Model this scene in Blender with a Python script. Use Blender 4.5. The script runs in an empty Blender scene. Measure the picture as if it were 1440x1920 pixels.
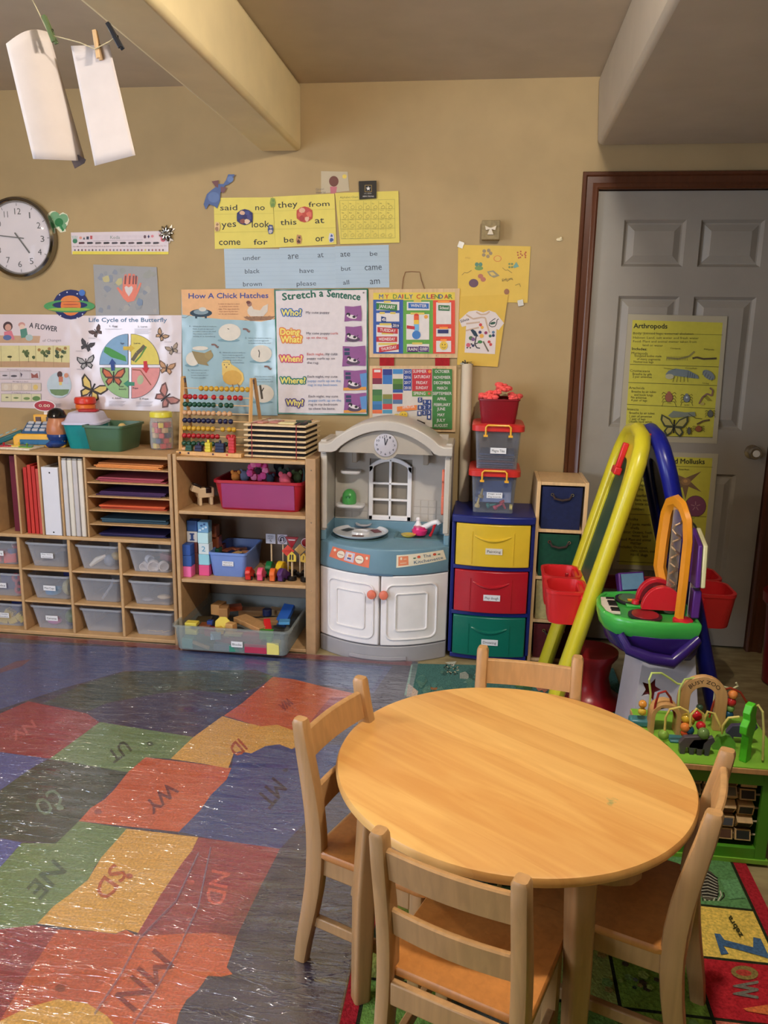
import bpy, bmesh, math, random
from mathutils import Vector, Matrix
from mathutils.geometry import tessellate_polygon
random.seed(7)
S = bpy.context.scene
COL = S.collection
PI = math.pi
rad = math.radians

# ---------------------------------------------------------------- camera
YAW, PITCH, ROLL, FPX = rad(7.225), rad(12.37), rad(1.0), 1480.0
CAM = Vector((0, -3.66, 1.395))
_f = Vector((-math.sin(YAW)*math.cos(PITCH), math.cos(YAW)*math.cos(PITCH), -math.sin(PITCH)))
_r0 = Vector((math.cos(YAW), math.sin(YAW), 0)); _u0 = _r0.cross(_f)
_r = _r0*math.cos(ROLL)+_u0*math.sin(ROLL); _u = -_r0*math.sin(ROLL)+_u0*math.cos(ROLL)
cd = bpy.data.cameras.new('camera'); cam = bpy.data.objects.new('camera', cd); COL.objects.link(cam)
cd.sensor_fit = 'VERTICAL'; cd.sensor_height = 24.0; cd.lens = FPX/1920*24.0; cd.clip_start = .02
cam.matrix_world = Matrix(((_r.x, _u.x, -_f.x, CAM.x), (_r.y, _u.y, -_f.y, CAM.y), (_r.z, _u.z, -_f.z, CAM.z), (0, 0, 0, 1)))
S.camera = cam
# ---------------------------------------------------------------- world, lights, exposure
S.view_settings.view_transform = 'Standard'; S.view_settings.look = 'None'
S.view_settings.exposure = 0.12; S.view_settings.gamma = 1.0; S.view_settings.use_curve_mapping = False
w = bpy.data.worlds.new('world'); S.world = w; w.use_nodes = True
w.node_tree.nodes['Background'].inputs[0].default_value = (.75, .8, 1, 1)
w.node_tree.nodes['Background'].inputs[1].default_value = .02
def area(name, loc, rot, sx, sy, power, col, shape='RECTANGLE'):
    l = bpy.data.lights.new(name, 'AREA'); l.shape = shape; l.size = sx; l.size_y = sy; l.energy = power; l.color = col
    o = bpy.data.objects.new(name, l); COL.objects.link(o); o.location = loc; o.rotation_euler = rot; return o
WARM = (1, .925, .82)
for lx, ly, pw in ((.335, -2.35, 92), (-2.2, -2.1, 40)):
    l = bpy.data.lights.new('ceiling_lamp_light', 'POINT'); l.energy = pw; l.color = WARM; l.shadow_soft_size = .055
    o = bpy.data.objects.new('ceiling_lamp_light', l); COL.objects.link(o); o.location = (lx, ly, 2.41)
area('window_daylight', (-1.95, -5.05, 1.25), (rad(90), 0, 0), .9, .9, 34, (.74, .84, 1.0))

area('window_daylight', (-3.24, -3.3, 1.35), (0, rad(-90), 0), 1.1, 1.3, 62, (.62, .76, 1.0))

# ---------------------------------------------------------------- pixel helper (target pixel -> point on a real plane)
def ray(px, py): return _f + _r*((px-720)/FPX) - _u*((py-960)/FPX)
def at_y(px, py, y):
    d = ray(px, py); return CAM + d*((y-CAM.y)/d.y)
def at_z(px, py, z):
    d = ray(px, py); return CAM + d*((z-CAM.z)/d.z)

# ---------------------------------------------------------------- materials
def lin(c):
    c = c/255.0
    return c/12.92 if c <= .04045 else ((c+.055)/1.055)**2.4
def rgb(c): return (lin(c[0]), lin(c[1]), lin(c[2]), 1)
_M = {}
def mat(kind, c, rough=None):
    """kinds: paint, plastic, paper, gloss, fabric, wood, metal, print, clear, frost, pile"""
    key = (kind, tuple(c), rough)
    if key in _M: return _M[key]
    m = bpy.data.materials.new(kind+'_%d_%d_%d' % tuple(c)); m.use_nodes = True
    nt = m.node_tree; N = nt.nodes; L = nt.links; b = N['Principled BSDF']
    tc = N.new('ShaderNodeTexCoord'); nz = N.new('ShaderNodeTexNoise'); nz.inputs['Detail'].default_value = 3
    L.new(tc.outputs['Object'], nz.inputs['Vector'])
    mix = N.new('ShaderNodeMix'); mix.data_type = 'RGBA'
    base = Vector(rgb(c)[:3])
    var, sc, rg, bump, bd = {'paint': (.05, 6, .75, .03, .002), 'plastic': (.05, 9, .34, .03, .001), 'paper': (.03, 20, .7, .02, .001), 'gloss': (.02, 6, .16, .25, .004),
        'fabric': (.15, 60, .95, .3, .002), 'wood': (.11, 5, .38, .05, .001), 'metal': (.05, 10, .22, .02, .001), 'print': (.04, 40, .55, 0, 0),
        'clear': (0, 5, .08, .1, .002), 'frost': (.03, 8, .35, .05, .001), 'pile': (.28, 160, 1.0, .7, .004), 'mdf': (.07, 30, .55, .03, .001)}[kind]
    if rough is not None: rg = rough
    nz.inputs['Scale'].default_value = sc
    mix.inputs[6].default_value = (*(base*(1-var)), 1); mix.inputs[7].default_value = (*(base*(1+var)), 1)
    ramp = N.new('ShaderNodeMapRange'); ramp.inputs[1].default_value = .3; ramp.inputs[2].default_value = .7
    L.new(nz.outputs['Fac'], ramp.inputs[0]); L.new(ramp.outputs[0], mix.inputs[0]); L.new(mix.outputs[2], b.inputs['Base Color'])
    b.inputs['Roughness'].default_value = rg
    if kind == 'wood':
        mp = N.new('ShaderNodeMapping'); mp.inputs['Scale'].default_value = (45, 45, 3) if rough != .39 else (3, 45, 45)
        L.new(tc.outputs['Object'], mp.inputs['Vector']); L.new(mp.outputs[0], nz.inputs['Vector']); nz.inputs['Scale'].default_value = 1.5; nz.inputs['Distortion'].default_value = .6
    if kind == 'metal': b.inputs['Metallic'].default_value = 1
    if bump:
        n2 = nz
        if kind in ('gloss',):
            n2 = N.new('ShaderNodeTexNoise'); n2.inputs['Scale'].default_value = 5; n2.inputs['Detail'].default_value = 2; L.new(tc.outputs['Object'], n2.inputs['Vector'])
        bp = N.new('ShaderNodeBump'); bp.inputs['Strength'].default_value = bump; bp.inputs['Distance'].default_value = bd if kind != 'gloss' else .035
        L.new(n2.outputs['Fac'], bp.inputs['Height']); L.new(bp.outputs[0], b.inputs['Normal'])
    if kind == 'pile': b.inputs['Specular IOR Level'].default_value = .1
    if kind in ('clear', 'frost'):
        tr = N.new('ShaderNodeBsdfTransparent'); ms = N.new('ShaderNodeMixShader'); out = N['Material Output']
        tr.inputs[0].default_value = (*[min(1, .93+.06*x) for x in base], 1) if kind == 'clear' else (.9, .93, .95, 1)
        if kind == 'clear':
            lw = N.new('ShaderNodeLayerWeight'); lw.inputs[0].default_value = .35
            mr = N.new('ShaderNodeMapRange'); mr.inputs[3].default_value = .09; mr.inputs[4].default_value = .6
            L.new(lw.outputs['Facing'], mr.inputs[0]); L.new(mr.outputs[0], ms.inputs[0])
        else: ms.inputs[0].default_value = .34
        L.new(tr.outputs[0], ms.inputs[1]); L.new(b.outputs[0], ms.inputs[2]); L.new(ms.outputs[0], out.inputs['Surface'])
    _M[key] = m; return m

# ---------------------------------------------------------------- mesh builder
def rrect(w, d, r, n=3):
    r = min(r, w/2-1e-4, d/2-1e-4); P = []
    for cx, cy, a0 in ((w/2-r, d/2-r, 0), (-w/2+r, d/2-r, 90), (-w/2+r, -d/2+r, 180), (w/2-r, -d/2+r, 270)):
        for i in range(n+1):
            a = rad(a0+90*i/n); P.append((cx+r*math.cos(a), cy+r*math.sin(a)))
    return P
class MB:
    def __init__(s): s.v = []; s.f = []; s.m = []; s.mi = 0; s.T = Matrix.Identity(4)
    def at(s, x=0, y=0, z=0, rx=0, ry=0, rz=0):
        s.T = Matrix.Translation((x, y, z)) @ Matrix.Rotation(rz, 4, 'Z') @ Matrix.Rotation(ry, 4, 'Y') @ Matrix.Rotation(rx, 4, 'X'); return s
    def add(s, vs, fs, m=None):
        o = len(s.v); s.v += [s.T @ Vector(v) for v in vs]
        for f in fs: s.f.append([i+o for i in f]); s.m.append(s.mi if m is None else m)
        return s
    def box(s, x0, x1, y0, y1, z0, z1, m=None):
        return s.add([(x0, y0, z0), (x1, y0, z0), (x1, y1, z0), (x0, y1, z0), (x0, y0, z1), (x1, y0, z1), (x1, y1, z1), (x0, y1, z1)],
            [(0, 3, 2, 1), (4, 5, 6, 7), (0, 1, 5, 4), (1, 2, 6, 5), (2, 3, 7, 6), (3, 0, 4, 7)], m)
    def loft(s, rings, m=None, cap=True, closed=True):
        n = len(rings[0]); v = [p for r in rings for p in r]; f = []
        for k in range(len(rings)-1):
            for i in range(n if closed else n-1):
                j = (i+1) % n; f.append((k*n+i, k*n+j, (k+1)*n+j, (k+1)*n+i))
        if cap: f.append(tuple(range(n-1, -1, -1))); f.append(tuple((len(rings)-1)*n+i for i in range(n)))
        return s.add(v, f, m)
    def prism(s, poly, a, b, axis='z', m=None):
        g = {'z': lambda p, h: (p[0], p[1], h), 'y': lambda p, h: (p[0], h, p[1]), 'x': lambda p, h: (h, p[0], p[1])}[axis]
        n = len(poly); v = [g(p, a) for p in poly]+[g(p, b) for p in poly]
        f = [(i, (i+1) % n, n+(i+1) % n, n+i) for i in range(n)]
        t = tessellate_polygon([[Vector((p[0], p[1], 0)) for p in poly]])
        f += [tuple(x) for x in t]+[tuple(n+i for i in reversed(x)) for x in t]
        return s.add(v, f, m)
    def lathe(s, prof, n=24, m=None, cap=True):
        return s.loft([[(r*math.cos(2*PI*i/n), r*math.sin(2*PI*i/n), z) for i in range(n)] for r, z in prof], m, cap)
    def sphere(s, c, r, sc=(1, 1, 1), n=14, m=None):
        k = n//2; rings = []
        for j in range(k+1):
            t = PI*j/k; q = max(math.sin(t), .01)
            rings.append([(c[0]+r*sc[0]*q*math.cos(2*PI*i/n), c[1]+r*sc[1]*q*math.sin(2*PI*i/n), c[2]-r*sc[2]*math.cos(t)) for i in range(n)])
        return s.loft(rings, m)
    def tube(s, pts, r, n=8, m=None, closed=False, ry=None):
        P = [Vector(p) for p in pts]; R = []; N = len(P)
        up = None
        for i, p in enumerate(P):
            t = (P[(i+1) % N]-P[i-1]) if closed else (P[min(i+1, N-1)]-P[max(i-1, 0)])
            t.normalize()
            if up is None:
                up = Vector((0, 0, 1)) if abs(t.z) < .9 else Vector((0, 1, 0))
            a = t.cross(up).normalized(); up = a.cross(t).normalized()
            rr = r[i] if isinstance(r, (list, tuple)) else r
            R.append([tuple(p+a*rr*math.cos(2*PI*k/n)+up*(ry or rr)*math.sin(2*PI*k/n)) for k in range(n)])
        if closed: R.append(R[0])
        return s.loft(R, m, cap=not closed)
    def tub(s, w, d, h, tp=.9, t=.003, lip=.008, rim=.008, r=.02, m=None, n=3):
        def R(a, b, z): return [(x, y, z) for x, y in rrect(a, b, r, n)]
        return s.loft([R(w*tp-lip, d*tp-lip, 0), R(w*tp, d*tp, .006), R(w, d, h-rim), R(w+2*lip, d+2*lip, h-rim), R(w+2*lip, d+2*lip, h), R(w-2*t, d-2*t, h), R(w*tp-2*t, d*tp-2*t, t)], m)
    def build(s, name, mats, parent=None, bevel=0, smooth=True, world=False, seg=2):
        me = bpy.data.meshes.new(name)
        if world and parent is not None:
            q = parent
            while '_m' not in q: q = q.parent
            Mi = q['_m']; Mi = Matrix([Mi[i*4:i*4+4] for i in range(4)]).inverted(); s.v = [Mi @ v for v in s.v]
        org = Vector((0, 0, 0))
        if parent is None and s.v:
            lo = [min(v[i] for v in s.v) for i in range(3)]; hi = [max(v[i] for v in s.v) for i in range(3)]
            org = Vector(((lo[0]+hi[0])/2, (lo[1]+hi[1])/2, lo[2])); s.v = [v-org for v in s.v]
        me.from_pydata([tuple(v) for v in s.v], [], s.f)
        if not isinstance(mats, (list, tuple)): mats = [mats]
        for m in mats: me.materials.append(m)
        me.polygons.foreach_set('material_index', [min(i, len(mats)-1) for i in s.m])
        bm = bmesh.new(); bm.from_mesh(me); bmesh.ops.recalc_face_normals(bm, faces=bm.faces); bm.to_mesh(me); bm.free()
        o = bpy.data.objects.new(name, me); COL.objects.link(o); o.location = org
        if parent is not None: o.parent = parent
        if smooth:
            me.shade_smooth(); me.set_sharp_from_angle(angle=rad(38))
        if bevel:
            b = o.modifiers.new('bevel', 'BEVEL'); b.width = bevel; b.segments = seg; b.limit_method = 'ANGLE'; b.angle_limit = rad(50)
        return o
def tag(o, label=None, cat=None, group=None, kind=None):
    if label: o['label'] = label
    if cat: o['category'] = cat
    if group: o['group'] = group
    if kind: o['kind'] = kind
    return o
def thing(name, label, cat, loc=(0, 0, 0), rz=0, group=None):
    o = bpy.data.objects.new(name, None); COL.objects.link(o); o.location = loc; o.rotation_euler = (0, 0, rz); o.empty_display_size = .05
    M = Matrix.Translation(loc) @ Matrix.Rotation(rz, 4, 'Z'); o['_m'] = [x for r in M for x in r]
    return tag(o, label, cat, group)
def part(o, label):
    o['label'] = label; return o
def dup(root, loc, rz, label, group=None):
    r = root.copy(); COL.objects.link(r); r.location = loc; r.rotation_euler = (0, 0, rz); r['label'] = label
    if group: r['group'] = group
    for ch in list(root.children):
        c = ch.copy(); COL.objects.link(c); c.parent = r
        for g in list(ch.children):
            d = g.copy(); COL.objects.link(d); d.parent = c
    return r
# ---------------------------------------------------------------- lettering and flat print
_T = {}
def glyphs(t):
    if t not in _T:
        cu = bpy.data.curves.new('t', 'FONT'); cu.body = t; cu.size = 1; cu.resolution_u = 2
        o = bpy.data.objects.new('t', cu); COL.objects.link(o)
        me = bpy.data.meshes.new_from_object(o)
        V = [(v.co.x, v.co.y) for v in me.vertices]; F = [tuple(p.vertices) for p in me.polygons]
        bpy.data.objects.remove(o); bpy.data.curves.remove(cu); bpy.data.meshes.remove(me)
        x0 = min([v[0] for v in V] or [0]); x1 = max([v[0] for v in V] or [1])
        ym = max([v[1] for v in V] or [1]); _T[t] = ([((v[0]-x0)/(x1-x0), v[1]/ym) for v in V], F)
    return _T[t]
class Draw:
    """flat print: pixel outlines of the photograph dropped onto a real plane"""
    def __init__(s, axis, c, step=.00004, base=.0012):
        s.ax = axis; s.c = c; s.k = 0; s.step = step; s.base = base; s.v = []; s.f = []; s.m = []; s.cols = []
    def P(s, px, py): return at_y(px, py, s.c) if s.ax == 'y' else at_z(px, py, s.c)
    def lay(s, vs, fs, col):
        s.k += 1; h = s.base+s.k*s.step; off = Vector((0, -h, 0)) if s.ax == 'y' else Vector((0, 0, h))
        col = tuple(col)
        if col not in s.cols: s.cols.append(col)
        o = len(s.v); s.v += [v+off for v in vs]
        for f in fs: s.f.append([i+o for i in f]); s.m.append(s.cols.index(col))
        return s
    def poly(s, pts, col):
        vs = [s.P(*p) for p in pts]
        t = tessellate_polygon([[Vector((p[0], p[1], 0)) for p in pts]])
        return s.lay(vs, [tuple(x) for x in t], col)
    def rect(s, x0, y0, x1, y1, col, sk=0): return s.poly([(x0, y0), (x1, y0+sk), (x1, y1+sk), (x0, y1)], col)
    def ell(s, cx, cy, rx, ry, col, a=0, n=16, a0=0, a1=360):
        a = rad(a); p = []
        for i in range(n+(a1-a0 < 360)):
            t = rad(a0+(a1-a0)*i/n); x = rx*math.cos(t); y = ry*math.sin(t)
            p.append((cx+x*math.cos(a)-y*math.sin(a), cy+x*math.sin(a)+y*math.cos(a)))
        if a1-a0 < 360: p.append((cx, cy))
        return s.poly(p, col)
    def line(s, pts, wd, col):
        for (x0, y0), (x1, y1) in zip(pts, pts[1:]):
            d = math.hypot(x1-x0, y1-y0) or 1; nx, ny = -(y1-y0)/d*wd/2, (x1-x0)/d*wd/2
            vs = [s.P(x0+nx, y0+ny), s.P(x1+nx, y1+ny), s.P(x1-nx, y1-ny), s.P(x0-nx, y0-ny)]
            s.lay(vs, [(0, 1, 2, 3)], col)
        return s
    def text(s, t, p0, p1, cap, col, bold=0):
        V, F = glyphs(t); ux, uy = p1[0]-p0[0], p1[1]-p0[1]; d = math.hypot(ux, uy); nx, ny = uy/d*cap, -ux/d*cap
        for bx, by in ([(0, 0)] if not bold else [(-bold, 0), (bold, 0), (0, bold), (0, -bold)]):
            s.lay([s.P(p0[0]+ux*u+nx*v+bx, p0[1]+uy*u+ny*v+by) for u, v in V], F, col)
        return s
    def blob(s, cx, cy, r, col, n=7, k=.35):
        return s.poly([(cx+r*(1+random.uniform(-k, k))*math.cos(2*PI*i/n), cy+r*(1+random.uniform(-k, k))*math.sin(2*PI*i/n)) for i in range(n)], col)
    def build(s, name, parent, kind='print', rough=None):
        mb = MB(); mb.v = s.v; mb.f = s.f; mb.m = s.m
        me_m = [mat(kind, c, rough) for c in s.cols]
        o = MB.build(mb, name, me_m, parent, smooth=False, world=parent is not None)
        return o
def sheet(name, label, cat, corners, y, col, kind='paper', rough=None, th=.0012, group=None):
    """a thin sheet fixed to a wall plane, its outline given in photograph pixels; returns the thing (an Empty) """
    P = [at_y(px, py, y) for px, py in corners]
    c = sum(P, Vector())/len(P); c.z = min(p.z for p in P); c.y = y
    t = thing(name, label, cat, c, 0, group)
    mb = MB(); n = len(P)
    t3 = tessellate_polygon([[Vector((p.x, p.z, 0)) for p in P]])
    v = [p.copy() for p in P]+[p+Vector((0, -th, 0)) for p in P]
    mb.add(v, [(i, (i+1) % n, n+(i+1) % n, n+i) for i in range(n)]+[tuple(x) for x in t3]+[tuple(n+i for i in reversed(x)) for x in t3])
    mb.build('sheet', mat(kind, col, rough), t, smooth=False, world=True)
    return t
def sticker(parent, cx, y, cz, w, h, lines, name='label_sticker', col=(232, 232, 236), tc=(30, 30, 40), tilt=0):
    """white written label on a surface facing -y, in the coordinates of parent"""
    mb = MB(); mb.at(cx, y, cz, ry=tilt); mb.box(-w/2, w/2, -.0012, 0, -h/2, h/2, 0)
    n = len(lines)
    for i, t in enumerate(lines):
        V, F = glyphs(t); ww = w*.8; hh = h*.42/n
        z0 = h/2-h*(i+.5)/n-hh/2
        mb.add([(-ww/2+ww*u, -.0016, z0+hh*v) for u, v in V], F, 1)
    return mb.build(name, [mat('paper', col), mat('print', tc)], parent, smooth=False)
# ================================================================ ROOM
def struct(o): o['kind'] = 'structure'; return o
WALL = (176, 151, 108); CEIL = (196, 183, 162)
def slab(name, x0, x1, y0, y1, z0, z1, m): return struct(MB().box(x0, x1, y0, y1, z0, z1).build(name, m, smooth=False))
XL, XR, YB = -3.3, 2.3, -5.2
mw = mat('paint', WALL); mc = mat('paint', CEIL)
# floor: sheet vinyl, olive-beige with a long grain
fm = bpy.data.materials.new('vinyl_floor'); fm.use_nodes = True; nt = fm.node_tree; b = nt.nodes['Principled BSDF']
tc = nt.nodes.new('ShaderNodeTexCoord'); mp = nt.nodes.new('ShaderNodeMapping'); mp.inputs['Scale'].default_value = (5, 14, 1)
nz = nt.nodes.new('ShaderNodeTexNoise'); nz.inputs['Scale'].default_value = 2; nz.inputs['Detail'].default_value = 6
cr = nt.nodes.new('ShaderNodeValToRGB'); cr.color_ramp.elements[0].position = .35; cr.color_ramp.elements[0].color = rgb((140, 124, 88)); cr.color_ramp.elements[1].position = .68; cr.color_ramp.elements[1].color = rgb((172, 156, 114))
nt.links.new(tc.outputs['Object'], mp.inputs[0]); nt.links.new(mp.outputs[0], nz.inputs[0]); nt.links.new(nz.outputs['Fac'], cr.inputs[0]); nt.links.new(cr.outputs[0], b.inputs['Base Color']); b.inputs['Roughness'].default_value = .45
slab('floor', XL-.1, XR+.1, YB-.1, .15, -.1, 0, fm)
slab('wall_left', XL-.1, XL, YB, .0, 0, 2.6, mw)
mdk = mat('paint', (112, 96, 74))  # unseen walls painted darker to cut the bounced light
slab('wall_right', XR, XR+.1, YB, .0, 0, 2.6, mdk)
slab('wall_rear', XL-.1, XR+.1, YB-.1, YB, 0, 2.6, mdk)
# back wall with the door opening (x .435..1.245)
DX0, DX1, DH = .432, 1.248, 2.03
mb = MB(); mb.box(XL-.1, DX0-.012, 0, .12, 0, 2.6); mb.box(DX1+.012, XR+.1, 0, .12, 0, 2.6); mb.box(DX0-.012, DX1+.012, 0, .12, DH+.012, 2.6)
mb.box(XL, XR, .12, .15, 0, 2.6)
struct(mb.build('wall_back', mw, smooth=False))
# ceiling: two bays either side of the beam
slab('ceiling', XL-.1, XR+.1, YB-.1, .15, 2.47, 2.6, mc)
# boxed beam (rounded lower edges) and the lowered soffit on the right
struct(MB().box(-1.045, -.858, YB, 0, 2.195, 2.47).build('trim_1', mat('paint', (232, 212, 164)), bevel=.02, seg=3))
mb = MB()
sz0, sz1 = 2.203, 2.203
mb.loft([[(.400, 0, 2.47), (.414, 0, 2.203), (XR, 0, 2.203), (XR, 0, 2.47)], [(.385, YB, 2.47), (.36, YB, 2.203), (XR, YB, 2.203), (XR, YB, 2.47)]])
struct(mb.build('ceiling_soffit', mc, bevel=.02, seg=3))
# door frame: moulded casing, mitred
BR = mat('wood', (92, 52, 32), .28)
prof = [(0, 0), (0, .012), (.008, .018), (.02, .014), (.026, .010), (.05, .012), (.056, .020), (.066, .022), (.07, .016), (.07, 0)]
def casing(name, path):
    mb = MB(); rings = []
    for (x, z), (ox, oz) in path:
        rings.append([(x+ox*p, -q, z+oz*p) for p, q in prof])
    mb.loft(rings); return mb.build(name, BR, None)
o = casing('trim_2', [((DX0, 0), (-1, 0)), ((DX0, DH), (-1, 1)), ((DX1, DH), (1, 1)), ((DX1, 0), (1, 0))]); struct(o)
mb = MB(); mb.box(DX0-.012, DX0, -.001, .12, 0, DH+.012); mb.box(DX1, DX1+.012, -.001, .12, 0, DH+.012); mb.box(DX0, DX1, -.001, .12, DH, DH+.012)
struct(mb.build('trim_3', BR, smooth=False))
# the six-panel door: slab with six recessed panels
DY = .012
door = thing('door_1', None, None, (DX0, DY, 0)); door['kind'] = 'structure'
W = DX1-DX0-.004
dm = mat('paint', (158, 150, 138), .5)
cols = [(.115, .115+.265), (W-.115-.265, W-.115)]
rows = [(.24, .83), (1.02, 1.60), (1.715, 1.915)]
xs = [0, cols[0][0], cols[0][1], cols[1][0], cols[1][1], W]; zs = [.012]+[v for r in rows for v in r]+[DH-.004]
mb = MB(); mb.mi = 0
for i in range(5):
    for j in range(7):
        x0, x1, z0, z1 = xs[i], xs[i+1], zs[j], zs[j+1]
        if i in (1, 3) and j in (1, 3, 5): continue
        mb.box(x0, x1, 0, .035, z0, z1)
mb.build('door_slab', dm, door, smooth=False)
for (x0, x1) in cols:
    for (z0, z1) in rows:
        p = MB(); k = .018; k2 = .05
        def R(a, y): return [(x0+a, y, z0+a), (x1-a, y, z0+a), (x1-a, y, z1-a), (x0+a, y, z1-a)]
        p.loft([R(0, .034), R(0, 0), R(.004, .0), R(.016, .016), R(.022, .016), R(k2, .004)])
        p.build('door_panel', dm, door, smooth=False)
kn = MB(); kn.at(W-.065, 0, .932, rx=rad(90)); kn.lathe([(.032, 0), (.032, .004), (.013, .008), (.012, .03), (.026, .04), (.029, .052), (.024, .064), (.0001, .066)], 20)
kb = kn.build('door_knob', mat('metal', (190, 180, 165)), door)
MB().at(W-.065, -.064, .932, rx=rad(90)).lathe([(.016, 0), (.014, .006), (.001, .007)], 14).build('knob_cap', mat('plastic', (222, 216, 205)), kb)

# ceiling lamps: flush domes the room is lit by (above / behind the camera's view)
for lx, ly in ((.335, -2.35), (-2.2, -2.1)):
    t = thing('ceiling_lamp', 'round flush ceiling lamp %s the beam' % ('right of' if lx > 0 else 'left of'), 'lamp', (lx, ly, 2.44))
    MB().lathe([(.024, .03), (.024, .004), (.018, .0), (.0001, .0)], 28).build('lamp_base', mat('metal', (200, 190, 170)), t)
# ================================================================ TABLE AND CHAIRS
TW = (216, 164, 98)
tp = bpy.data.materials.new('maple_boards'); tp.use_nodes = True; nt = tp.node_tree; N = nt.nodes; L = nt.links; b = N['Principled BSDF']
d_ = at_z(1283, 1457, .5)-at_z(872, 1296, .5); gang = math.atan2(d_.y, d_.x)
tc = N.new('ShaderNodeTexCoord'); mp = N.new('ShaderNodeMapping'); mp.inputs['Rotation'].default_value = (0, 0, -gang); L.new(tc.outputs['Object'], mp.inputs[0])
sx = N.new('ShaderNodeSeparateXYZ'); L.new(mp.outputs[0], sx.inputs[0])
ml = N.new('ShaderNodeMath'); ml.operation = 'MULTIPLY'; ml.inputs[1].default_value = 11.5; L.new(sx.outputs['Y'], ml.inputs[0])
fl_ = N.new('ShaderNodeMath'); fl_.operation = 'FLOOR'; L.new(ml.outputs[0], fl_.inputs[0])
wn = N.new('ShaderNodeTexWhiteNoise'); wn.noise_dimensions = '1D'; L.new(fl_.outputs[0], wn.inputs['W'])
mp2 = N.new('ShaderNodeMapping'); mp2.inputs['Scale'].default_value = (2, 16, 2); L.new(mp.outputs[0], mp2.inputs[0])
nz = N.new('ShaderNodeTexNoise'); nz.inputs['Scale'].default_value = 1.6; nz.inputs['Detail'].default_value = 5; nz.inputs['Distortion'].default_value = .8; L.new(mp2.outputs[0], nz.inputs[0])
ad = N.new('ShaderNodeMath'); ad.operation = 'MULTIPLY_ADD'; L.new(wn.outputs['Value'], ad.inputs[0]); ad.inputs[1].default_value = .5; L.new(nz.outputs['Fac'], ad.inputs[2])
cr = N.new('ShaderNodeValToRGB'); cr.color_ramp.elements[0].position = .35; cr.color_ramp.elements[0].color = rgb((200, 142, 74)); cr.color_ramp.elements[1].position = 1.0; cr.color_ramp.elements[1].color = rgb((226, 178, 104))
L.new(ad.outputs[0], cr.inputs[0])
nb = N.new('ShaderNodeTexNoise'); nb.inputs['Scale'].default_value = 4; nb.inputs['Detail'].default_value = 4; L.new(tc.outputs['Object'], nb.inputs[0])
rr = N.new('ShaderNodeMapRange'); rr.inputs[3].default_value = .28; rr.inputs[4].default_value = .5; L.new(nb.outputs['Fac'], rr.inputs[0]); L.new(rr.outputs[0], b.inputs['Roughness'])
# worn green crayon mark
vm = N.new('ShaderNodeVectorMath'); vm.operation = 'DISTANCE'; L.new(tc.outputs['Object'], vm.inputs[0])
TC = (.089, -2.072)
q = at_z(1148, 1502, .5); vm.inputs[1].default_value = (q.x-TC[0], q.y-TC[1], .492)
n3 = N.new('ShaderNodeTexNoise'); n3.inputs['Scale'].default_value = 60; L.new(tc.outputs['Object'], n3.inputs[0])
m3 = N.new('ShaderNodeMath'); m3.operation = 'MULTIPLY_ADD'; m3.inputs[1].default_value = -.05; L.new(n3.outputs['Fac'], m3.inputs[0]); L.new(vm.outputs['Value'], m3.inputs[2])
mr3 = N.new('ShaderNodeMapRange'); mr3.inputs[1].default_value = -.014; mr3.inputs[2].default_value = -.030; L.new(m3.outputs[0], mr3.inputs[0])
mx = N.new('ShaderNodeMix'); mx.data_type = 'RGBA'; L.new(mr3.outputs[0], mx.inputs[0]); L.new(cr.outputs[0], mx.inputs[6]); mx.inputs[7].default_value = rgb((70, 140, 95)); L.new(mx.outputs[2], b.inputs['Base Color'])
tb = thing('round_table', 'low round maple table with laminated board top, ringed by four small chairs', 'table', (TC[0], TC[1], .008))
MB().lathe([(.34, .464), (.372, .466), (.382, .474), (.383, .482), (.379, .490), (.372, .492), (.0001, .492)], 96).build('tabletop', tp, tb)
wl = mat('wood', (170, 128, 82)); 
MB().loft([[(x*k, y*k, z) for x, y in rrect(.5, .5, .06)] for k, z in ((1, .395), (1, .464), (.92, .464), (.92, .40), (1, .40))], cap=False).build('apron', wl, tb)
for a in (-69, -151, 111, 29):
    lg = MB(); c, s_ = math.cos(rad(a)), math.sin(rad(a))
    lg.loft([[(c*r+x*math.cos(rad(a))-y*math.sin(rad(a)), s_*r+x*math.sin(rad(a))+y*math.cos(rad(a)), z) for x, y in rrect(w_, w_, .008)] for r, z, w_ in ((.345, 0, .036), (.34, .25, .042), (.325, .463, .048))])
    lg.build('leg', wl, tb)
cw = mat('wood', (176, 134, 86)); cs = mat('wood', (182, 118, 56))
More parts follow.
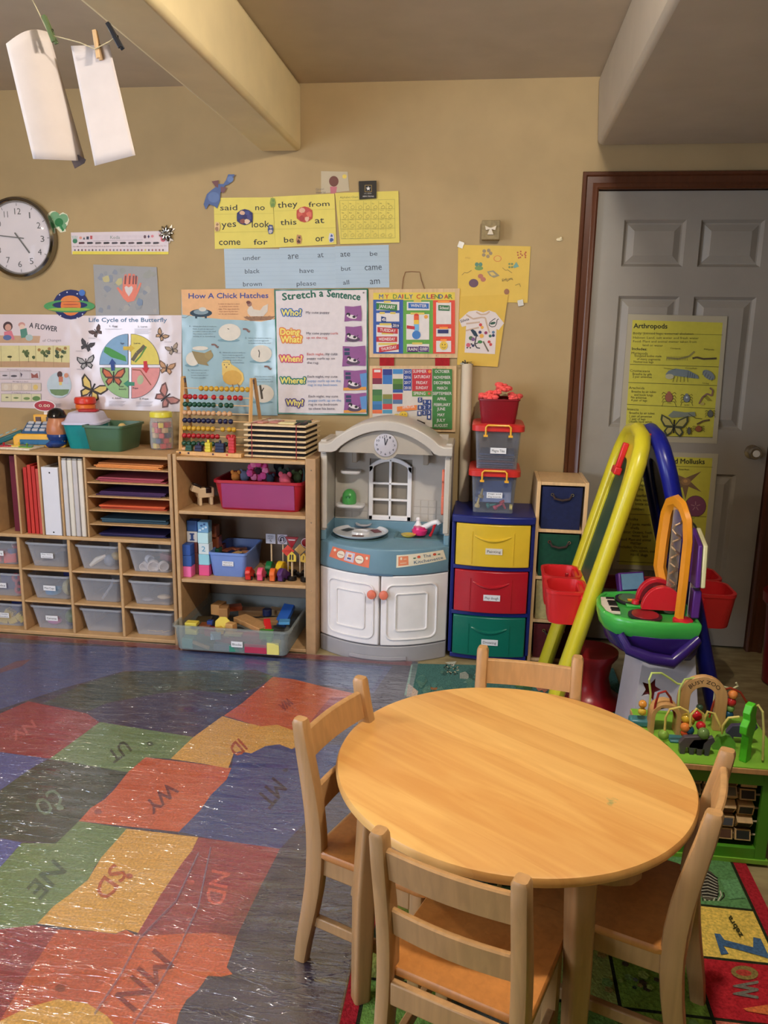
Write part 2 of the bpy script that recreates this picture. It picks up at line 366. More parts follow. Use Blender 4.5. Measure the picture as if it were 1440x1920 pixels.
def make_chair(label, loc, rz):
    t = thing('childs_chair', label, 'chair', loc, rz)
    def prof(z): return -.022+.042*math.sin(PI*min(max(z/.59, 0), 1))**1.3
    for s_ in (-1, 1):
        lg = MB(); R = []
        for i in range(13):
            z = .585*i/12; x = prof(z); w2 = .016+.006*math.sin(PI*z/.585); y0 = s_*.1225
            R.append([(x+a, y0+b_, z) for a, b_ in rrect(2*w2, .030, .008, 2)])
        x = prof(.585); R.append([(x+a, s_*.1225+b_, .593) for a, b_ in rrect(.026, .022, .006, 2)])
        lg.loft(R); lg.build('rear_leg', cw, t)
        fg = MB(); fg.loft([[(.262+a, s_*.112+b_, z) for a, b_ in rrect(.03, .03, .006, 2)] for z in (0, .285)]); fg.build('front_leg', cw, t)
        MB().box(.03, .25, s_*.118-.009, s_*.118+.009, .238, .284).build('side_rail', cw, t, bevel=.003)
        MB().box(.0, .25, s_*.118-.008, s_*.118+.008, .098, .124).build('side_stretcher', cw, t, bevel=.003)
    st = MB(); st.loft([[(.16+a, b_, z) for a, b_ in rrect(.285-k, .275-k, .03, 4)] for z, k in ((.285, .004), (.288, 0), (.298, 0), (.302, .006))]); st.build('seat', cs, t)
    MB().box(.255, .275, -.1, .1, .238, .284).build('front_rail', cw, t, bevel=.003)
    MB().box(.0, .016, -.108, .108, .238, .284).build('rear_rail', cw, t, bevel=.003)
    for z0, z1 in ((.500, .562), (.378, .432)):
        sl = MB(); R = []
        for i in range(9):
            y = -.111+.222*i/8; bow = -.010*math.cos(PI*(y/.24)); 
            xa = prof(z0)+bow; xb = prof(z1)+bow
            R.append([(xa-.006, y, z0), (xa+.008, y, z0), (xb+.008, y, z1-.003), (xb+.004, y, z1), (xb-.003, y, z1), (xb-.006, y, z1-.003)])
        sl.loft(R); sl.build('back_slat', cw, t)
    return t
c0 = make_chair('light wooden childs chair nearest the camera, its two back slats facing us', (-.022, -2.530, .009), rad(69.4))
dup(c0, (-.296, -2.045, .012), rad(-22), 'light wooden childs chair left of the round table, standing on plastic over the map rug')
dup(c0, (.139, -1.703, .008), rad(-96), 'light wooden childs chair on the far side of the round table, only its back showing')
dup(c0, (.447, -2.244, .009), rad(159.5), 'light wooden childs chair right of the round table, seen edge-on over the alphabet rug')
# ================================================================ SHELVES
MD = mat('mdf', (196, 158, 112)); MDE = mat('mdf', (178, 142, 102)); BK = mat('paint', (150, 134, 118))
def board(t, name, x0, x1, y0, y1, z0, z1, m=None): return MB().box(x0, x1, y0, y1, z0, z1).build(name, m or MD, t, bevel=.003, world=True)
SB, SF = -.015, -.39
# --- left cubby unit
cu = thing('cubby_shelf', 'long low tan wooden cubby unit left of the abacus shelf, full of clear bins', 'shelf', (-1.86, -.2, 0))
x0, x1 = -2.60, -1.356
board(cu, 'back_panel', x0, x1, SB-.006, SB, .02, .86, BK)
board(cu, 'top_board', x0, x1-.016, SF, SB-.006, .860, .875)
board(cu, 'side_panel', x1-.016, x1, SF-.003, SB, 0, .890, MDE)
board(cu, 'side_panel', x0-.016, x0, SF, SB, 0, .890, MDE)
board(cu, 'middle_board', x0, x1-.016, SF, SB-.006, .476, .492)
board(cu, 'bottom_board', x0, x1-.016, SF, SB-.006, .006, .024)
for x in (-2.355, -2.110, -1.864, -1.619): board(cu, 'divider', x-.007, x+.007, SF+.002, SB-.006, .024, .476)
for k in range(5):
    xa = (-2.6, -2.348, -2.103, -1.857, -1.612)[k]; xb = (-2.362, -2.117, -1.871, -1.626, -1.372)[k]
    for z in (.168, .325): board(cu, 'shelf_board', xa, xb, SF+.004, SB-.006, z-.005, z+.005)
for x in (-2.33, -2.206, -2.090, -1.981, -1.880, -1.762): board(cu, 'upright_divider', x-.005, x+.005, SF+.002, SB-.006, .492, .86)
for z in (.553, .617, .681, .745, .808): board(cu, 'paper_tray', -1.757, -1.372, SF+.006, SB-.006, z-.003, z+.003)
# --- right shelf
sh = thing('shelf_unit', 'tan wooden three-tier toy shelf between the cubby unit and the play kitchen', 'shelf', (-1.03, -.2, 0))
x0, x1 = -1.350, -.7115
board(sh, 'back_panel', x0+.02, x1-.05, SB-.006, SB, .02, .86, BK)
board(sh, 'side_panel', x0, x0+.017, SF-.003, SB, 0, .890, MD)
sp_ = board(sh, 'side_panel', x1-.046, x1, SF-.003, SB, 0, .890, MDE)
board(sh, 'top_board', x0+.017, x1-.046, SF, SB-.006, .862, .878)
for z in (.629, .313): board(sh, 'shelf_board', x0+.017, x1-.046, SF+.003, SB-.006, z-.008, z+.008)
board(sh, 'bottom_board', x0+.017, x1-.046, SF, SB-.006, .006, .022)
for z in (.84, .61, .30): MB().at(x1-.02, SF-.003, z, rx=rad(90)).lathe([(.003, 0), (.002, .001), (.0001, .001)], 8).build('screw', mat('metal', (170, 160, 140)), sh, world=True)
# ================================================================ PLAY KITCHEN
KG = mat('plastic', (194, 186, 176)); KW = mat('plastic', (244, 240, 240)); KB = mat('plastic', (112, 148, 166)); KD = mat('plastic', (164, 162, 166)); KO = mat('plastic', (232, 124, 98))
kx, kw2 = -.421, .286
kt = thing('play_kitchen', 'cream and blue plastic play kitchen with arched top and white doors', 'toy kitchen', (kx, -.2, 0))
def arcy(x, depth=.115, y0=-.31):   # curved front: y at x (relative to centre)
    return y0-depth*(1-(x/kw2)**2)
def curved(z0, z1, off=0, xa=-kw2, xb=kw2, n=16, yb=-.04, thick=None):
    R = []
    for i in range(n+1):
        x = xa+(xb-xa)*i/n; y = arcy(x)-off; b_ = yb if thick is None else y+thick
        R.append([(x, b_+.2, z0), (x, y+.2, z0), (x, y+.2, z1), (x, b_+.2, z1)])
    return R
# base plinth with recess
m_ = MB(); m_.loft(curved(.0, .075, .004)); m_.build('base', KD, kt, bevel=.004)
m_ = MB(); m_.loft(curved(.012, .03, .009, -.14, .12, thick=.004)); m_.build('base_step', KD, kt, bevel=.002)
m_ = MB(); m_.loft(curved(.075, .40, -.02)); m_.build('cabinet_body', KG, kt)
for s_, (xa, xb) in ((-1, (-.286, -.004)), (1, (.004, .286))):
    dr = MB(); n = 14; rows = [.080, .395]
    dr.loft(curved(.080, .398, .004, xa, xb, thick=.03)); D = dr.build('door', KW, kt, bevel=.005)
    def onface(x, z, o): return (x, arcy(x)+.2-.004-o, z)
    for (m1, r1, o, rr_) in ((.035, .0, .0035, .03), (.075, 0, .003, .012)):
        xc, zc = (xa+xb)/2+(-.01*s_), .235; ww, hh = (xb-xa)-2*m1, .318-2*m1
        pts = []
        for (px_, pz_) in rrect(ww, hh, rr_, 5): pts.append((px_, pz_))
        # subdivide the outline so it follows the curve
        P2 = []
        for i in range(len(pts)):
            a_, b_ = pts[i], pts[(i+1) % len(pts)]
            k = max(1, int(abs(a_[0]-b_[0])/.03))
            for q in range(k): P2.append((a_[0]+(b_[0]-a_[0])*q/k, a_[1]+(b_[1]-a_[1])*q/k))
        tb_ = MB(); tb_.tube([onface(xc+p[0], zc+p[1], o) for p in P2], .0045, 6, closed=True, ry=.0035)
        tb_.build('door_moulding', KW, D)
    kn = MB(); kn.at(-.016-.0+(.034 if s_ > 0 else -.018), arcy(.02)+.2-.004, .318, rx=rad(90)); kn.lathe([(.009, 0), (.009, .008), (.019, .012), (.021, .02), (.018, .028), (.008, .031), (.0001, .031)], 20)
    kn.build('door_knob', KO, D)
# blue counter: curved fascia, tray floor, raised side arms
m_ = MB()
R = []
for i in range(21):
    x = -.286+.572*i/20; y = arcy(min(max(x, -.288), .288))+.2
    R.append([(x, .165, .402), (x, y-.006, .402), (x, y-.010, .418), (x, y+.002, .512), (x, y+.016, .520), (x, .165, .520)])
m_.loft(R); m_.build('counter', KB, kt, bevel=.003)
m_ = MB()
for s_ in (-1, 1):
    m_.prism([(-.100, .515), (-.100, .552), (-.085, .562), (.17, .565), (.17, .515)] if 0 else [(-.115, .515), (-.112, .572), (-.095, .584), (.10, .580), (.10, .515)], s_*.286-(.026 if s_ > 0 else 0), s_*.286+(.026 if s_ < 0 else 0), 'x')
m_.box(-.262, .262, .07, .10, .515, .574)
m_.build('counter_wall', KB, kt, bevel=.006)
m_ = MB(); m_.loft(curved(.400, .408, .008, -.055, .055, thick=.02)); m_.build('counter_lip', mat('plastic', (84, 116, 140)), kt)
# sink recess rim and basin (dark inset)
m_ = MB(); R_ = lambda w_, d_, z: [(.150+x, .020+y, z) for x, y in rrect(w_, d_, .02, 3)]
m_.loft([R_(.235, .14, .520), R_(.235, .14, .526), R_(.215, .12, .526), R_(.205, .11, .5205), R_(.205, .11, .5202)]); m_.build('sink', mat('plastic', (98, 128, 132)), kt)
m_ = MB(); m_.lathe([(.125, .520), (.125, .527), (.118, .527), (.118, .5205), (.0001, .5205)], 32)
m_.v = [v+Vector((-.120, -.01, 0)) for v in m_.v]; m_.build('hob_ring', mat('plastic', (86, 112, 112)), kt)
# stickers: curved front panels follow the counter fascia
def fascia(name, pts, fn):
    """pts: outline in photo px, laid on the fascia"""
    return None
def fas(u, v, o):   # u = x rel to centre, v = z  on fascia
    t_ = (v-.418)/(.094); x = u; y = arcy(min(max(x, -.288), .288))+.2-.010+.012*t_-o
    return (x, y, v)
def fpanel(name, quad, cols_, items):
    mb = MB(); n = 10
    def P(u, v, o):
        a_ = Vector(quad[0]).lerp(Vector(quad[1]), u); b_ = Vector(quad[3]).lerp(Vector(quad[2]), u); p = b_.lerp(a_, v); return fas(p[0], p[1], o)
    for i in range(n):
        mb.add([P(i/n, 0, .0012), P((i+1)/n, 0, .0012), P((i+1)/n, 1, .0012), P(i/n, 1, .0012)], [(0, 1, 2, 3)], 0)
    k = 0
    for it in items:
        k += 1; o = .0012+.0002*k
        if it[0] == 'e':
            _, cx, cy, rx, ry, c = it; q = [P(cx+rx*math.cos(2*PI*j/18), cy+ry*math.sin(2*PI*j/18), o) for j in range(18)]; mb.add(q, [tuple(range(18))], c)
        elif it[0] == 'r':
            _, ax, ay, bx, by, c = it; nn = max(1, int((bx-ax)/.08))
            for j in range(nn):
                u0, u1 = ax+(bx-ax)*j/nn, ax+(bx-ax)*(j+1)/nn; mb.add([P(u0, ay, o), P(u1, ay, o), P(u1, by, o), P(u0, by, o)], [(0, 1, 2, 3)], c)
        else:
            _, t, ax, ay, bx, hh, c = it; V, F = glyphs(t); mb.add([P(ax+(bx-ax)*u, ay+hh*v, o) for u, v in V], F, c)
    return mb.build(name, [mat('print', c) for c in cols_], kt, smooth=False)
fpanel('dial_sticker', [(-.222, .500), (-.046, .488), (-.050, .432), (-.240, .452)], [(228, 118, 84), (238, 224, 200), (200, 190, 214), (80, 90, 150), (150, 80, 70)],
    [('e', .27, .52, .11, .36, 4), ('e', .27, .52, .10, .33, 1), ('r', .38, .12, .62, .9, 2), ('r', .43, .25, .57, .8, 1), ('r', .45, .3, .55, .45, 3), ('r', .46, .52, .54, .72, 0), ('e', .75, .5, .115, .36, 4), ('e', .75, .5, .105, .33, 1), ('r', .2, .49, .34, .53, 4), ('r', .68, .47, .82, .52, 4), ('e', .09, .75, .035, .12, 1), ('e', .93, .72, .03, .12, 1)])
fpanel('name_sticker', [(.068, .492), (.262, .502), (.276, .458), (.068, .438)], [(236, 226, 202), (230, 140, 100), (60, 104, 140), (206, 84, 60), (60, 110, 80)],
    [('r', .04, .12, .25, .88, 1), ('r', .08, .6, .12, .8, 0), ('r', .15, .62, .21, .66, 0), ('r', .08, .3, .21, .34, 0), ('t', 'The', .56, .56, .72, .28, 2), ('t', 'Kitchenette', .36, .14, .95, .28, 2), ('e', .47, .70, .035, .12, 3), ('e', .80, .72, .035, .12, 3), ('e', .38, .64, .03, .05, 4), ('e', .89, .66, .03, .05, 4)])
# upper hutch: back wall, side wings, arched canopy
bx0, bx1 = -.258, .258
m_ = MB(); m_.box(bx0, -.098, .085, .10, .572, .98); m_.box(.098, bx1, .085, .10, .572, .98); m_.box(-.098, .098, .085, .10, .86, .98); m_.build('hutch_back', KG, kt)
tiles = MB()
for (xa, xb) in ((-.25, -.105), (.105, .25)):
    for z in (.580, .613, .646):
        n = int(round((xb-xa)/.033))
        for i in range(n): tiles.box(xa+(xb-xa)*i/n+.0015, xa+(xb-xa)*(i+1)/n-.0015, .0825, .0848, z, z+.030)
tag(tiles.build('wall_tile', KG, kt, smooth=False), kind='stuff')
MB().box(-.098, .098, .096, .10, .58, .865).build('window_backing', mat('plastic', (142, 132, 118)), kt)
m_ = MB()
for s_ in (-1, 1):
    R = []
    for (y, z0) in ((-.115, .56), (-.09, .56), (.10, .575)):
        R.append([(s_*.262, y, z0), (s_*.285, y, z0), (s_*.286, y, .965), (s_*.258, y, .965)])
    m_.loft(R); m_.build('side_wing', KG, kt, bevel=.005); m_ = MB()
for s_ in (-1, 1): MB().box(s_*.268-.012, s_*.268+.012, -.121, -.112, .57, .905).build('wing_post', mat('plastic', (206, 198, 186)), kt, bevel=.004)
def arch(x, zt=1.035, sh_=.905, w_=.225): 
    if abs(x) >= w_: return sh_
    return sh_+(zt-sh_)*math.cos(x/w_*PI/2)**.75
# canopy arch profile (front band)
top, bot = [], []
N_ = 30
for i in range(N_+1):
    x = -.288+.576*i/N_
    top.append((x, arch(x, 1.060, .957, .235))); bot.append((x, arch(x, 1.015, .915, .215)))
m_ = MB()
R = []
for (x, zt), (_, zb) in zip(top, bot):
    R.append([(x, -.150, zb), (x, -.150, zt-.006), (x, -.142, zt), (x, .10, zt), (x, .10, zt-.02), (x, -.125, zt-.02), (x, -.125, zb)])
m_.loft(R); m_.build('canopy', KG, kt, bevel=.003)
# valance behind the arch with round clock boss
m_ = MB(); v2 = []
pts = [(-.20, .872)]+[(-.045, .872)]+[(.045*math.cos(rad(a)), .905+.062*math.sin(rad(a))) for a in range(200, 345, 15)]+[(.045, .872), (.20, .872)]
pts = [(-.205, .913), (-.055, .913)]+[(.062*math.cos(rad(a)), .949+.062*math.sin(rad(a))) for a in range(218, 327, 12)]+[(.055, .913), (.205, .913)]+[(x, z-.004) for x, z in reversed(bot) if abs(x) < .21]
m_.prism(pts, -.120, -.100, 'y'); m_.build('valance', mat('plastic', (176, 166, 152)), kt, bevel=.002)
ck = MB(); ck.at(0, -.121, .951, rx=rad(90)); ck.lathe([(.050, 0), (.050, .004), (.046, .006), (.0001, .006)], 28); CK = ck.build('toy_clock', mat('plastic', (192, 188, 196)), kt)
m_ = MB()
for h in range(1, 13):
    a = rad(90-30*h); V, F = glyphs(str(h)); w_ = .007*len(str(h)); m_.add([(.038*math.cos(a)-w_/2+w_*u, -.1280, .951+.038*math.sin(a)-.0045+.009*v) for u, v in V], F)
m_.at(.003, -.1282, .961, ry=rad(18)); m_.box(-.002, .002, -.0006, 0, -.01, .018); m_.at(-.002, -.1282, .961, ry=rad(-8)); m_.box(-.002, .002, -.0006, 0, -.01, .022)
m_.build('clock_numeral', mat('print', (60, 60, 72)), CK, smooth=False)
for x in (-.155, .165): MB().box(x-.012, x+.012, .0, .085, .85, .94).build('bracket', mat('plastic', (170, 158, 142)), kt, bevel=.004)
# white lattice window with arched head
wn = MB(); xc = 0; hw = .099
def wtop(x, k=0): return .825+.045*math.cos(min(abs(x)/hw, 1)*PI/2)**.8 - k
def bar(x0, x1, z0, z1): wn.box(xc+x0, xc+x1, .068, .087, z0, z1)
bar(-hw, -hw+.020, .575, .83); bar(hw-.020, hw, .575, .83); bar(-.006, .006, .58, .86); bar(-hw, hw, .575, .598)
for z in (.672, .748): bar(-hw+.015, hw-.015, z-.005, z+.005)
R = []
for i in range(17):
    x = -hw+2*hw*i/16; zt = wtop(x); zb = zt-.020-(.012 if abs(x) > hw-.02 else 0)
    R.append([(xc+x, .068, zb), (xc+x, .068, zt), (xc+x, .087, zt), (xc+x, .087, zb)])
wn.loft(R); wn.build('lattice_window', KW, kt, bevel=.003)
# little shelves on the left of the hutch
for z, w_ in ((.808, .09), (.652, .13)):
    m_ = MB(); m_.loft([[(-.178+x, .045+y, zz) for x, y in rrect(w_-k, .075-k, .02, 4)] for zz, k in ((z-.014, .01), (z-.008, 0), (z, 0), (z+.001, .004))]); m_.build('hutch_shelf', KW, kt)
# faucet: base, lever knob, spout
m_ = MB(); m_.at(.135, .045, .52); m_.lathe([(.026, 0), (.026, .03), (.018, .046), (.010, .06), (.008, .066), (.011, .074), (.007, .083), (.0001, .084)], 16)
m_.T = Matrix.Identity(4); m_.tube([(.135, .04, .550), (.160, .02, .560), (.205, .0, .590), (.228, -.005, .598), (.236, -.01, .586)], [.016, .014, .012, .012, .011], 10)
m_.build('faucet', KW, kt)
# coral wall phone on the right wing
ph = MB(); ph.prism([(-.098, .655), (-.085, .645), (-.070, .70), (-.070, .835), (-.085, .85), (-.098, .84), (-.102, .80), (-.088, .79), (-.088, .735), (-.104, .73)], .244, .262, 'x'); ph.build('toy_phone', KO, kt, bevel=.003)
# things lying on the kitchen
def put(t, mb, name, m, **k): return mb.build(name, m, t, world=True, **k)
tr_ = thing('divided_tray', 'round white plastic tray with sunken sections and small pictures on the play kitchen hob', 'tray', (kx-.120, -.225, .5275))
MB().lathe([(.100, .0), (.122, .012), (.126, .018), (.120, .018), (.112, .008), (.045, .006), (.040, .016), (.034, .016), (.030, .010), (.0001, .010)], 40).build('tray_dish', mat('gloss', (222, 220, 222)), tr_)
for i, (a, c) in enumerate(((150, (70, 74, 76)), (30, (130, 70, 74)), (270, (120, 90, 84)), (75, (206, 204, 204)))):
    MB().at(.076*math.cos(rad(a)), .076*math.sin(rad(a)), .009, rz=rad(a+90)).box(-.026, .026, -.018, .018, 0, .0015).build('tray_picture', mat('print', c), tr_)
MB().at(0, .085, .02).lathe([(.022, 0), (.036, .006), (.038, .012), (.034, .012), (.018, .004), (.0001, .004)], 20).build('small_dish', mat('gloss', (214, 210, 212)), tr_)
m_ = MB().lathe([(.020, 0), (.030, .004), (.036, .022), (.036, .026), (.030, .030), (.028, .040), (.0001, .042)], 20); o = m_.build('toy_pot', mat('gloss', (226, 50, 120))); o.location = (kx+.145, -.185, .5265)
tag(o, 'small round hot-pink plastic pot lid in the toy sink', 'toy pot')
m_ = MB().lathe([(.018, 0), (.030, .006), (.034, .012), (.030, .012), (.0001, .004)], 18); o = m_.build('toy_plate', mat('gloss', (232, 200, 70))); o.location = (kx+.098, -.225, .5267)
tag(o, 'little yellow toy dish beside the pink pot in the toy sink', 'toy dish')
m_ = MB(); m_.tube([(0, 0, .004), (.012, .004, .03), (.02, .006, .062)], [.007, .005, .008], 8); o = m_.build('toy_spoon', mat('gloss', (190, 36, 44))); o.location = (kx+.205, -.205, .5265)
tag(o, 'red toy spoon standing in the right end of the toy sink', 'toy spoon')
gp = thing('toy_teapot', 'rounded green plastic toy pot on the small shelf of the play kitchen', 'toy pot', (kx-.185, -.155, .654))
MB().lathe([(.030, 0), (.033, .006), (.033, .03), (.030, .045), (.022, .058), (.010, .066), (.0001, .067)], 20).build('pot_body', mat('plastic', (80, 168, 84)), gp)
MB().tube([(-.006, -.031, .03), (-.010, -.034, .037), (0, -.036, .042), (.010, -.034, .037), (.006, -.031, .03)], .003, 6).build('pot_handle', mat('plastic', (62, 146, 70)), gp)
# ================================================================ DRAWER CART
cx0, cx1 = -.118, .224; ccx = (cx0+cx1)/2; cf = -.335
ct = thing('drawer_cart', 'blue plastic drawer cart on castors with yellow, red and green drawers', 'drawer cart', (ccx, -.18, 0))
NV = mat('plastic', (22, 34, 110)); 
def bow(x, y0, dep, hw): return y0-dep*(1-(x/hw)**2)
def bowed(z0, z1, hw, y0, dep, yb, n=12, k=None):
    R = []
    for i in range(n+1):
        x = -hw+2*hw*i/n; y = bow(x, y0, dep, hw); R.append([(x, yb, z0), (x, y, z0), (x, y, z1), (x, yb, z1)])
    return R
MB().loft(bowed(.630, .664, .178, -.155, .022, .15)).build('top_lid', NV, ct, bevel=.006)
m_ = MB()
for s_ in (-1, 1): m_.box(s_*.170-.008, s_*.170+.008, -.140, .14, .03, .64)
m_.box(-.17, .17, .125, .14, .03, .64); m_.build('frame_side', NV, ct, bevel=.004)
for z in (.010, .213, .422): MB().loft(bowed(z-.0, z+.018 if z > .02 else z+.02, .168, -.145, .018, .13)).build('frame_rail', NV, ct, bevel=.002)
for (z0, z1, c, txt, nm) in ((.441, .640, (222, 186, 52), ['Painting'], 'yellow'), (.232, .432, (176, 26, 40), ['Play dough'], 'red'), (.030, .224, (12, 104, 86), ['Drawing'], 'green')):
    dm_ = mat('plastic', c, .3); D = MB().loft(bowed(z0, z1-.012, .158, -.155, .022, .12)).build('drawer', dm_, ct, bevel=.004); part(D, nm+' plastic drawer with a moulded grip')
    zc = z1-.065; g = MB(); n = 14; R = []
    for i in range(n+1):
        x = -.078+.156*i/n; zz = zc-.018*(1-(x/.078)**2); y = bow(x, -.155, .022, .158); dpt = .010*(1-(x/.078)**2)+.0005
        R.append([(x, y+.002, zz+.010), (x, y-dpt, zz+.004), (x, y-dpt, zz), (x, y+.002, zz-.004)])
    g.loft(R); g.build('drawer_grip', dm_, D)
    for sx_ in (-.088, .088):
        q = MB(); y = bow(sx_, -.155, .022, .158); q.box(sx_-.0015, sx_+.0015, y-.0025, y+.004, z0+.012, z1-.045); q.build('drawer_ridge', dm_, D)
    sticker(D, .006, bow(0, -.155, .022, .158)-.001, (z0+z1)/2-.028, .072, .027, txt, col=(220, 214, 200) if nm == 'yellow' else (226, 226, 228))
for x, y in ((-.13, -.12), (.13, -.12), (-.13, .1), (.13, .1)):
    w_ = MB(); w_.at(x-.012, y, .019, ry=rad(90)); w_.lathe([(.017, 0), (.019, .004), (.019, .02), (.017, .024)], 16); w_.build('castor', mat('plastic', (18, 18, 20)), ct)
# stacked clear bins on the cart
CLR = mat('clear', (190, 196, 210)); RD = mat('plastic', (206, 48, 44)); YH = mat('plastic', (240, 178, 54))
def clip_bin(zb, xo, yo, label, lines):
    t = thing('storage_bin', label, 'storage bin', (xo, yo, zb))
    MB().tub(.192, .25, .170, .90, .003, 0, .006, .018).build('bin_body', CLR, t)
    l_ = MB(); l_.loft([[(x, y, z) for x, y in rrect(a_, b_, .03, 4)] for a_, b_, z in ((.205, .262, .160), (.222, .280, .164), (.222, .280, .186), (.206, .264, .192))]); l_.build('lid', RD, t)
    h = MB(); y = -.148; h.tube([(-.052, y, .148), (-.052, y-.003, .182), (-.044, y-.003, .190), (.044, y-.003, .190), (.052, y-.003, .182), (.052, y, .148)], .0042, 8)
    for x in (-.052, .052): h.box(x-.009, x+.009, y-.004, y+.012, .141, .149)
    h.build('handle', YH, t); sticker(t, .004, -.1215, .080, .067, .025, lines)
    return t
clip_bin(.6645, .047, -.165, 'clear bin of pegs and peg boards with red lid, directly on the drawer cart', ['Pegs and', 'Peg boards'])
clip_bin(.6645+.1935, .054, -.165, 'clear bin of magnetic tiles with red lid, below the dark red basket', ['Magna Tiles'])
# contents
fm_ = mat('plastic', (66, 104, 176))
o = MB().at(.047, -.19, .743, rx=rad(62)).box(-.078, .078, -.05, .05, -.002, .002).build('peg_board', fm_, bevel=.001); tag(o, 'blue foam peg board tilted inside the lower red-lidded bin', 'peg board')
o = MB().at(.05, -.12, .748, rx=rad(75), ry=rad(8)).box(-.08, .08, -.055, .055, -.002, .002).build('peg_board', mat('plastic', (40, 70, 140)), bevel=.001); tag(o, 'darker blue peg board at the back of the lower red-lidded bin', 'peg board')
for i, (x, y, z, c, a, nm) in enumerate(((-.022, -.262, .738, (226, 202, 132), 80, 'cream'), (.052, -.252, .734, (214, 60, 90), 30, 'pink'), (.082, -.240, .765, (206, 60, 70), -60, 'red'), (-.008, -.235, .775, (170, 150, 90), 80, 'olive'), (.02, -.255, .742, (50, 130, 120), 15, 'teal'), (.118, -.262, .742, (224, 206, 120), 0, 'yellow'))):
    m_ = MB(); m_.at(x, y, z-.052, rx=rad(5), ry=rad(90-a))
    m_.lathe([(.012, 0), (.012, .01), (.006, .014), (.004, .04), (.0001, .042)] if i < 5 else [(.006, 0), (.013, 0), (.013, .012), (.006, .012)], 10, cap=i < 5); o = m_.build('toy_peg', mat('plastic', c)); tag(o, nm+' plastic peg lying low in the lower red-lidded bin', 'peg')
for i in range(6):
    o = MB().at(.054, -.165, .8645+i*.010, rz=rad(random.uniform(-5, 5))).box(-.075, .075, -.1, .1, 0, .007).build('magnetic_tile', mat('plastic', [(70, 60, 80), (60, 70, 110), (90, 60, 70), (60, 66, 90)][i % 4]), bevel=.001)
    tag(o, 'dark translucent magnetic tile stacked flat in the upper red-lidded bin', 'tile', 'magnetic tiles in the upper bin')
rb = thing('basket', 'dark red plastic basket heaped with pink netting, topmost of the stack', 'basket', (.052, -.165, .8565+.193))
MB().tub(.170, .21, .105, .86, .003, .004, .006, .016).build('basket_body', mat('plastic', (132, 16, 32)), rb)
sc_ = MB()
rnd = random.Random(3)
for i in range(110):
    a = rnd.uniform(0, 6.28); r = rnd.uniform(0, 1)**.5; x, y = .090*r*math.cos(a), .10*r*math.sin(a); zz = .108+.026*(1-r)+(.028 if abs(x-.02) < .025 else 0)+rnd.uniform(-.006, .006)
    sc_.sphere((x, y, zz), rnd.uniform(.007, .014), (1.2, 1.2, .8), 8)
o = sc_.build('netting', mat('fabric', (250, 96, 92))); tag(o, 'crumpled coral pink netting heaped in the dark red basket', 'netting', kind='stuff'); o.location += Vector((.052, -.165, .8565+.193))
# ================================================================ CUBE SHELF with fabric bins
cb = thing('cube_shelf', 'narrow light wood cube shelf with blue and green fabric bins beside the door', 'shelf', (.337, -.16, 0))
LW = mat('wood', (222, 184, 136))
for z in (.008, .190, .388, .600, .806): MB().box(-.092, .092, -.135, .14, z-.007, z+.007).build('shelf_board', LW, cb, bevel=.002)
for s_ in (-1, 1): MB().box(s_*.1-.008, s_*.1+.008, -.138, .145, 0, .815).build('side_panel', LW, cb, bevel=.002)
MB().box(-.092, .092, .138, .143, .01, .81).build('back_panel', LW, cb)
def fbin(z0, h, c, label):
    t = thing('fabric_bin', label, 'fabric bin', (.337, -.165, z0))
    MB().tub(.172, .25, h, .96, .004, 0, .004, .006).build('bin_body', mat('fabric', c), t)
    MB().tube([(-.038, -.127, h*.80), (-.03, -.134, h*.73), (0, -.138, h*.70), (.03, -.134, h*.73), (.038, -.127, h*.80)], .005, 8).build('strap_handle', mat('fabric', (60, 44, 40)), t)
    for x in (-.042, .042):
        g = MB(); g.at(x, -.126, h*.82, rx=rad(90)); g.lathe([(.004, 0), (.007, 0), (.007, .003), (.004, .003)], 12, cap=False); g.build('grommet', mat('metal', (200, 200, 200)), t)
fbin(.6075, .185, (22, 32, 74), 'navy fabric bin with brown strap handle, top cube of the shelf')
fbin(.3955, .190, (8, 66, 46), 'dark green fabric bin with brown strap handle, second cube of the shelf')
fbin(.1975, .178, (196, 178, 120), 'cream fabric bin in the third cube of the shelf, behind the easel')
fbin(.0155, .160, (88, 20, 26), 'dark red fabric bin in the lowest cube of the shelf, behind the easel')
# ================================================================ EASEL
def flat_frame(outer, inner, th, m, name, T, parent, bevel=.008):
    """board with a hole: loft outer->inner loops, equal counts; 2D (u,v) mapped by T"""
    n = len(outer); mb = MB(); mb.T = T
    rings = [[(p[0], p[1], 0) for p in outer], [(p[0], p[1], th) for p in outer], [(p[0], p[1], th) for p in inner], [(p[0], p[1], 0) for p in inner], [(p[0], p[1], 0) for p in outer]]
    mb.loft(rings, cap=False); return mb.build(name, m, parent, bevel=bevel)
ez = thing('art_easel', 'double-sided plastic easel, yellow front and blue back, in front of the door', 'easel', (.62, -.5, 0))
EY = mat('plastic', (214, 200, 44), .3); EB = mat('plastic', (20, 28, 130), .3); ER = mat('plastic', (214, 40, 44), .3)
ya, yb_ = -.77, -.355         # near and far edges of the panels
def leanmat(xb, xt, zt):   # u along y, v up the slope
    v = Vector((xt-xb, 0, zt)).normalized(); u = Vector((0, 1, 0)); n_ = u.cross(v)
    return Matrix(((u.x, v.x, n_.x, xb), (u.y, v.y, n_.y, (ya+yb_)/2), (u.z, v.z, n_.z, 0), (0, 0, 0, 1)))
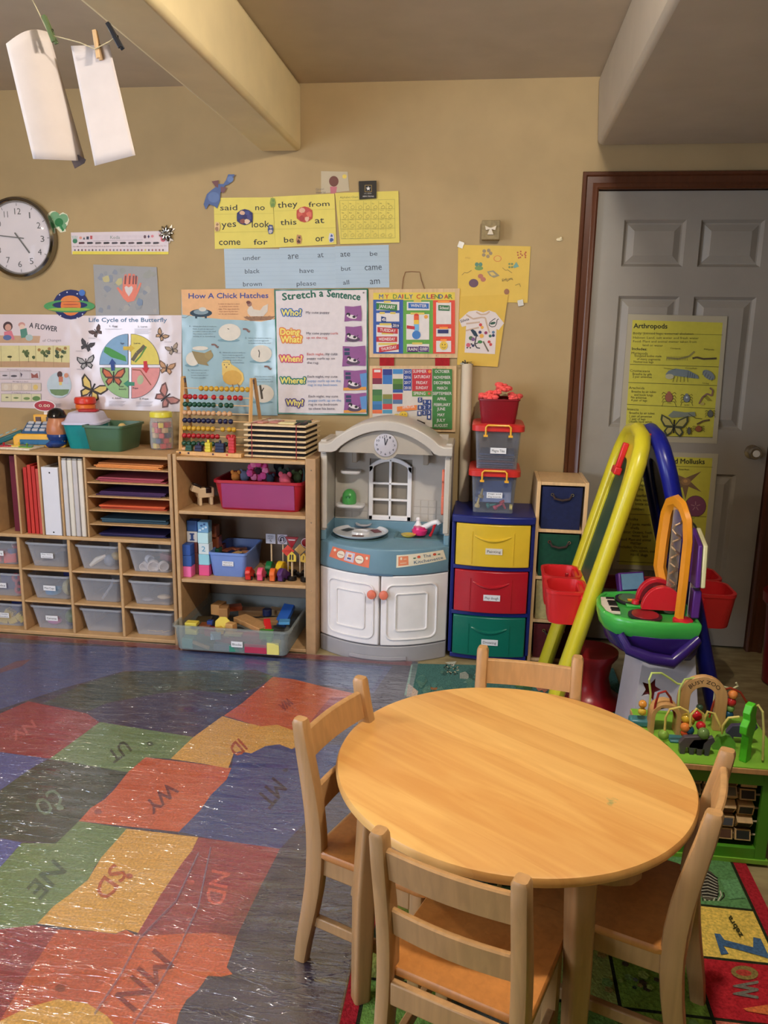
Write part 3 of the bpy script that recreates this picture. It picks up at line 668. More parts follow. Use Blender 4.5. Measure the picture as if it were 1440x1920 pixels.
def easel_side(xb, xt, zt, m, board_c, sgn):
    T = leanmat(xb, xt, zt); Lh = Vector((xt-xb, zt)).length; hw = (yb_-ya)/2
    K = 24
    def outl(hw_, top_, base_, r_):
        P = []
        for i in range(K+1):   # arch from right base over to left base
            a = PI*i/K; P.append((hw_*math.copysign(abs(math.cos(a))**.55, math.cos(a)), base_+(top_-base_)*abs(math.sin(a))**.42))
        return P
    v0 = Lh*.42
    o_ = outl(hw-.035, Lh, v0-.12, 0); i_ = outl(hw-.085, Lh-.115, v0+.02, 0)
    A = MB(); off = Matrix.Translation(ez.location).inverted(); 
    for nm_, outer, inner in (('panel_frame', o_, i_),):
        n = len(outer); mb = MB(); mb.T = off @ T
        O = outer; I = inner
        mb.loft([[(p[0], p[1], -.014) for p in O], [(p[0], p[1], .014) for p in O], [(p[0], p[1], .014) for p in I], [(p[0], p[1], -.014) for p in I], [(p[0], p[1], -.014) for p in O]], cap=False)
        mb.build(nm_, m, ez, bevel=.005)
    mb = MB(); mb.T = off @ T; mb.loft([[(p[0]*1.02, p[1], z) for p in i_] for z in (-.004, .004)]); mb.build('writing_board', mat('plastic', board_c, .45), ez)
    # tubular rim and legs on both edges
    for s_ in (-1, 1):
        path = []
        for t_ in (0, .12, .25, .36, .5, .65, .78, .86): path.append((s_*hw*(1.0 if t_ < .5 else 1.0-.05*(t_-.5)), Lh*t_, 0))
        for a in (20, 42, 64, 90): path.append((s_*hw*.975*math.cos(rad(a))**.62 if a < 90 else 0, Lh*(.86+.14*math.sin(rad(a))), 0))
        lg = MB(); lg.T = off @ T; lg.tube(path, [.046, .046, .045, .042, .036, .034, .032, .030, .028, .027, .026, .026], 14, ry=.030); lg.build('leg', m, ez)
    cr_ = MB(); cr_.T = off @ T; cr_.box(-hw+.02, hw-.02, Lh*.30, Lh*.44, -.012, .012); cr_.build('cross_panel', m, ez, bevel=.008)
    return off @ T, Lh
Ta, La = easel_side(.300, .575, 1.075, EY, (38, 74, 58), 1)
Tb, Lb = easel_side(.918, .620, 1.075, EB, (44, 42, 36), -1)
# hinge and clips
for y in (ya+.10, yb_-.10):
    h = MB(); h.at(.598-.62, y+.5, 1.052, rx=rad(90)); h.lathe([(.018, -.02), (.022, -.014), (.022, .014), (.018, .02)], 14); h.build('hinge', ER, ez)
cl_ = MB(); cl_.T = Ta; cl_.box(-.012, .012, La-.16, La-.06, -.036, -.014); cl_.box(-.035, .035, La-.185, La-.155, -.040, -.012); cl_.build('paper_clip', ER, ez, bevel=.005)
cl_ = MB(); cl_.T = Ta; cl_.T = Ta @ Matrix.Identity(4)
pg = MB(); pg.T = Ta; pg.lathe([(.010, 0), (.008, .04), (.0001, .042)], 10); 
for v in pg.v: v.x += 0
# cup trays either side (two cups each)
for (sgn, Xc, z0) in ((-1, .335, .34), (1, .873, .36)):
    for k, yc in enumerate((-.66, -.465)):
        cpt = MB(); cpt.at(Xc-.62, yc+.5, z0); cpt.tub(.155, .185, .135, .84, .008, .002, .012, .045, n=5); cpt.build('paint_cup', ER, ez)
    MB().at(Xc-.62-sgn*.06, -.02, z0+.095).box(-.012, .012, -.25, .13, -.02, .03).build('cup_rail', ER, ez, bevel=.006)
MB().box(.36-.62, .85-.62, -.39+.5, -.37+.5, .385, .445).build('spreader_bar', mat('plastic', (150, 22, 32)), ez, bevel=.006)
# ================================================================ THINGS IN AND ON THE CUBBY UNIT
def one(mb, name, m, label, cat, group=None, **k):
    o = mb.build(name, m, None, **k); return tag(o, label, cat, group)
CL2 = mat('clear', (236, 238, 246))
def cubin(x, z, label, lines=None, dx=0):
    t = thing('clear_bin', label, 'bin', (x+dx, -.215, z))
    MB().tub(.205, .30, .118, .86, .0025, .002, .006, .02).build('bin_body', CL2, t)
    r_ = MB(); r_.loft([[(a, b_, zz) for a, b_ in rrect(w_, d_, .02, 3)] for w_, d_, zz in ((.207, .302, .110), (.215, .312, .110), (.217, .314, .119), (.207, .302, .119), (.207, .302, .110))], cap=False); r_.build('rim', mat('frost', (214, 214, 220)), t)
    if lines: sticker(t, .0, -.148, .058, .060, .024, lines)
    return t
bx = [-2.233, -1.987, -1.741, -1.492]; bz = [.330, .173, .0245]
names = [['top', 'middle', 'bottom'], ['far-left', 'second', 'third', 'right-hand']]
lab = {(0, 0): ['Toys'], (0, 1): ['Links'], (0, 2): ['Bristle', 'blocks'], (1, 0): ['Play Time', 'Animals'], (1, 1): ['Mini Cups'], (1, 2): ['Cameras']}
desc = {(0, 0): 'holding red toy pieces', (0, 1): 'holding red and blue links', (0, 2): 'holding yellow bristle blocks', (1, 0): 'looking empty with a two-line label', (1, 1): 'holding a sky-blue cup', (1, 2): 'holding a pink toy and a striped green ball',
 (2, 0): 'with a white figure inside', (2, 1): 'nearly empty with one clear ribbon', (2, 2): 'quite empty', (3, 0): 'with white cups inside', (3, 1): 'with a beige disc inside', (3, 2): 'with only thin sticks inside'}
for c in range(4):
    for r in range(3):
        cubin(bx[c], bz[r], 'clear bin %s, %s row, %s column' % (desc[(c, r)], names[0][r], names[1][c]), lab.get((c, r)))
def blk(x, y, z, sx, sy, sz, c, rx=0, ry=0, rz=0, bev=.002, k='plastic'):
    return MB().at(x, y, z, rad(rx), rad(ry), rad(rz)).box(-sx/2, sx/2, -sy/2, sy/2, 0, sz), mat(k, c), bev
def blko(name, label, cat, group, *a, **k):
    m, mt, bv = blk(*a, **k); return one(m, name, mt, label, cat, group, bevel=bv)
# bin contents
for i, (x, y, z, s_, c) in enumerate(((-2.27, -.30, .335, .06, (206, 50, 60)), (-2.20, -.31, .335, .055, (214, 60, 50)), (-2.18, -.28, .37, .05, (190, 40, 54)), (-2.19, -.315, .375, .03, (70, 84, 150)))):
    blko('toy_piece', ['large red piece at the left', 'orange-red piece on the floor', 'dark red piece on top', 'small blue piece'][i]+' of the top left-most clear bin', 'toy', None, x, y, z, s_, s_, s_*.8, c, rz=20*i)
for i, (x, z) in enumerate(((-2.18, .18), (-2.175, .21), (-2.19, .238))):
    one(MB().at(x, -.30, z+.014, rx=rad(80)).lathe([(.010, -.006), (.022, -.006), (.022, .006), (.010, .006)], 12, cap=False), 'toy_link', mat('plastic', (190, 44, 60)), ['lowest', 'middle', 'topmost'][i]+' red ring link in the middle left-most clear bin', 'toy')
blko('toy_board', 'dark blue board standing in the middle left-most clear bin', 'toy', None, -2.25, -.26, .178, .09, .01, .08, (40, 50, 120))
blko('toy_board', 'dark blue board at the back of the bottom left-most clear bin', 'toy', None, -2.22, -.20, .030, .14, .01, .09, (40, 54, 120))
for i, (x, z, a) in enumerate(((-2.26, .032, 10), (-2.205, .034, -25), (-2.235, .066, 30), (-2.18, .05, 40))):
    m_ = MB(); m_.at(x, -.315, z, ry=rad(a)); m_.box(-.022, .022, -.015, .015, 0, .026)
    for q in range(4): m_.box(-.020+.011*q, -.014+.011*q, -.013, .013, .026, .031); m_.box(-.020+.011*q, -.014+.011*q, -.013, .013, -.005, 0)
    one(m_, 'bristle_block', mat('plastic', (224, 196, 64)), ['left', 'middle', 'upper', 'right'][i]+' yellow bristle block in the bottom left-most clear bin', 'block')
one(MB().at(-2.0, -.31, .179).lathe([(.010, 0), (.034, .012), (.038, .034), (.036, .034), (.010, .003)], 18), 'toy_cup', mat('plastic', (70, 150, 200)), 'sky-blue toy cup lying in the bin labelled Mini Cups', 'cup')
one(MB().at(-1.935, -.28, .215, ry=rad(90)).lathe([(.030, -.02), (.042, 0), (.038, .01), (.02, .012)], 16), 'toy_scoop', mat('plastic', (206, 196, 130)), 'cream curved toy lid beside the sky-blue cup', 'lid')
one(MB().at(-1.915, -.27, .21, ry=rad(90)).lathe([(.030, -.02), (.045, 0), (.038, .01), (.02, .012)], 16), 'toy_scoop', mat('plastic', (70, 84, 60)), 'dark green toy lid at the right of the Mini Cups bin', 'lid')
blko('toy_board', 'navy block showing above the rim of the Mini Cups bin', 'toy', None, -1.95, -.2, .25, .08, .06, .04, (24, 30, 100))
m_ = MB().sphere((-2.01, -.30, .050), .026, (1.4, 1, .8)); one(m_, 'toy_camera', mat('plastic', (224, 140, 200)), 'rounded pink toy in the bin labelled Cameras', 'toy')
tb2 = MB(); tb2.sphere((-1.925, -.28, .068), .038, (1, 1, 1)); tb2.mi = 1
o = tb2.build('toy_ball', [mat('plastic', (96, 130, 50))]); tag(o, 'green toy ball in the bin labelled Cameras', 'ball')
one(MB().at(-1.925, -.28, .031).lathe([(.02, 0), (.034, .004), (.034, .014), (.02, .018)], 16), 'toy_dish', mat('plastic', (50, 74, 104)), 'dark blue dish under the green toy ball', 'dish')
m_ = MB(); m_.tube([(-1.80, -.32, .338), (-1.77, -.31, .365), (-1.73, -.30, .385)], [.008, .014, .008], 8); one(m_, 'toy_figure', mat('plastic', (224, 214, 196)), 'long white toy figure in the top bin of the third column', 'toy')
m_ = MB().sphere((-1.715, -.30, .362), .025, (1, .8, 1.2)); one(m_, 'toy_animal', mat('plastic', (120, 130, 150)), 'grey-blue toy animal beside the long white figure', 'toy')
m_ = MB().sphere((-1.685, -.29, .382), .020, (1.3, .8, 1)); one(m_, 'toy_animal', mat('plastic', (190, 160, 84)), 'mustard toy animal at the right of the grey-blue one', 'toy')
m_ = MB(); m_.tube([(-1.75, -.32, .18), (-1.73, -.315, .21), (-1.71, -.31, .24), (-1.70, -.30, .275)], .006, 6); one(m_, 'plastic_strip', mat('frost', (210, 210, 220)), 'clear plastic ribbon in the middle bin of the third column', 'ribbon')
for i, (x, z, r) in enumerate(((-1.535, .350, .022), (-1.495, .355, .028), (-1.45, .356, .024), (-1.52, .385, .020))):
    one(MB().at(x, -.31, z, rx=rad(100), rz=rad(20*i)).lathe([(r*.6, -.01), (r, 0), (r, .02), (r*.85, .02), (r*.5, -.006)], 14), 'toy_cup', mat('gloss', (226, 216, 212) if i < 3 else (190, 196, 210)), ['small left', 'largest middle', 'right-hand', 'upper bluish'][i]+' white toy cup in the top bin of the right column', 'cup')
blko('toy_box', 'flat dusty pink toy behind the white cups', 'toy', None, -1.455, -.24, .36, .07, .03, .03, (180, 110, 116), ry=10)
one(MB().at(-1.455, -.30, .20).sphere((0, 0, 0), .028, (1.2, .8, .4)), 'toy_food', mat('plastic', (206, 186, 156)), 'beige oval toy food in the middle bin of the right column', 'toy')
one(MB().at(-1.53, -.31, .186).sphere((0, 0, 0), .022, (1.3, .8, .35)), 'toy_food', mat('plastic', (160, 160, 170)), 'pale grey oval toy food left of the beige one', 'toy')
for i in range(3): one(MB().at(-1.52+.035*i, -.31, .032, ry=rad(90-8*i)).lathe([(.0015, -.02), (.0015, .02)], 6), 'stick', mat('wood', (220, 190, 140)), ['left', 'middle', 'right'][i]+' thin craft stick in the lowest bin of the right column', 'stick')
# upright slots
def slab_thing(name, label, cat, x0, x1, y0, y1, z0, z1, c, k='paper', group=None, bev=.001, lean=0):
    xm = (x0+x1)/2
    m_ = MB(); m_.at(xm, 0, z0, ry=rad(lean)); m_.box(x0-xm, x1-xm, y0, y1, 0, z1-z0); return one(m_, name, mat(k, c), label, cat, group, bevel=bev)
slab_thing('board_folder', 'maroon board folder standing in the left-most upright slot', 'folder', -2.150, -2.118, -.34, -.05, .4925, .845, (110, 20, 44))
slab_thing('board_folder', 'darker maroon folder beside the first in the left-most slot', 'folder', -2.116, -2.100, -.34, -.05, .4925, .85, (90, 16, 40))
for i, (x, h, c) in enumerate(((-2.060, .800, (186, 40, 34)), (-2.040, .812, (198, 52, 40)), (-2.020, .806, (190, 44, 38)), (-2.000, .795, (206, 80, 70)))):
    slab_thing('pocket_folder', ['left-most', 'second', 'third', 'palest, right-most'][i]+' red pocket folder in the second upright slot', 'folder', x-.008, x+.008, -.37, -.08, .4925, h, c)
bd = thing('ring_binder', 'white ring binder standing in the third upright slot, spine out', 'binder', (-1.932, -.24, .4925))
MB().box(-.040, .040, -.145, -.138, 0, .315).build('spine', mat('gloss', (226, 226, 234)), bd, bevel=.003)
for s_ in (-1, 1): MB().box(s_*.038-.003, s_*.038+.003, -.138, .12, 0, .315).build('cover', mat('plastic', (210, 206, 206)), bd, bevel=.001)
MB().box(-.030, .030, -.13, .11, .008, .305).build('pages', mat('paper', (226, 220, 206)), bd)
for z in (.015, .29): MB().at(0, -.145, z, rx=rad(90)).lathe([(.004, 0), (.003, .001), (.0001, .001)], 8).build('finger_ring', mat('metal', (60, 60, 60)), bd)
for i, (x, c) in enumerate(((-1.862, (206, 202, 202)), (-1.836, (222, 214, 200)), (-1.812, (196, 190, 190)), (-1.786, (222, 212, 198)))):
    a_ = thing('photo_album', ['first', 'second', 'third', 'fourth'][i]+' white album from the left in the slot beside the paper trays', 'album', (x, -.24, .4925))
    MB().box(-.011, .011, -.145, .12, 0, .35).build('cover', mat('plastic', c), a_, bevel=.004)
    MB().box(-.010, .010, -.142, .118, .35, .358).build('page_tops', mat('plastic', (150, 146, 140)), a_, bevel=.002)
for i, (z, h, c, nm) in enumerate(((.8115, .020, (222, 140, 70), 'light orange'), (.7485, .017, (164, 70, 84), 'dusty pink'), (.6845, .017, (62, 30, 78), 'dark purple'), (.6205, .020, (214, 88, 44), 'bright orange'), (.5565, .020, (44, 74, 90), 'slate blue'), (.4925, .016, (32, 26, 80), 'navy'))):
    t = thing('paper_stack', nm+' construction paper stack in the paper trays', 'paper', (-1.565, -.22, z), rad(random.uniform(-3, 3)))
    for k in range(4): 
        MB().at(random.uniform(-.012, .012), random.uniform(-.01, .01), h*k/4, rz=rad(random.uniform(-2, 2))).box(-.155, .155, -.13, .115, 0, h/4-.0004).build('sheet_bundle', mat('paper', tuple(max(0, min(255, v+(k*7-10))) for v in c)), t)
# ---------------- on top of the cubbies (z .875)
ZT = .8755
cr_ = thing('toy_cash_register', 'yellow and blue toy cash register with red oval sign, on the cubby top', 'toy', (-2.075, -.17, ZT), rad(8))
MB().prism([(-.11, 0), (.13, 0), (.13, .050), (.11, .060), (-.09, .060), (-.11, .045)], -.08, .09, 'y').build('body', mat('plastic', (234, 176, 52)), cr_, bevel=.006)
MB().box(-.075, .125, -.088, -.078, .012, .036).build('drawer', mat('plastic', (24, 96, 140)), cr_, bevel=.003)
MB().prism([(-.06, .060), (.04, .060), (.04, .105), (.02, .105)], -.08, .08, 'x').build('key_slope', mat('plastic', (38, 90, 140)), cr_, bevel=.003)
for i in range(4):
    for j in range(3): MB().at(-.055+.034*i, -.035+.022*j, .073+.014*j, rx=rad(28)).box(-.013, .013, -.008, .008, 0, .007).build('key', mat('plastic', (196, 200, 210)), cr_, bevel=.001)
MB().box(-.055, .05, .03, .07, .10, .140).build('display_housing', mat('plastic', (240, 176, 50)), cr_, bevel=.004)
for x in (-.03, .02): MB().box(x-.012, x+.012, .026, .031, .110, .130).build('display_window', mat('plastic', (80, 44, 20)), cr_)
MB().box(-.008, .008, .045, .055, .14, .165).build('sign_post', mat('plastic', (226, 220, 210)), cr_)
sg = MB(); sg.at(0, .045, .182, rx=rad(90)); sg.lathe([(.001, 0), (.052, 0), (.052, .006), (.001, .006)], 28); 
for v in sg.v: v.z = .182+(v.z-.182)*.52
SG = sg.build('sign_plate', mat('plastic', (226, 214, 214)), cr_)
sg = MB(); sg.at(0, .0385, .182, rx=rad(90)); sg.lathe([(.0001, 0), (.047, 0), (.047, .001), (.0001, .001)], 28); V, F = glyphs('0.00')
for v in sg.v: v.z = .182+(v.z-.182)*.48
sg.T = Matrix.Identity(4); sg.add([(-.026+.052*u, .0368, .176+.013*v) for u, v in V], F, 1); sg.build('sign_face', [mat('print', (170, 40, 54)), mat('print', (230, 226, 200))], SG)
pz = thing('puzzle_board', 'white wooden knob puzzle with red, yellow and green pieces at the cubby edge', 'puzzle', (-2.13, -.295, ZT), rad(-4))
MB().box(-.11, .10, -.06, .06, 0, .008).build('board', mat('wood', (226, 214, 190)), pz, bevel=.002)
for i, (x, y, c) in enumerate(((-.06, -.015, (190, 40, 54)), (.0, .01, (226, 190, 60)), (.055, -.01, (110, 160, 60)))):
    P = MB(); P.at(x, y, .008).prism([(q*(.030+.008*math.cos(3*a+i))*math.cos(a), q*(.026+.008*math.cos(3*a+i))*math.sin(a)) for q in (1,) for a in [2*PI*k/14 for k in range(14)]], 0, .005); pp = P.build('puzzle_piece', mat('gloss', c), pz)
    MB().at(x, y, .013).lathe([(.003, 0), (.004, .006), (.006, .010), (.0001, .014)], 10).build('piece_knob', mat('plastic', c), pp)
tpn = thing('toy_phone', 'dark teal toy phone on a lime base, left of the cash register', 'toy', (-2.235, -.19, ZT), rad(25))
MB().at(0, 0, .02, rx=rad(0), ry=rad(-22)).box(-.07, .07, -.028, .028, 0, .026).build('handset', mat('plastic', (30, 96, 104)), tpn, bevel=.006)
for i in range(3):
    for j in range(3): MB().at(-.035+.03*i, -.014+.014*j, .048+.012*i-.004, ry=rad(-22)).box(-.008, .008, -.004, .004, 0, .003).build('key', mat('plastic', (150, 190, 200)), tpn)
MB().sphere((.05, -.05, .022), .030, (1, .8, .8)).build('base', mat('plastic', (130, 190, 60)), tpn)
pt = thing('round_toy', 'brown egg-shaped toy with black lid and blue base, right of the register', 'toy', (-1.975, -.215, ZT), 0)
MB().lathe([(.030, .035), (.044, .050), (.050, .075), (.046, .105), (.036, .135), (.026, .150), (.0001, .156)], 24).build('body', mat('plastic', (190, 122, 84)), pt)
m_ = MB(); m_.sphere((0, -.01, .020), .042, (1, 1.1, .5), 16); m_.lathe([(.030, .01), (.040, .03), (.050, .052), (.047, .062), (.0001, .066)], 24); m_.sphere((-.02, -.03, .014), .022, (1, 1.3, .65), 12); m_.build('toy_base', mat('gloss', (24, 58, 124)), pt)
m_ = MB(); m_.lathe([(.040, .138), (.043, .146), (.034, .168), (.018, .180), (.0001, .183)], 24); m_.build('toy_lid', mat('gloss', (14, 12, 14)), pt)
# teal lunch tub with white lid
tt = thing('teal_tub', 'teal plastic tub with translucent white lid and red handle, on the cubby top', 'tub', (-1.855, -.165, ZT), rad(12))
MB().tub(.17, .20, .115, .80, .003, .002, .006, .03, n=5).build('tub_body', mat('plastic', (0, 136, 140)), tt)
l_ = MB(); l_.loft([[(x, y, z) for x, y in rrect(a, b_, .03, 5)] for a, b_, z in ((.182, .212, .112), (.182, .212, .122), (.160, .19, .128), (.135, .16, .160), (.125, .15, .164))]); l_.build('lid', mat('plastic', (206, 200, 222)), tt)
MB().box(-.03, .055, -.03, .03, .163, .176).build('lid_handle', mat('plastic', (178, 30, 36)), tt, bevel=.007)
jr = thing('orange_jar', 'orange jar with a red screw lid behind the teal tub', 'jar', (-1.915, -.055, ZT))
MB().lathe([(.04, 0), (.046, .01), (.046, .15), (.042, .165), (.046, .17), (.046, .185), (.040, .19), (.0001, .19)], 26).build('jar_body', mat('plastic', (236, 120, 50)), jr)
MB().lathe([(.046, .19), (.050, .194), (.050, .214), (.044, .222), (.0001, .223)], 26).build('lid', mat('plastic', (216, 56, 40)), jr)
gb = thing('green_bin', 'sage green plastic bin with a little ball, in front of the teal tub', 'bin', (-1.705, -.20, ZT))
MB().tub(.185, .235, .118, .86, .003, .006, .010, .02, n=4).build('bin_body', mat('plastic', (70, 104, 76)), gb)
one(MB().sphere((-1.67, -.19, .975), .019), 'wooden_ball', mat('wood', (210, 176, 110)), 'small pale wooden ball peeping over the green bin rim', 'ball')
bj = thing('block_jar', 'clear plastic jar of coloured wooden cubes with yellow lid beside the abacus', 'jar', (-1.490, -.165, ZT))
MB().lathe([(.040, 0), (.050, .006), (.053, .03), (.053, .12), (.048, .140), (.046, .150), (.044, .150), (.046, .138), (.050, .12), (.050, .03), (.047, .009), (.0001, .004)], 28, cap=False).build('jar_body', mat('clear', (235, 235, 235)), bj)
MB().lathe([(.047, .148), (.051, .150), (.051, .170), (.048, .174), (.0001, .174)], 28).build('lid', mat('plastic', (226, 214, 70)), bj)
rnd = random.Random(5); cc = [((206, 44, 44), 'red'), ((30, 50, 110), 'navy'), ((222, 186, 130), 'natural'), ((226, 200, 60), 'yellow'), ((20, 100, 60), 'green')]
k = 0
for lvl in range(5):
    for q in range(6):
        a = q*60+lvl*27; r = .032; c, nm = cc[(q*2+lvl*3) % 5] if (q+lvl) % 3 else cc[0]
        o = MB().at(-1.490+r*math.cos(rad(a)), -.165+r*math.sin(rad(a)), ZT+.007+lvl*.024, rz=rad(a+rnd.uniform(-15, 15))).box(-.011, .011, -.011, .011, 0, .022); k += 1
        one(o, 'wooden_cube', mat('plastic', c), nm+' wooden cube inside the yellow-lidded jar', 'block', nm+' cubes in the jar', bevel=.001)
# ================================================================ ABACUS
ZS = .8785
ab = thing('abacus', 'wooden abacus with nine rows of coloured beads, on the toy shelf', 'abacus', (-1.205, -.20, ZS))
AW = mat('wood', (226, 178, 116))
H = .335
def abx(z): return 0
for s_ in (-1, 1):
    MB().tube([(s_*.166-.004*s_, -.055, 0), (s_*.160, .0, H)], .0085, 4).build('front_leg', AW, ab)
    MB().tube([(s_*.172+.008, .115, 0), (s_*.164+.006, .012, H)], .0085, 4).build('rear_leg', mat('wood', (186, 142, 94)), ab)
    MB().at(s_*.160+.004, .004, H-.018).box(-.007, .007, -.008, .008, -.008, .012).build('hinge_block', mat('plastic', (60, 24, 20)), ab)
rows = [('y', .285, [ .26+.079*i for i in range(10)]), ('r', .247, [.02, .09, .17, .26, .33, .46, .58, .70, .79, .87]), ('g', .213, [.02+.073*i for i in range(7)]+[.57, .66, .73]), ('n', .176, [.02+.073*i for i in range(7)]+[.55, .63, .71]),
        ('b', .142, [.02+.073*i for i in range(7)]+[.57, .65, .73]), ('y', .107, [.02+.073*i for i in range(7)]+[.61, .71, .78]), ('r', .074, [.02+.073*i for i in range(8)]+[.70, .78]), ('g', .040, [.02+.073*i for i in range(8)]+[.66, .74]), ('n', .012, [.02, .09, .16, .30, .38, .46, .54, .62, .70, .78])]
bc = {'y': (206, 160, 46), 'r': (176, 30, 40), 'g': (16, 74, 54), 'n': (214, 166, 122), 'b': (22, 26, 66)}
bmesh_by = {}
for ch, z, xs_ in rows:
    y = -.055+.055*z/H
    MB().at(0, y, z, ry=rad(90)).lathe([(.0022, -.160), (.0022, .160)], 6).build('wire', AW, ab)
    if ch not in bmesh_by:
        o = MB().lathe([(.003, -.0105), (.008, -.009), (.0115, -.004), (.0118, 0), (.0115, .004), (.008, .009), (.003, .0105)], 14).build('bead', mat('gloss', bc[ch], .3), ab); bmesh_by[ch] = o; first = True
    else: first = False
    for i, f in enumerate(xs_):
        if first and i == 0: b_ = bmesh_by[ch]
        else: b_ = bmesh_by[ch].copy(); COL.objects.link(b_)
        b_.parent = ab; b_.location = (-.150+.302*f, y, z); b_.rotation_euler = (0, rad(90), 0)
# counting strip with stacked pegs in front of the abacus
st = thing('counting_tray', 'long wooden counting tray with numbered edge, in front of the abacus', 'toy', (-1.195, -.335, ZS), rad(-4))
MB().box(-.155, .150, -.022, .022, 0, .018).build('tray', mat('wood', (222, 172, 108)), st, bevel=.002)
for i, x in enumerate((-.135, -.095, .02, .085)): MB().box(x-.004, x+.004, -.0235, -.022, .007, .015).build('number_mark', mat('print', (60, 34, 50) if i < 3 else (200, 60, 40)), st)
for (x, n, c, w_, nm) in ((-.10, 2, (16, 70, 46), .030, 'dark green'), (-.055, 2, (28, 20, 60), .034, 'dark purple'), (-.010, 3, (222, 204, 44), .026, 'yellow'), (.045, 3, (20, 26, 64), .042, 'navy'), (.100, 5, (200, 40, 44), .028, 'red')):
    t = thing('peg_stack', nm+' stack of notched counting blocks on the wooden tray', 'blocks', (-1.195+x, -.335-x*.07, ZS+.0185), rad(-4))
    for k in range(n): MB().at(0, 0, .0135*k).box(-w_/2+(k % 2)*.002, w_/2, -.012, .012, 0, .013).build('block', mat('plastic', c), t, bevel=.001)
    MB().at(0, 0, .0135*n).lathe([(.006, 0), (.006, .008), (.004, .012), (.0001, .012)], 10).build('knob', mat('plastic', c), t)
# ================================================================ PUZZLE RACK
pr = thing('puzzle_rack', 'stack of wooden tray puzzles in a wire rack, right end of the toy shelf', 'puzzle rack', (-.895, -.225, ZS), rad(-3))
for sx_ in (-1, 1):
    MB().tube([(sx_*.10, -.135, 0), (sx_*.10, -.135, .150), (sx_*.10, .12, .150), (sx_*.10, .12, 0)], .0018, 6).build('rack_wire', mat('plastic', (150, 30, 36)), pr)
for k in range(7):
    z = .004+.0225*k; p = MB(); t_ = MB().at(0, 0, z)
    t_.box(-.140, .140, -.125, .115, 0, .004); o = t_.build('tray_base', mat('wood', (226, 196, 150)), pr, bevel=.001)
    f_ = MB().at(0, 0, z+.004); f_.box(-.140, .140, -.125, -.112, 0, .004); f_.box(-.140, .140, .103, .115, 0, .004); f_.box(-.140, -.128, -.112, .103, 0, .004); f_.box(.128, .140, -.112, .103, 0, .004); f_.build('tray_frame', mat('wood', (232, 206, 160)), pr, bevel=.001)
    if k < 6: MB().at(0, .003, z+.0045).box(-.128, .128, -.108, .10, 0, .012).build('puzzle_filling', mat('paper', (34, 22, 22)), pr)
for i, (x, y, w_, d_, c) in enumerate(((-.09, -.04, .05, .05, (212, 150, 140)), (-.03, .0, .045, .07, (190, 130, 120)), (.035, -.045, .075, .05, (226, 212, 160)), (.10, -.05, .05, .05, (18, 20, 24)), (.08, .05, .07, .04, (60, 76, 60)), (-.06, .06, .06, .04, (200, 190, 170)))):
    MB().at(x, y, .1435, rz=rad(8*i-15)).box(-w_/2, w_/2, -d_/2, d_/2, 0, .008).build('puzzle_piece', mat('paper', c), pr, bevel=.002)
# ================================================================ TOY SHELF CONTENTS
Z1, Z2 = .6375, .3215
cw_ = thing('toy_cow', 'blocky wooden toy cow in black and cream, left of the red bin', 'toy', (-1.262, -.245, Z1), rad(35))
CC_ = mat('plastic', (226, 200, 160)); CD_ = mat('plastic', (36, 22, 22))
MB().box(-.035, .04, -.018, .018, .035, .080).build('body', CC_, cw_, bevel=.004)
for x in (-.024, .028):
    for y in (-.011, .011): MB().box(x-.007, x+.007, y-.006, y+.006, 0, .038).build('leg', CC_, cw_, bevel=.002)
h_ = MB(); h_.at(-.040, 0, .078, ry=rad(25)); h_.box(-.020, .014, -.018, .018, -.018, .020); HD = h_.build('head', CC_, cw_, bevel=.004)
MB().at(-.040, 0, .078, ry=rad(25)).box(-.022, .016, -.0185, .0185, .010, .021).build('head_patch', CD_, HD, bevel=.002)
MB().box(.0, .028, -.019, .019, .055, .081).build('body_patch', CD_, cw_, bevel=.003)
rbn = thing('red_bin', 'wide red plastic bin with magenta paper front, full of finger puppets', 'bin', (-.985, -.21, Z1))
MB().tub(.400, .255, .135, .90, .004, .006, .012, .03, n=4).build('bin_body', mat('plastic', (170, 26, 44)), rbn)
MB().at(0, -.1235, .062, rx=rad(5.5)).box(-.165, .165, -.0018, 0, -.052, .060).build('paper_front', mat('plastic', (150, 54, 108), .3), rbn)
def puppet(x, y, z, c, label, s_=1, rz=0):
    t = thing('finger_puppet', label, 'puppet', (x, y, z), rad(rz))
    MB().sphere((0, 0, .0), .022*s_, (1, .8, 1.1), 10).build('head', mat('fabric', c), t)
    MB().tube([(0, 0, -.01), (.008, .004, -.045)], [.014*s_, .018*s_], 8).build('body', mat('fabric', tuple(int(v*.85) for v in c)), t)
    for q in (-1, 1): MB().sphere((q*.015*s_, 0, .02*s_), .009*s_, (1, .6, 1.2), 8).build('ear', mat('fabric', c), t)
zz = Z1+.135
puppet(-1.115, -.24, zz, (222, 140, 60), 'orange finger puppet at the left of the red bin')
puppet(-1.075, -.23, zz+.002, (110, 116, 140), 'grey-blue finger puppet beside the orange one', 1.1)
puppet(-.90, -.20, zz+.01, (60, 70, 60), 'dark green finger puppet behind the right half of the red bin', 1.2)
puppet(-.935, -.16, zz+.045, (34, 34, 40), 'black finger puppet standing tallest in the red bin', 1.2, 40)
puppet(-.88, -.26, zz-.004, (230, 100, 120), 'flat coral finger puppet near the front rim', 1.3)
puppet(-.835, -.22, zz+.006, (76, 90, 50), 'olive finger puppet with a yellow band by the right rim', 1.1)
puppet(-.95, -.25, zz-.002, (50, 60, 76), 'slate finger puppet between the pink flower and the coral one', .9)
pk = thing('pink_flower_puppet', 'ruffled bright pink flower puppet rising from the red bin', 'puppet', (-1.01, -.23, zz+.02))
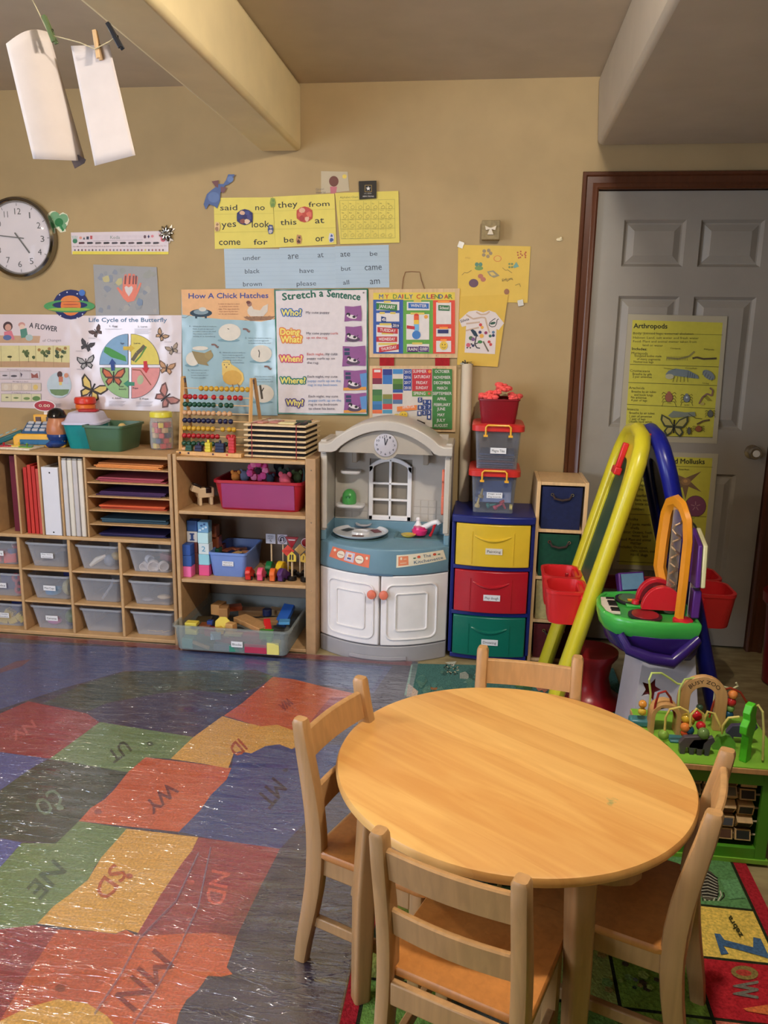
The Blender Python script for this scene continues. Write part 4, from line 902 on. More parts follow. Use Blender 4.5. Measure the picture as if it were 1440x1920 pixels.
for k in range(9):
    a = 2*PI*k/9; MB().sphere((.036*math.cos(a), -.01+.01*math.sin(3*a), .012+.034*math.sin(a)), .019, (1, .8, 1), 8).build('petal', mat('fabric', (226, 84, 150) if k % 3 else (240, 130, 170)), pk)
MB().sphere((0, -.006, .010), .016, (1, .6, 1), 10).build('centre', mat('fabric', (60, 30, 40)), pk)
m_ = MB(); m_.tube([(0, 0, -.02), (.004, .0, .02), (-.002, 0, .05)], [.010, .007, .004], 8); m_.v = [v+Vector((-.80, -.235, zz)) for v in m_.v]; one(m_, 'plush_tail', mat('fabric', (50, 66, 60)), 'dark green plush tail sticking up at the right of the red bin', 'puppet')
# letter / nesting blocks
bl = .050
cols_ = [(-1.318, -.335, [((236, 110, 170), 'pink'), ((44, 84, 160), 'scuffed blue'), ((38, 78, 156), 'blue')]), (-1.305, -.285, [None, None, None, ((226, 222, 220), 'white letter I'), ((46, 86, 150), 'dark blue')]),
   (-1.246, -.30, [((226, 84, 140), 'deep pink'), ((150, 210, 226), 'pale blue'), ((214, 224, 226), 'white numbered'), ((190, 226, 232), 'icy blue'), ((110, 160, 200), 'blue patterned')])]
for ci, (x, y, L_) in enumerate(cols_):
    for k, e in enumerate(L_):
        if ci == 1 and k < 3: c, nm = (120, 60, 50), 'hidden brown'
        else: c, nm = e
        t = thing('picture_block', '%s block, %s in the %s tower beside the blue bin' % (nm, ['lowest', 'second', 'third', 'fourth', 'fifth'][k], ['front left', 'rear left', 'right-hand'][ci]), 'block', (x+random.uniform(-.002, .002), y, Z2+k*(bl+.0006)), rad(random.uniform(-3, 3)))
        MB().box(-bl/2, bl/2, -bl/2, bl/2, 0, bl).build('cube', mat('plastic', c, .5), t, bevel=.002)
        if nm == 'white letter I':
            MB().at(0, -bl/2-.0008, 0).box(-.006, .006, 0, .0006, .010, .040).build('letter', mat('print', (50, 80, 150)), t); MB().at(0, -bl/2-.0008, 0).box(-.011, .011, 0, .0006, .036, .042).build('serif', mat('print', (50, 80, 150)), t); MB().at(0, -bl/2-.0008, 0).box(-.011, .011, 0, .0006, .008, .014).build('serif', mat('print', (50, 80, 150)), t)
        if nm == 'white numbered':
            V, F = glyphs('2'); MB().add([(-.009+.018*u, -bl/2-.0006, .014+.024*v) for u, v in V], F).build('numeral', mat('print', (60, 150, 190)), t, smooth=False)
        if nm == 'blue patterned':
            for q in range(5): MB().at(0, -bl/2-.0006, 0).sphere((-.014+.007*q, 0, .012+.007*((q*3) % 5)), .006, (1, .08, .8), 8).build('pattern_patch', mat('print', (40, 80, 140) if q % 2 else (200, 220, 236)), t)
for k, (x, y, z, c, nm) in enumerate(((-1.232, -.235, Z2, (30, 90, 70), 'dark green'), (-1.225, -.18, Z2, (26, 60, 60), 'blackish green'), (-1.225, -.23, Z2+.055, (36, 96, 70), 'green'), (-1.23, -.215, Z2+.11, (140, 72, 44), 'red-brown'), (-1.23, -.16, Z2+.165, (120, 60, 40), 'brown'), (-1.235, -.23, Z2+.165, (150, 80, 50), 'terracotta'))):
    if k in (4,): z = Z2+.055+.0006
    blko('wooden_block', nm+' square block in the row behind the block towers', 'block', None, x, y, z, bl, bl, bl+.004, c)
bb = thing('blue_bin', 'periwinkle blue plastic bin of wooden letters, centre of the middle toy shelf', 'bin', (-1.135, -.195, Z2))
MB().tub(.175, .27, .115, .90, .003, .004, .010, .02, n=4).build('bin_body', mat('plastic', (116, 146, 214)), bb)
sticker(bb, .002, -.1325, .064, .052, .022, ['Alphabet', 'Books'])
for i, (x, y, a) in enumerate(((-.04, -.06, 20), (.01, -.02, 70), (-.02, .03, -30), (.04, .03, 10), (.035, -.07, 50), (-.045, .0, 80), (.0, .08, 30))):
    blko('wooden_letter', ['front left', 'middle', 'left-of-middle', 'right', 'front right', 'left edge', 'rear'][i]+' wooden letter piece lying in the blue bin', 'letter', None, -1.135+x, -.195+y, Z2+.075+.006*(i % 3), .05, .03, .008, ((196, 130, 84), (216, 170, 110), (150, 84, 60))[i % 3], rz=a, k='wood')
def archcar(x, y, c, label, rz=0, z=Z2, s_=1):
    t = thing('toy_car', label, 'toy car', (x, y, z), rad(rz))
    P = [(-.040*s_, .004), (-.040*s_, .022*s_)]+[(-.018*s_+.03*s_*math.cos(rad(a)), .026*s_+.034*s_*math.sin(rad(a))) for a in (165, 140, 115, 90, 60, 30)]+[(.036*s_, .026*s_), (.040*s_, .004)]
    MB().prism([(p[0], p[1]) for p in P], -.012*s_, .012*s_, 'x').build('car_body', mat('gloss', c), t, bevel=.003)
    for yy in (-.022*s_, .022*s_):
        for q in (-1, 1): MB().at(q*.013*s_, yy, .009*s_, ry=rad(90)).lathe([(.0001, -.003), (.009*s_, -.003), (.009*s_, .003), (.0001, .003)], 12).build('wheel', mat('plastic', (20, 18, 18)), t)
archcar(-1.030, -.325, (206, 44, 36), 'red arched wooden toy car at the left of the car row')
archcar(-.975, -.325, (236, 92, 130), 'pink arched wooden toy car second in the row')
archcar(-.918, -.325, (232, 110, 50), 'orange arched wooden toy car third in the row')
archcar(-.872, -.32, (84, 50, 110), 'purple arched wooden toy car fourth in the row', -18)
archcar(-.955, -.245, (24, 110, 60), 'green arched toy car behind the pink one', 0, Z2, 1.15)
archcar(-.895, -.245, (232, 190, 40), 'yellow arched toy car behind the orange one', -15, Z2, 1.2)
# road signs
def sign(x, y, h, shape, fc, label, rz=0, sz=.024, deco=None):
    t = thing('toy_road_sign', label, 'toy sign', (x, y, Z2), rad(rz))
    MB().lathe([(.020, 0), (.022, .003), (.021, .016), (.018, .019), (.0001, .019)], 18).build('base', mat('plastic', (16, 15, 16)), t)
    MB().at(0, 0, .018).lathe([(.0038, 0), (.0038, h-.018), (.0001, h-.018)], 8).build('post', mat('wood', (224, 196, 156)), t)
    P = {'sq': [(-sz, -sz), (sz, -sz), (sz, sz), (-sz, sz)], 'tri': [(-sz*1.2, sz), (sz*1.2, sz), (0, -sz*1.1)][::-1], 'dia': [(0, -sz*1.3), (sz*1.3, 0), (0, sz*1.3), (-sz*1.3, 0)],
         'pent': [(-sz*.9, -sz), (sz*.9, -sz), (sz*.9, sz*.2), (0, sz*1.1), (-sz*.9, sz*.2)], 'oct': [(sz*1.1*math.cos(rad(22.5+45*k)), sz*1.1*math.sin(rad(22.5+45*k))) for k in range(8)]}[shape]
    pl = MB().at(0, -.006, h+sz*.6).prism(P, -.005, .005, 'y').build('sign_plate', mat('plastic', fc), t, bevel=.001)
    m_ = MB(); zc = h+sz*.6
    if deco:
        for it in deco:
            if it[0] == 't': V, F = glyphs(it[1]); m_.add([(it[2]+it[4]*u, -.0117, zc+it[3]+it[5]*v) for u, v in V], F, 0)
            if it[0] == 'ring':
                N_ = 20; ro, ri = it[1], it[2]; vs = [(r*math.cos(2*PI*k/N_), -.0116, zc+r*math.sin(2*PI*k/N_)) for r in (ro, ri) for k in range(N_)]; m_.add(vs, [(k, (k+1) % N_, N_+(k+1) % N_, N_+k) for k in range(N_)], 0)
            if it[0] == 'p': m_.add([(a, -.0118, zc+b_) for a, b_ in it[1]], [tuple(range(len(it[1])))], 0)
        m_.build('sign_marking', mat('print', deco[0][-1]), pl, smooth=False)
K_ = (26, 22, 40)
sign(-.960, -.215, .150, 'sq', (186, 188, 202), 'pale toy speed limit sign, back left of the signs', 0, .023, [('t', 'SPEED', -.015, .010, .03, .006, K_), ('t', 'LIMIT', -.014, .0, .028, .006, K_), ('t', '5', -.005, -.015, .010, .011, K_)])
sign(-.905, -.215, .150, 'sq', (196, 190, 204), 'white toy no U-turn sign with ring', 0, .023, [('ring', .019, .0165, K_), ('p', [(-.010, -.010), (-.010, .006), (-.004, .012), (.006, .012), (.010, .004), (.010, -.010), (.005, -.010), (.005, .004), (.002, .007), (-.003, .007), (-.005, .004), (-.005, -.010)]), ('p', [(-.014, -.002), (-.001, -.002), (-.0075, -.012)])])
sign(-.858, -.225, .138, 'tri', (170, 40, 50), 'red toy yield triangle behind the stop sign', 0, .026, [('p', [(-.018, .015), (.018, .015), (.014, .010), (-.014, .010)], (230, 224, 224))])
sign(-.868, -.265, .110, 'dia', (214, 74, 62), 'coral red toy stop sign turned on its corner', 10, .022, [('t', 'STOP', -.016, -.005, .032, .010, (150, 20, 24))])
sign(-.838, -.315, .098, 'pent', (222, 196, 76), 'yellow toy school crossing sign with two walking figures', 8, .022, [('p', [(-.010, -.014), (-.004, -.014), (-.002, .010), (-.008, .012)], K_), ('p', [(.002, -.014), (.008, -.014), (.008, .012), (.002, .010)]), ('ring', .0001, .00005)])
sign(-.815, -.255, .118, 'dia', (222, 180, 110), 'tan toy diamond sign behind the school crossing', 20, .020)
sign(-.795, -.215, .140, 'oct', (160, 36, 40), 'dark red toy octagon sign at the back right', 0, .022, [('ring', .022, .019, (226, 214, 214))])
sign(-.777, -.320, .098, 'pent', (216, 176, 74), 'ochre toy warning sign against the right side panel', -25, .020, [('p', [(-.004, -.010), (.0, -.010), (.004, .010), (.0, .010)], K_)])
# ---------------- big tub of blocks, pulled half out of the lowest shelf
bt = thing('block_tub', 'large translucent tub of building blocks, pulled out of the lowest toy shelf', 'tub', (-1.075, -.265, .0225))
FR = mat('frost', (186, 194, 190))
MB().tub(.525, .46, .118, .955, .003, .006, .008, .025, n=4).build('tub_body', FR, bt)
sticker(bt, .03, -.2275, .045, .052, .026, ['Blocks'])
BZ = .028; bwood = (196, 150, 98)
L_ = [((-.21, -.17, .055), (.055, .04, .055), (226, 208, 84), 0, 'notched yellow cheese-shaped', 'cheese'), ((-.075, -.12, .085), (.07, .035, .07), (228, 204, 84), 12, 'yellow eight-sided', 'hex'), ((-.07, -.18, .065), (.03, .03, .03), (230, 180, 50), 40, 'small amber', 'b'),
  ((.06, -.08, .075), (.20, .07, .022), bwood, -38, 'long tan plank', 'b'), ((.115, -.02, .065), (.10, .06, .02), (170, 130, 84), 20, 'short tan', 'b'), ((.20, .02, .09), (.055, .12, .02), (40, 90, 170), -15, 'upright royal blue', 'b2'),
  ((.215, -.05, .085), (.05, .05, .012), (90, 160, 210), 10, 'flat sky blue', 'b'), ((.10, .04, .085), (.04, .04, .03), (24, 36, 76), 0, 'navy round', 'c'), ((.15, -.12, .085), (.03, .075, .018), (200, 30, 36), 25, 'slanting red', 'b2'), ((.165, -.185, .062), (.06, .04, .035), (70, 150, 50), 8, 'bright green', 'b'),
  ((.185, -.20, .055), (.026, .026, .02), (96, 180, 80), -5, 'little light green', 'b'), ((-.15, .03, .085), (.045, .07, .05), (190, 140, 84), -12, 'tan upright', 'b'), ((-.11, .0, .08), (.04, .07, .05), (176, 128, 80), 10, 'darker tan upright', 'b'), ((-.08, .08, .088), (.06, .05, .022), (170, 80, 50), 25, 'terracotta', 'b'),
  ((-.15, -.15, .055), (.05, .05, .04), (130, 74, 44), 5, 'brown', 'b'), ((-.115, -.17, .052), (.05, .04, .035), (160, 34, 40), -10, 'dark red', 'b'), ((-.13, -.14, .09), (.025, .025, .02), (30, 60, 130), 0, 'tiny blue', 'b'), ((-.08, -.205, .05), (.045, .03, .03), (170, 184, 200), 20, 'pale blue', 'b'),
  ((.005, -.195, .070), (.08, .04, .008), (222, 186, 130), 3, 'thin light wood', 'b'), ((-.02, -.155, .07), (.04, .035, .04), (206, 160, 100), -20, 'square wooden', 'b'), ((.24, -.17, .055), (.02, .03, .03), (22, 26, 40), 0, 'black corner', 'b'),
  ((.205, -.200, 0), (.055, .05, .055), (226, 216, 120), 2, 'cream-yellow cube', 'b'), ((.12, -.20, 0), (.10, .045, .042), (176, 40, 76), 0, 'crimson', 'b'), ((.02, -.20, .0), (.06, .04, .03), (60, 140, 120), 10, 'teal', 'b'), ((-.165, -.205, .012), (.10, .014, .014), (222, 170, 116), 0, 'pale wooden stick', 'st'),
  ((.07, -.17, .042), (.12, .06, .03), (180, 50, 80), 5, 'dark pink', 'b'), ((-.03, -.17, .03), (.10, .06, .03), (170, 56, 84), -10, 'rosy', 'b'), ((-.22, -.19, 0), (.05, .05, .045), (130, 190, 180), 0, 'aqua', 'b'), ((-.04, -.19, 0), (.09, .05, .03), (120, 124, 150), 0, 'greyish', 'b'), ((.0, .10, .06), (.12, .06, .03), (150, 110, 70), 8, 'flat brown', 'b'), ((.14, .12, .06), (.1, .05, .03), (180, 150, 110), -8, 'flat beige', 'b'), ((-.2, -.05, .05), (.07, .08, .03), (70, 60, 40), 8, 'dark olive', 'b')]
for (p, s_, c, rz, nm, kd) in L_:
    m_ = MB(); m_.at(-1.075+p[0]*.93, -.265+p[1], BZ+p[2], rx=rad(35) if kd == 'b2' else (rad(55) if kd == 'hex' else 0), ry=rad(18) if kd == 'st' else 0, rz=rad(rz))
    a, b_, h = s_[0]/2, s_[1]/2, s_[2]
    if kd == 'cheese': m_.prism([(-a, 0), (a, 0), (a, h*.35), (0, h*.45), (-a*.2, h*.6), (a*.2, h*.72), (a, h*.72), (a, h), (-a, h)], -b_, b_, 'y')
    elif kd == 'hex': m_.prism([(.036*math.cos(rad(45*k+22)), .036*math.sin(rad(45*k+22))) for k in range(8)], -.015, .015, 'z')
    elif kd == 'c': m_.lathe([(.022, 0), (.022, .03), (.0001, .03)], 16)
    else: m_.box(-a, a, -b_, b_, 0, h)
    one(m_, 'building_block', mat('plastic' if c != bwood else 'wood', c), nm+' block in the translucent block tub', 'block', 'blocks in the big translucent tub', bevel=.002)
# ================================================================ THINGS ON THE WALL
K = (34, 34, 38); G_ = (120, 116, 120)
# wall clock
q = at_y(40, 447, 0); r_c = .183
ck_ = thing('wall_clock', 'round white wall clock in a chrome rim showing quarter to five', 'clock', (q.x, 0, q.z-r_c))
def ring(mb, cx, cz, prof, n=56):   # lathe about the y axis, prof: (radius, depth toward room)
    mb.loft([[(cx+r*math.cos(2*PI*i/n), -d, cz+r*math.sin(2*PI*i/n)) for i in range(n)] for r, d in prof], cap=False); return mb
ring(MB(), 0, r_c, [(r_c, 0), (r_c+.002, .02), (r_c-.004, .036), (r_c-.014, .042), (r_c-.022, .036), (r_c-.026, .022)]).build('chrome_rim', mat('metal', (150, 146, 140), .12), ck_)
MB().at(0, 0, r_c, rx=rad(90)).lathe([(r_c-.01, .002), (r_c-.022, .020), (.0001, .0205)], 48).build('clock_face', mat('paper', (216, 206, 210)), ck_)
fr = MB()
for h in range(1, 13):
    a = rad(90-30*h-2); t = str(h); V, F = glyphs(t); w_ = .016*len(t) if len(t) > 1 else .019
    if h == 1: w_ = .006
    if h == 11: w_ = .020
    R_ = .118; fr.add([(R_*math.cos(a)-w_/2+w_*u, -.0212, r_c+R_*math.sin(a)-.0135+.027*v) for u, v in V], F)
for m in range(60):
    a = rad(6*m); l_ = .010 if m % 5 == 0 else .0; 
    if l_: fr.add([(r*math.cos(a)-s_*.0012*math.sin(a), -.0212, r_c+r*math.sin(a)+s_*.0012*math.cos(a)) for r, s_ in ((.154, -1), (.154, 1), (.142, 1), (.142, -1))], [(0, 1, 2, 3)])
fr.build('numerals', mat('print', K), ck_, smooth=False)
for nm, ang, l_, w_ in (('hour_hand', 90-30*4.78, .085, .0065), ('minute_hand', 90+84, .125, .0045)):
    hn = MB(); hn.at(0, -.024 if nm[0] == 'h' else -.026, r_c, ry=-rad(ang)); hn.box(-.028, l_, -.001, 0, -w_/2, w_/2); hn.build(nm, mat('plastic', (14, 14, 16)), ck_)
MB().at(0, 0, r_c, rx=rad(90)).lathe([(r_c-.024, .024), (.13, .034), (.08, .040), (.0001, .042)], 40, cap=False).build('glass', mat('clear', (250, 250, 250), .02), ck_)
# shamrock
t = sheet('shamrock_cutout', 'green shamrock cutout with a cream edge, touching the clock rim', 'cutout', [(88, 402), (97, 396), (104, 396), (110, 403), (118, 398), (126, 402), (130, 412), (127, 422), (122, 426), (124, 434), (114, 436), (106, 428), (100, 432), (94, 425), (90, 414)], -.002, (226, 226, 200))
d = Draw('y', -.002); d.ell(103, 405, 9, 8, (110, 160, 116)); d.ell(119, 410, 9, 9, (110, 160, 116)); d.ell(104, 419, 9, 8, (120, 166, 124)); d.ell(118, 424, 7, 7, (110, 160, 116)); d.ell(111, 417, 8, 8, (16, 110, 50)); d.poly([(112, 422), (117, 434), (121, 432), (114, 420)], (20, 120, 56)); d.build('printing', t)
# name strip
t = sheet('name_strip', 'long white desk name strip with crayons, handprints and a yellow lower edge', 'name strip', [(133, 436), (316, 433), (316, 477), (135, 477)], -.002, (222, 208, 214), 'gloss')
d = Draw('y', -.002); d.poly([(136, 471), (316, 472), (316, 477), (136, 477)], (226, 208, 70)); d.rect(174, 441, 268, 452, (214, 200, 208), -1); d.text('Keda', (207, 448), (225, 448), 6, (110, 130, 120)); d.line([(174, 452), (268, 450)], .5, G_)
for i, x in enumerate([148+15.5*k for k in range(10)]): d.poly([(x, 454), (x+9, 453.6), (x+12, 455.6), (x+9, 457.4), (x, 457.8)], [(80, 30, 40), (30, 30, 40), (90, 80, 84), (30, 20, 26), (70, 60, 74), (30, 18, 20), (90, 70, 76), (24, 18, 22), (80, 74, 80), (60, 50, 60)][i])
d.ell(141, 452, 4.5, 4.5, (50, 120, 84)); [d.line([(141+k, 449), (140+1.6*k, 442)], 1, (140, 180, 170)) for k in (-3, -1, 1, 3)]
d.ell(306, 449, 4.5, 4.5, (226, 100, 120)); [d.line([(305+k, 447), (303+1.8*k, 438)], 1, (234, 140, 150)) for k in (-3, -1, 1, 3)]
d.ell(151.5, 446, 2.6, 2.6, (220, 150, 130)); d.poly([(156, 449), (158, 444), (160, 449)], (60, 80, 90)); d.rect(162.5, 443.5, 167, 449, (40, 50, 70)); d.rect(169.5, 442, 173.5, 448.5, (190, 80, 84)); d.ell(272, 444, 2.4, 3.2, (100, 70, 80)); d.poly([(279, 440), (281, 444), (279, 447), (277, 444)], (44, 40, 90)); d.ell(286, 443, 2.6, 2.6, (214, 130, 140))
for i in range(26): d.ell(141+6.6*i, 469, 1.4, 1.9, random.choice([(150, 90, 90), (90, 90, 110), (200, 180, 90), (120, 120, 130), (90, 70, 70)])); 
d.text('Aa Bb Cc Dd Ee Ff Gg Hh Ii Jj Kk Ll Mm Nn Oo Pp Qq Rr Ss Tt Uu Vv Ww Xx Yy Zz', (137, 463.5), (313, 462), 2.2, (170, 150, 150)); d.build('printing', t)
# silver bow
t = thing('gift_bow', 'silver foil gift bow on the corner of the name strip', 'bow', at_y(313, 438, 0)-Vector((0, 0, .03)))
for k in range(9):
    a = 2*PI*k/9; MB().at(.018*math.cos(a), -.012, .03+.018*math.sin(a), ry=-a).sphere((0, 0, 0), .019, (1.0, .42, .36), 10).build('bow_loop', mat('metal', (170, 166, 160), .18), t)
for a in (40, 300): MB().at(.03*math.cos(rad(a)), -.004, .03+.03*math.sin(rad(a)), ry=-rad(a)).prism([(-.02, -.008), (.016, -.012), (.006, 0), (.016, .012), (-.02, .008)], -.001, .001, 'y').build('bow_tail', mat('metal', (160, 150, 140), .2), t)
# hand art
t = sheet('hand_artwork', 'grey crayon paper with a pink paper hand and white heart', 'artwork', [(175, 496), (294, 501), (299, 590), (180, 592)], -.003, (158, 158, 160))
d = Draw('y', -.003)
for i in range(34): d.blob(random.uniform(182, 292), random.uniform(504, 586), random.uniform(2, 8), random.choice([(146, 150, 154), (168, 164, 160), (134, 142, 156), (150, 152, 146)]))
d.blob(200, 524, 7, (190, 180, 130)); d.blob(224, 528, 7, (190, 180, 130)); d.blob(262, 566, 7, (120, 136, 160))
d.poly([(219, 540), (222, 538), (230, 547), (231, 528), (234, 515), (238, 514), (239, 524), (241, 513), (246, 513), (246, 526), (249, 514), (253, 514), (254, 528), (256, 517), (259, 520), (256, 545), (263, 530), (266, 531), (260, 548), (252, 564), (240, 567), (232, 560)], (226, 126, 104))
for x in (236, 244, 251, 256): d.line([(x, 517), (x-1, 533)], 3, (120, 66, 66))
d.poly([(234, 539), (237, 536), (242, 539), (247, 536), (250, 540), (248, 547), (242, 556), (236, 547)], (216, 206, 206)); d.build('printing', t)
# planet cutout
N_ = 20
t = sheet('planet_cutout', 'ringed orange planet cutout on a starry navy disc', 'cutout', [(133+33*math.cos(2*PI*i/N_), 571+28*math.sin(2*PI*i/N_)) for i in range(N_)], -.004, (30, 40, 100))
d = Draw('y', -.004)
for x, y in ((112, 553), (126, 548), (145, 551), (155, 562), (114, 592), (145, 596), (155, 589)): d.ell(x, y, 1.3, 1.3, (230, 230, 240), n=6)
d.ell(154, 549, 6, 6, (60, 110, 190)); d.ell(133, 573, 19, 19, (222, 120, 50))
for k in range(5): d.ell(133, 559+6*k, 15-abs(k-2)*2, 1.2, (176, 76, 40))
t2 = d.build('printing', t)
m_ = MB(); P_ = [at_y(130+48*math.cos(2*PI*i/30), 574+12*math.sin(2*PI*i/30)+.02*0, -.0065) for i in range(30)]; Q_ = [at_y(131+33*math.cos(2*PI*i/30), 572+7*math.sin(2*PI*i/30), -.0065) for i in range(30)]
half = [i for i in range(30)]
m_.add(P_+Q_, [(i, (i+1) % 30, 30+(i+1) % 30, 30+i) for i in range(30)]); m_.build('planet_ring', mat('print', (70, 150, 84)), t, smooth=False, world=True)
d = Draw('y', -.0066); d.ell(132, 565, 18, 11, (222, 130, 56), a0=180, a1=360); d.ell(130, 580, 40, 3, (150, 180, 60), n=20); d.build('planet_top', t)
# ------------------------------------------------ flower / changes poster
t = sheet('changes_poster', 'laminated white poster of a flower growing, at the left edge of the photo', 'poster', [(-60, 589), (136, 590), (134, 768), (-60, 762)], -.001, (222, 208, 214), 'gloss')
d = Draw('y', -.001)
d.poly([(-60, 628), (76, 630), (74, 643), (-60, 643)], (196, 160, 130)); d.ell(15, 612, 9, 9, (70, 46, 50)); d.ell(15.5, 614, 6, 6.5, (206, 156, 140)); d.poly([(8, 622), (22, 620), (28, 636), (24, 638), (20, 630), (8, 632)], (214, 120, 136)); d.ell(14, 633, 8, 5, (90, 110, 160))
d.ell(41, 609, 6.5, 5, (206, 150, 140)); d.ell(41.5, 613, 5, 5, (226, 196, 180)); d.poly([(38, 618), (50, 615), (53, 632), (40, 634)], (80, 136, 120)); d.ell(55, 633, 7, 6, (170, 190, 190))
d.text('A FLOWER', (55, 614), (107, 622), 9.5, (50, 46, 54), .25); d.text('of Changes', (80, 641), (115, 640), 5, (130, 120, 130))
d.rect(-60, 648, 131, 689, (216, 206, 150), 0); d.poly([(-60, 678), (60, 677), (131, 680), (131, 689), (-60, 688)], (186, 150, 116))
for x in (2, 36, 67, 100): d.line([(x, 648), (x+1, 688)], .7, (150, 130, 90))
d.ell(18.5, 669, 4.5, 2, (60, 60, 20)); d.line([(20, 670), (20, 677)], .6, (90, 80, 40))
for x, n in ((54, 7), (83, 9), (116, 9)):
    d.line([(x, 668), (x, 679)], .8, (90, 90, 50))
    for k in range(n): d.blob(x+random.uniform(-10, 10), 664+random.uniform(-6, 6), 3.2, random.choice([(70, 84, 40), (90, 104, 56), (60, 76, 50)]))
for x, y in ((74, 656), (93, 654), (108, 654), (113, 656), (123, 653)): d.ell(x, y, 3, 3, (160, 120, 64))
d.text('A caterpillar is a butterfly', (14, 694), (60, 695.5), 2.2, (140, 128, 140)); d.text('An egg is a chick', (24, 716), (54, 716.5), 2.2, (140, 128, 140)); d.text('A tadpole is a frog', (22, 737), (57, 738), 2.2, (140, 128, 140))
for y0, c in ((696, (206, 196, 204)), (718, (212, 196, 180)), (738, (212, 208, 170))):
    x0 = 0 if y0 < 700 else 3
    d.rect(x0, y0, x0+75, y0+15, (150, 140, 140)); d.rect(x0+.6, y0+.6, x0+74.4, y0+14.4, c)
    for k in (1, 2, 3): d.line([(x0+19*k, y0), (x0+19*k, y0+15)], .6, (160, 150, 150))
d.ell(10, 704, 5, 1.4, (90, 84, 90)); d.ell(27, 705, 6, 2, (80, 76, 84)); d.poly([(39, 698), (43, 702), (40, 708)], (90, 80, 96)); d.poly([(59, 699), (65, 703), (71, 699), (73, 709), (66, 708), (60, 709)], (150, 84, 76))
for k, c in enumerate(((220, 208, 196), (222, 208, 190), (226, 210, 190), (220, 190, 110))): d.ell(12+18.5*k, 726, 4.5, 5, c)
d.ell(14, 745, 3, 1.2, (110, 110, 90)); d.ell(31, 746, 5, 1.6, (110, 130, 80)); d.ell(51, 747, 6, 2.6, (120, 146, 90)); d.ell(69, 747, 7.5, 4.5, (100, 136, 76))
d.ell(112, 722, 23, 24, (190, 206, 216), n=26); d.poly([(94, 730), (131, 730), (128, 738), (118, 742), (104, 741), (97, 737)], (110, 140, 96)); d.ell(113, 702, 5, 6, (80, 50, 46)); d.rect(111, 706, 119, 716, (190, 110, 84)); d.rect(112, 716, 117, 722, (220, 196, 110)); d.ell(125, 704, 4, 4.5, (206, 140, 110)); d.rect(121, 708, 129, 720, (190, 196, 214))
for k in range(4): d.line([(91, 756+1.8*k), (116-2*(k % 2), 757+1.8*k)], .7, (170, 160, 172))
d.build('printing', t)
# ------------------------------------------------ butterfly poster
t = sheet('butterfly_poster', 'laminated Life Cycle of the Butterfly poster with a four-colour circle', 'poster', [(131, 592), (341, 591), (340, 772), (133, 766)], -.003, (224, 210, 212), 'gloss')
d = Draw('y', -.003)
d.text('Life Cycle of the Butterfly', (167, 603.5), (313, 603.5), 7.6, (84, 116, 150), .3)
def wings(cx, cy, s, c, c2, a=0):
    a = rad(a)
    def R(p): return (cx+s*(p[0]*math.cos(a)-p[1]*math.sin(a)), cy+s*(p[0]*math.sin(a)+p[1]*math.cos(a)))
    for q in (-1, 1):
        d.poly([R((q*x, y)) for x, y in ((0, 0), (.35, -.55), (1, -.85), (1.05, -.45), (.75, .05), (.3, .15))], c2); d.poly([R((q*x, y)) for x, y in ((.12, -.05), (.4, -.45), (.88, -.7), (.9, -.4), (.65, -.05))], c)
        d.poly([R((q*x, y)) for x, y in ((0, .05), (.5, .05), (.75, .4), (.5, .8), (.15, .5))], c2); d.poly([R((q*x, y)) for x, y in ((.1, .12), (.45, .15), (.6, .4), (.45, .62), (.2, .4))], c)
    d.line([R((0, -.5)), R((0, .5))], .12*s, (30, 26, 26))
for (x, y, s, c, c2, a) in ((181, 622, 12, (90, 66, 62), (66, 46, 44), -35), (163, 648, 13, (66, 60, 64), (56, 50, 54), 20), (162, 680, 16, (170, 166, 166), (46, 42, 46), -8), (173, 731, 26, (222, 196, 110), (54, 44, 34), 25), (303, 629, 12, (190, 150, 110), (84, 64, 50), 40), (324, 655, 12, (170, 150, 130), (104, 88, 76), -20), (313, 690, 15, (196, 150, 110), (120, 84, 56), 10), (311, 745, 22, (196, 130, 120), (110, 74, 70), 50)):
    wings(x, y, s, c, c2, a)
Cx, Cy = 243, 686
for (a0, a1, c, dx, dy) in ((180, 270, (130, 170, 206), -2, -2), (270, 360, (224, 206, 96), 3, -2), (90, 180, (150, 190, 130), -1, 3), (0, 90, (224, 148, 146), 4, 3)):
    d.ell(Cx+dx, Cy+dy, 54, 58, (50, 50, 70), n=14, a0=a0, a1=a1); d.ell(Cx+dx+(.7 if a0 in (0, 270) else -.7), Cy+dy+(-.7 if a0 >= 180 else .7), 52.6, 56.6, c, n=14, a0=a0, a1=a1)
d.poly([(198, 650), (206, 652), (236, 668), (238, 678), (210, 670), (195, 660)], (70, 150, 70)); d.line([(249, 676), (258, 662), (266, 655), (272, 648)], 7, (100, 90, 70)); d.line([(254, 679), (264, 668), (275, 650)], 3, (90, 140, 60))
wings(214, 707, 21, (206, 110, 70), (90, 54, 46), 0)
d.line([(249, 693), (264, 694), (284, 722)], 2, (150, 84, 60)); d.ell(264, 712, 6, 9, (176, 186, 150), a=10)
def arrow(p, q, w_, c):
    dx, dy = q[0]-p[0], q[1]-p[1]; L_ = math.hypot(dx, dy); ux, uy = dx/L_, dy/L_; nx, ny = -uy, ux; m = (q[0]-ux*L_*.45, q[1]-uy*L_*.45)
    d.poly([(p[0]+nx*w_*.5, p[1]+ny*w_*.5), (m[0]+nx*w_*.5, m[1]+ny*w_*.5), (m[0]+nx*w_, m[1]+ny*w_), q, (m[0]-nx*w_, m[1]-ny*w_), (m[0]-nx*w_*.5, m[1]-ny*w_*.5), (p[0]-nx*w_*.5, p[1]-ny*w_*.5)], c)
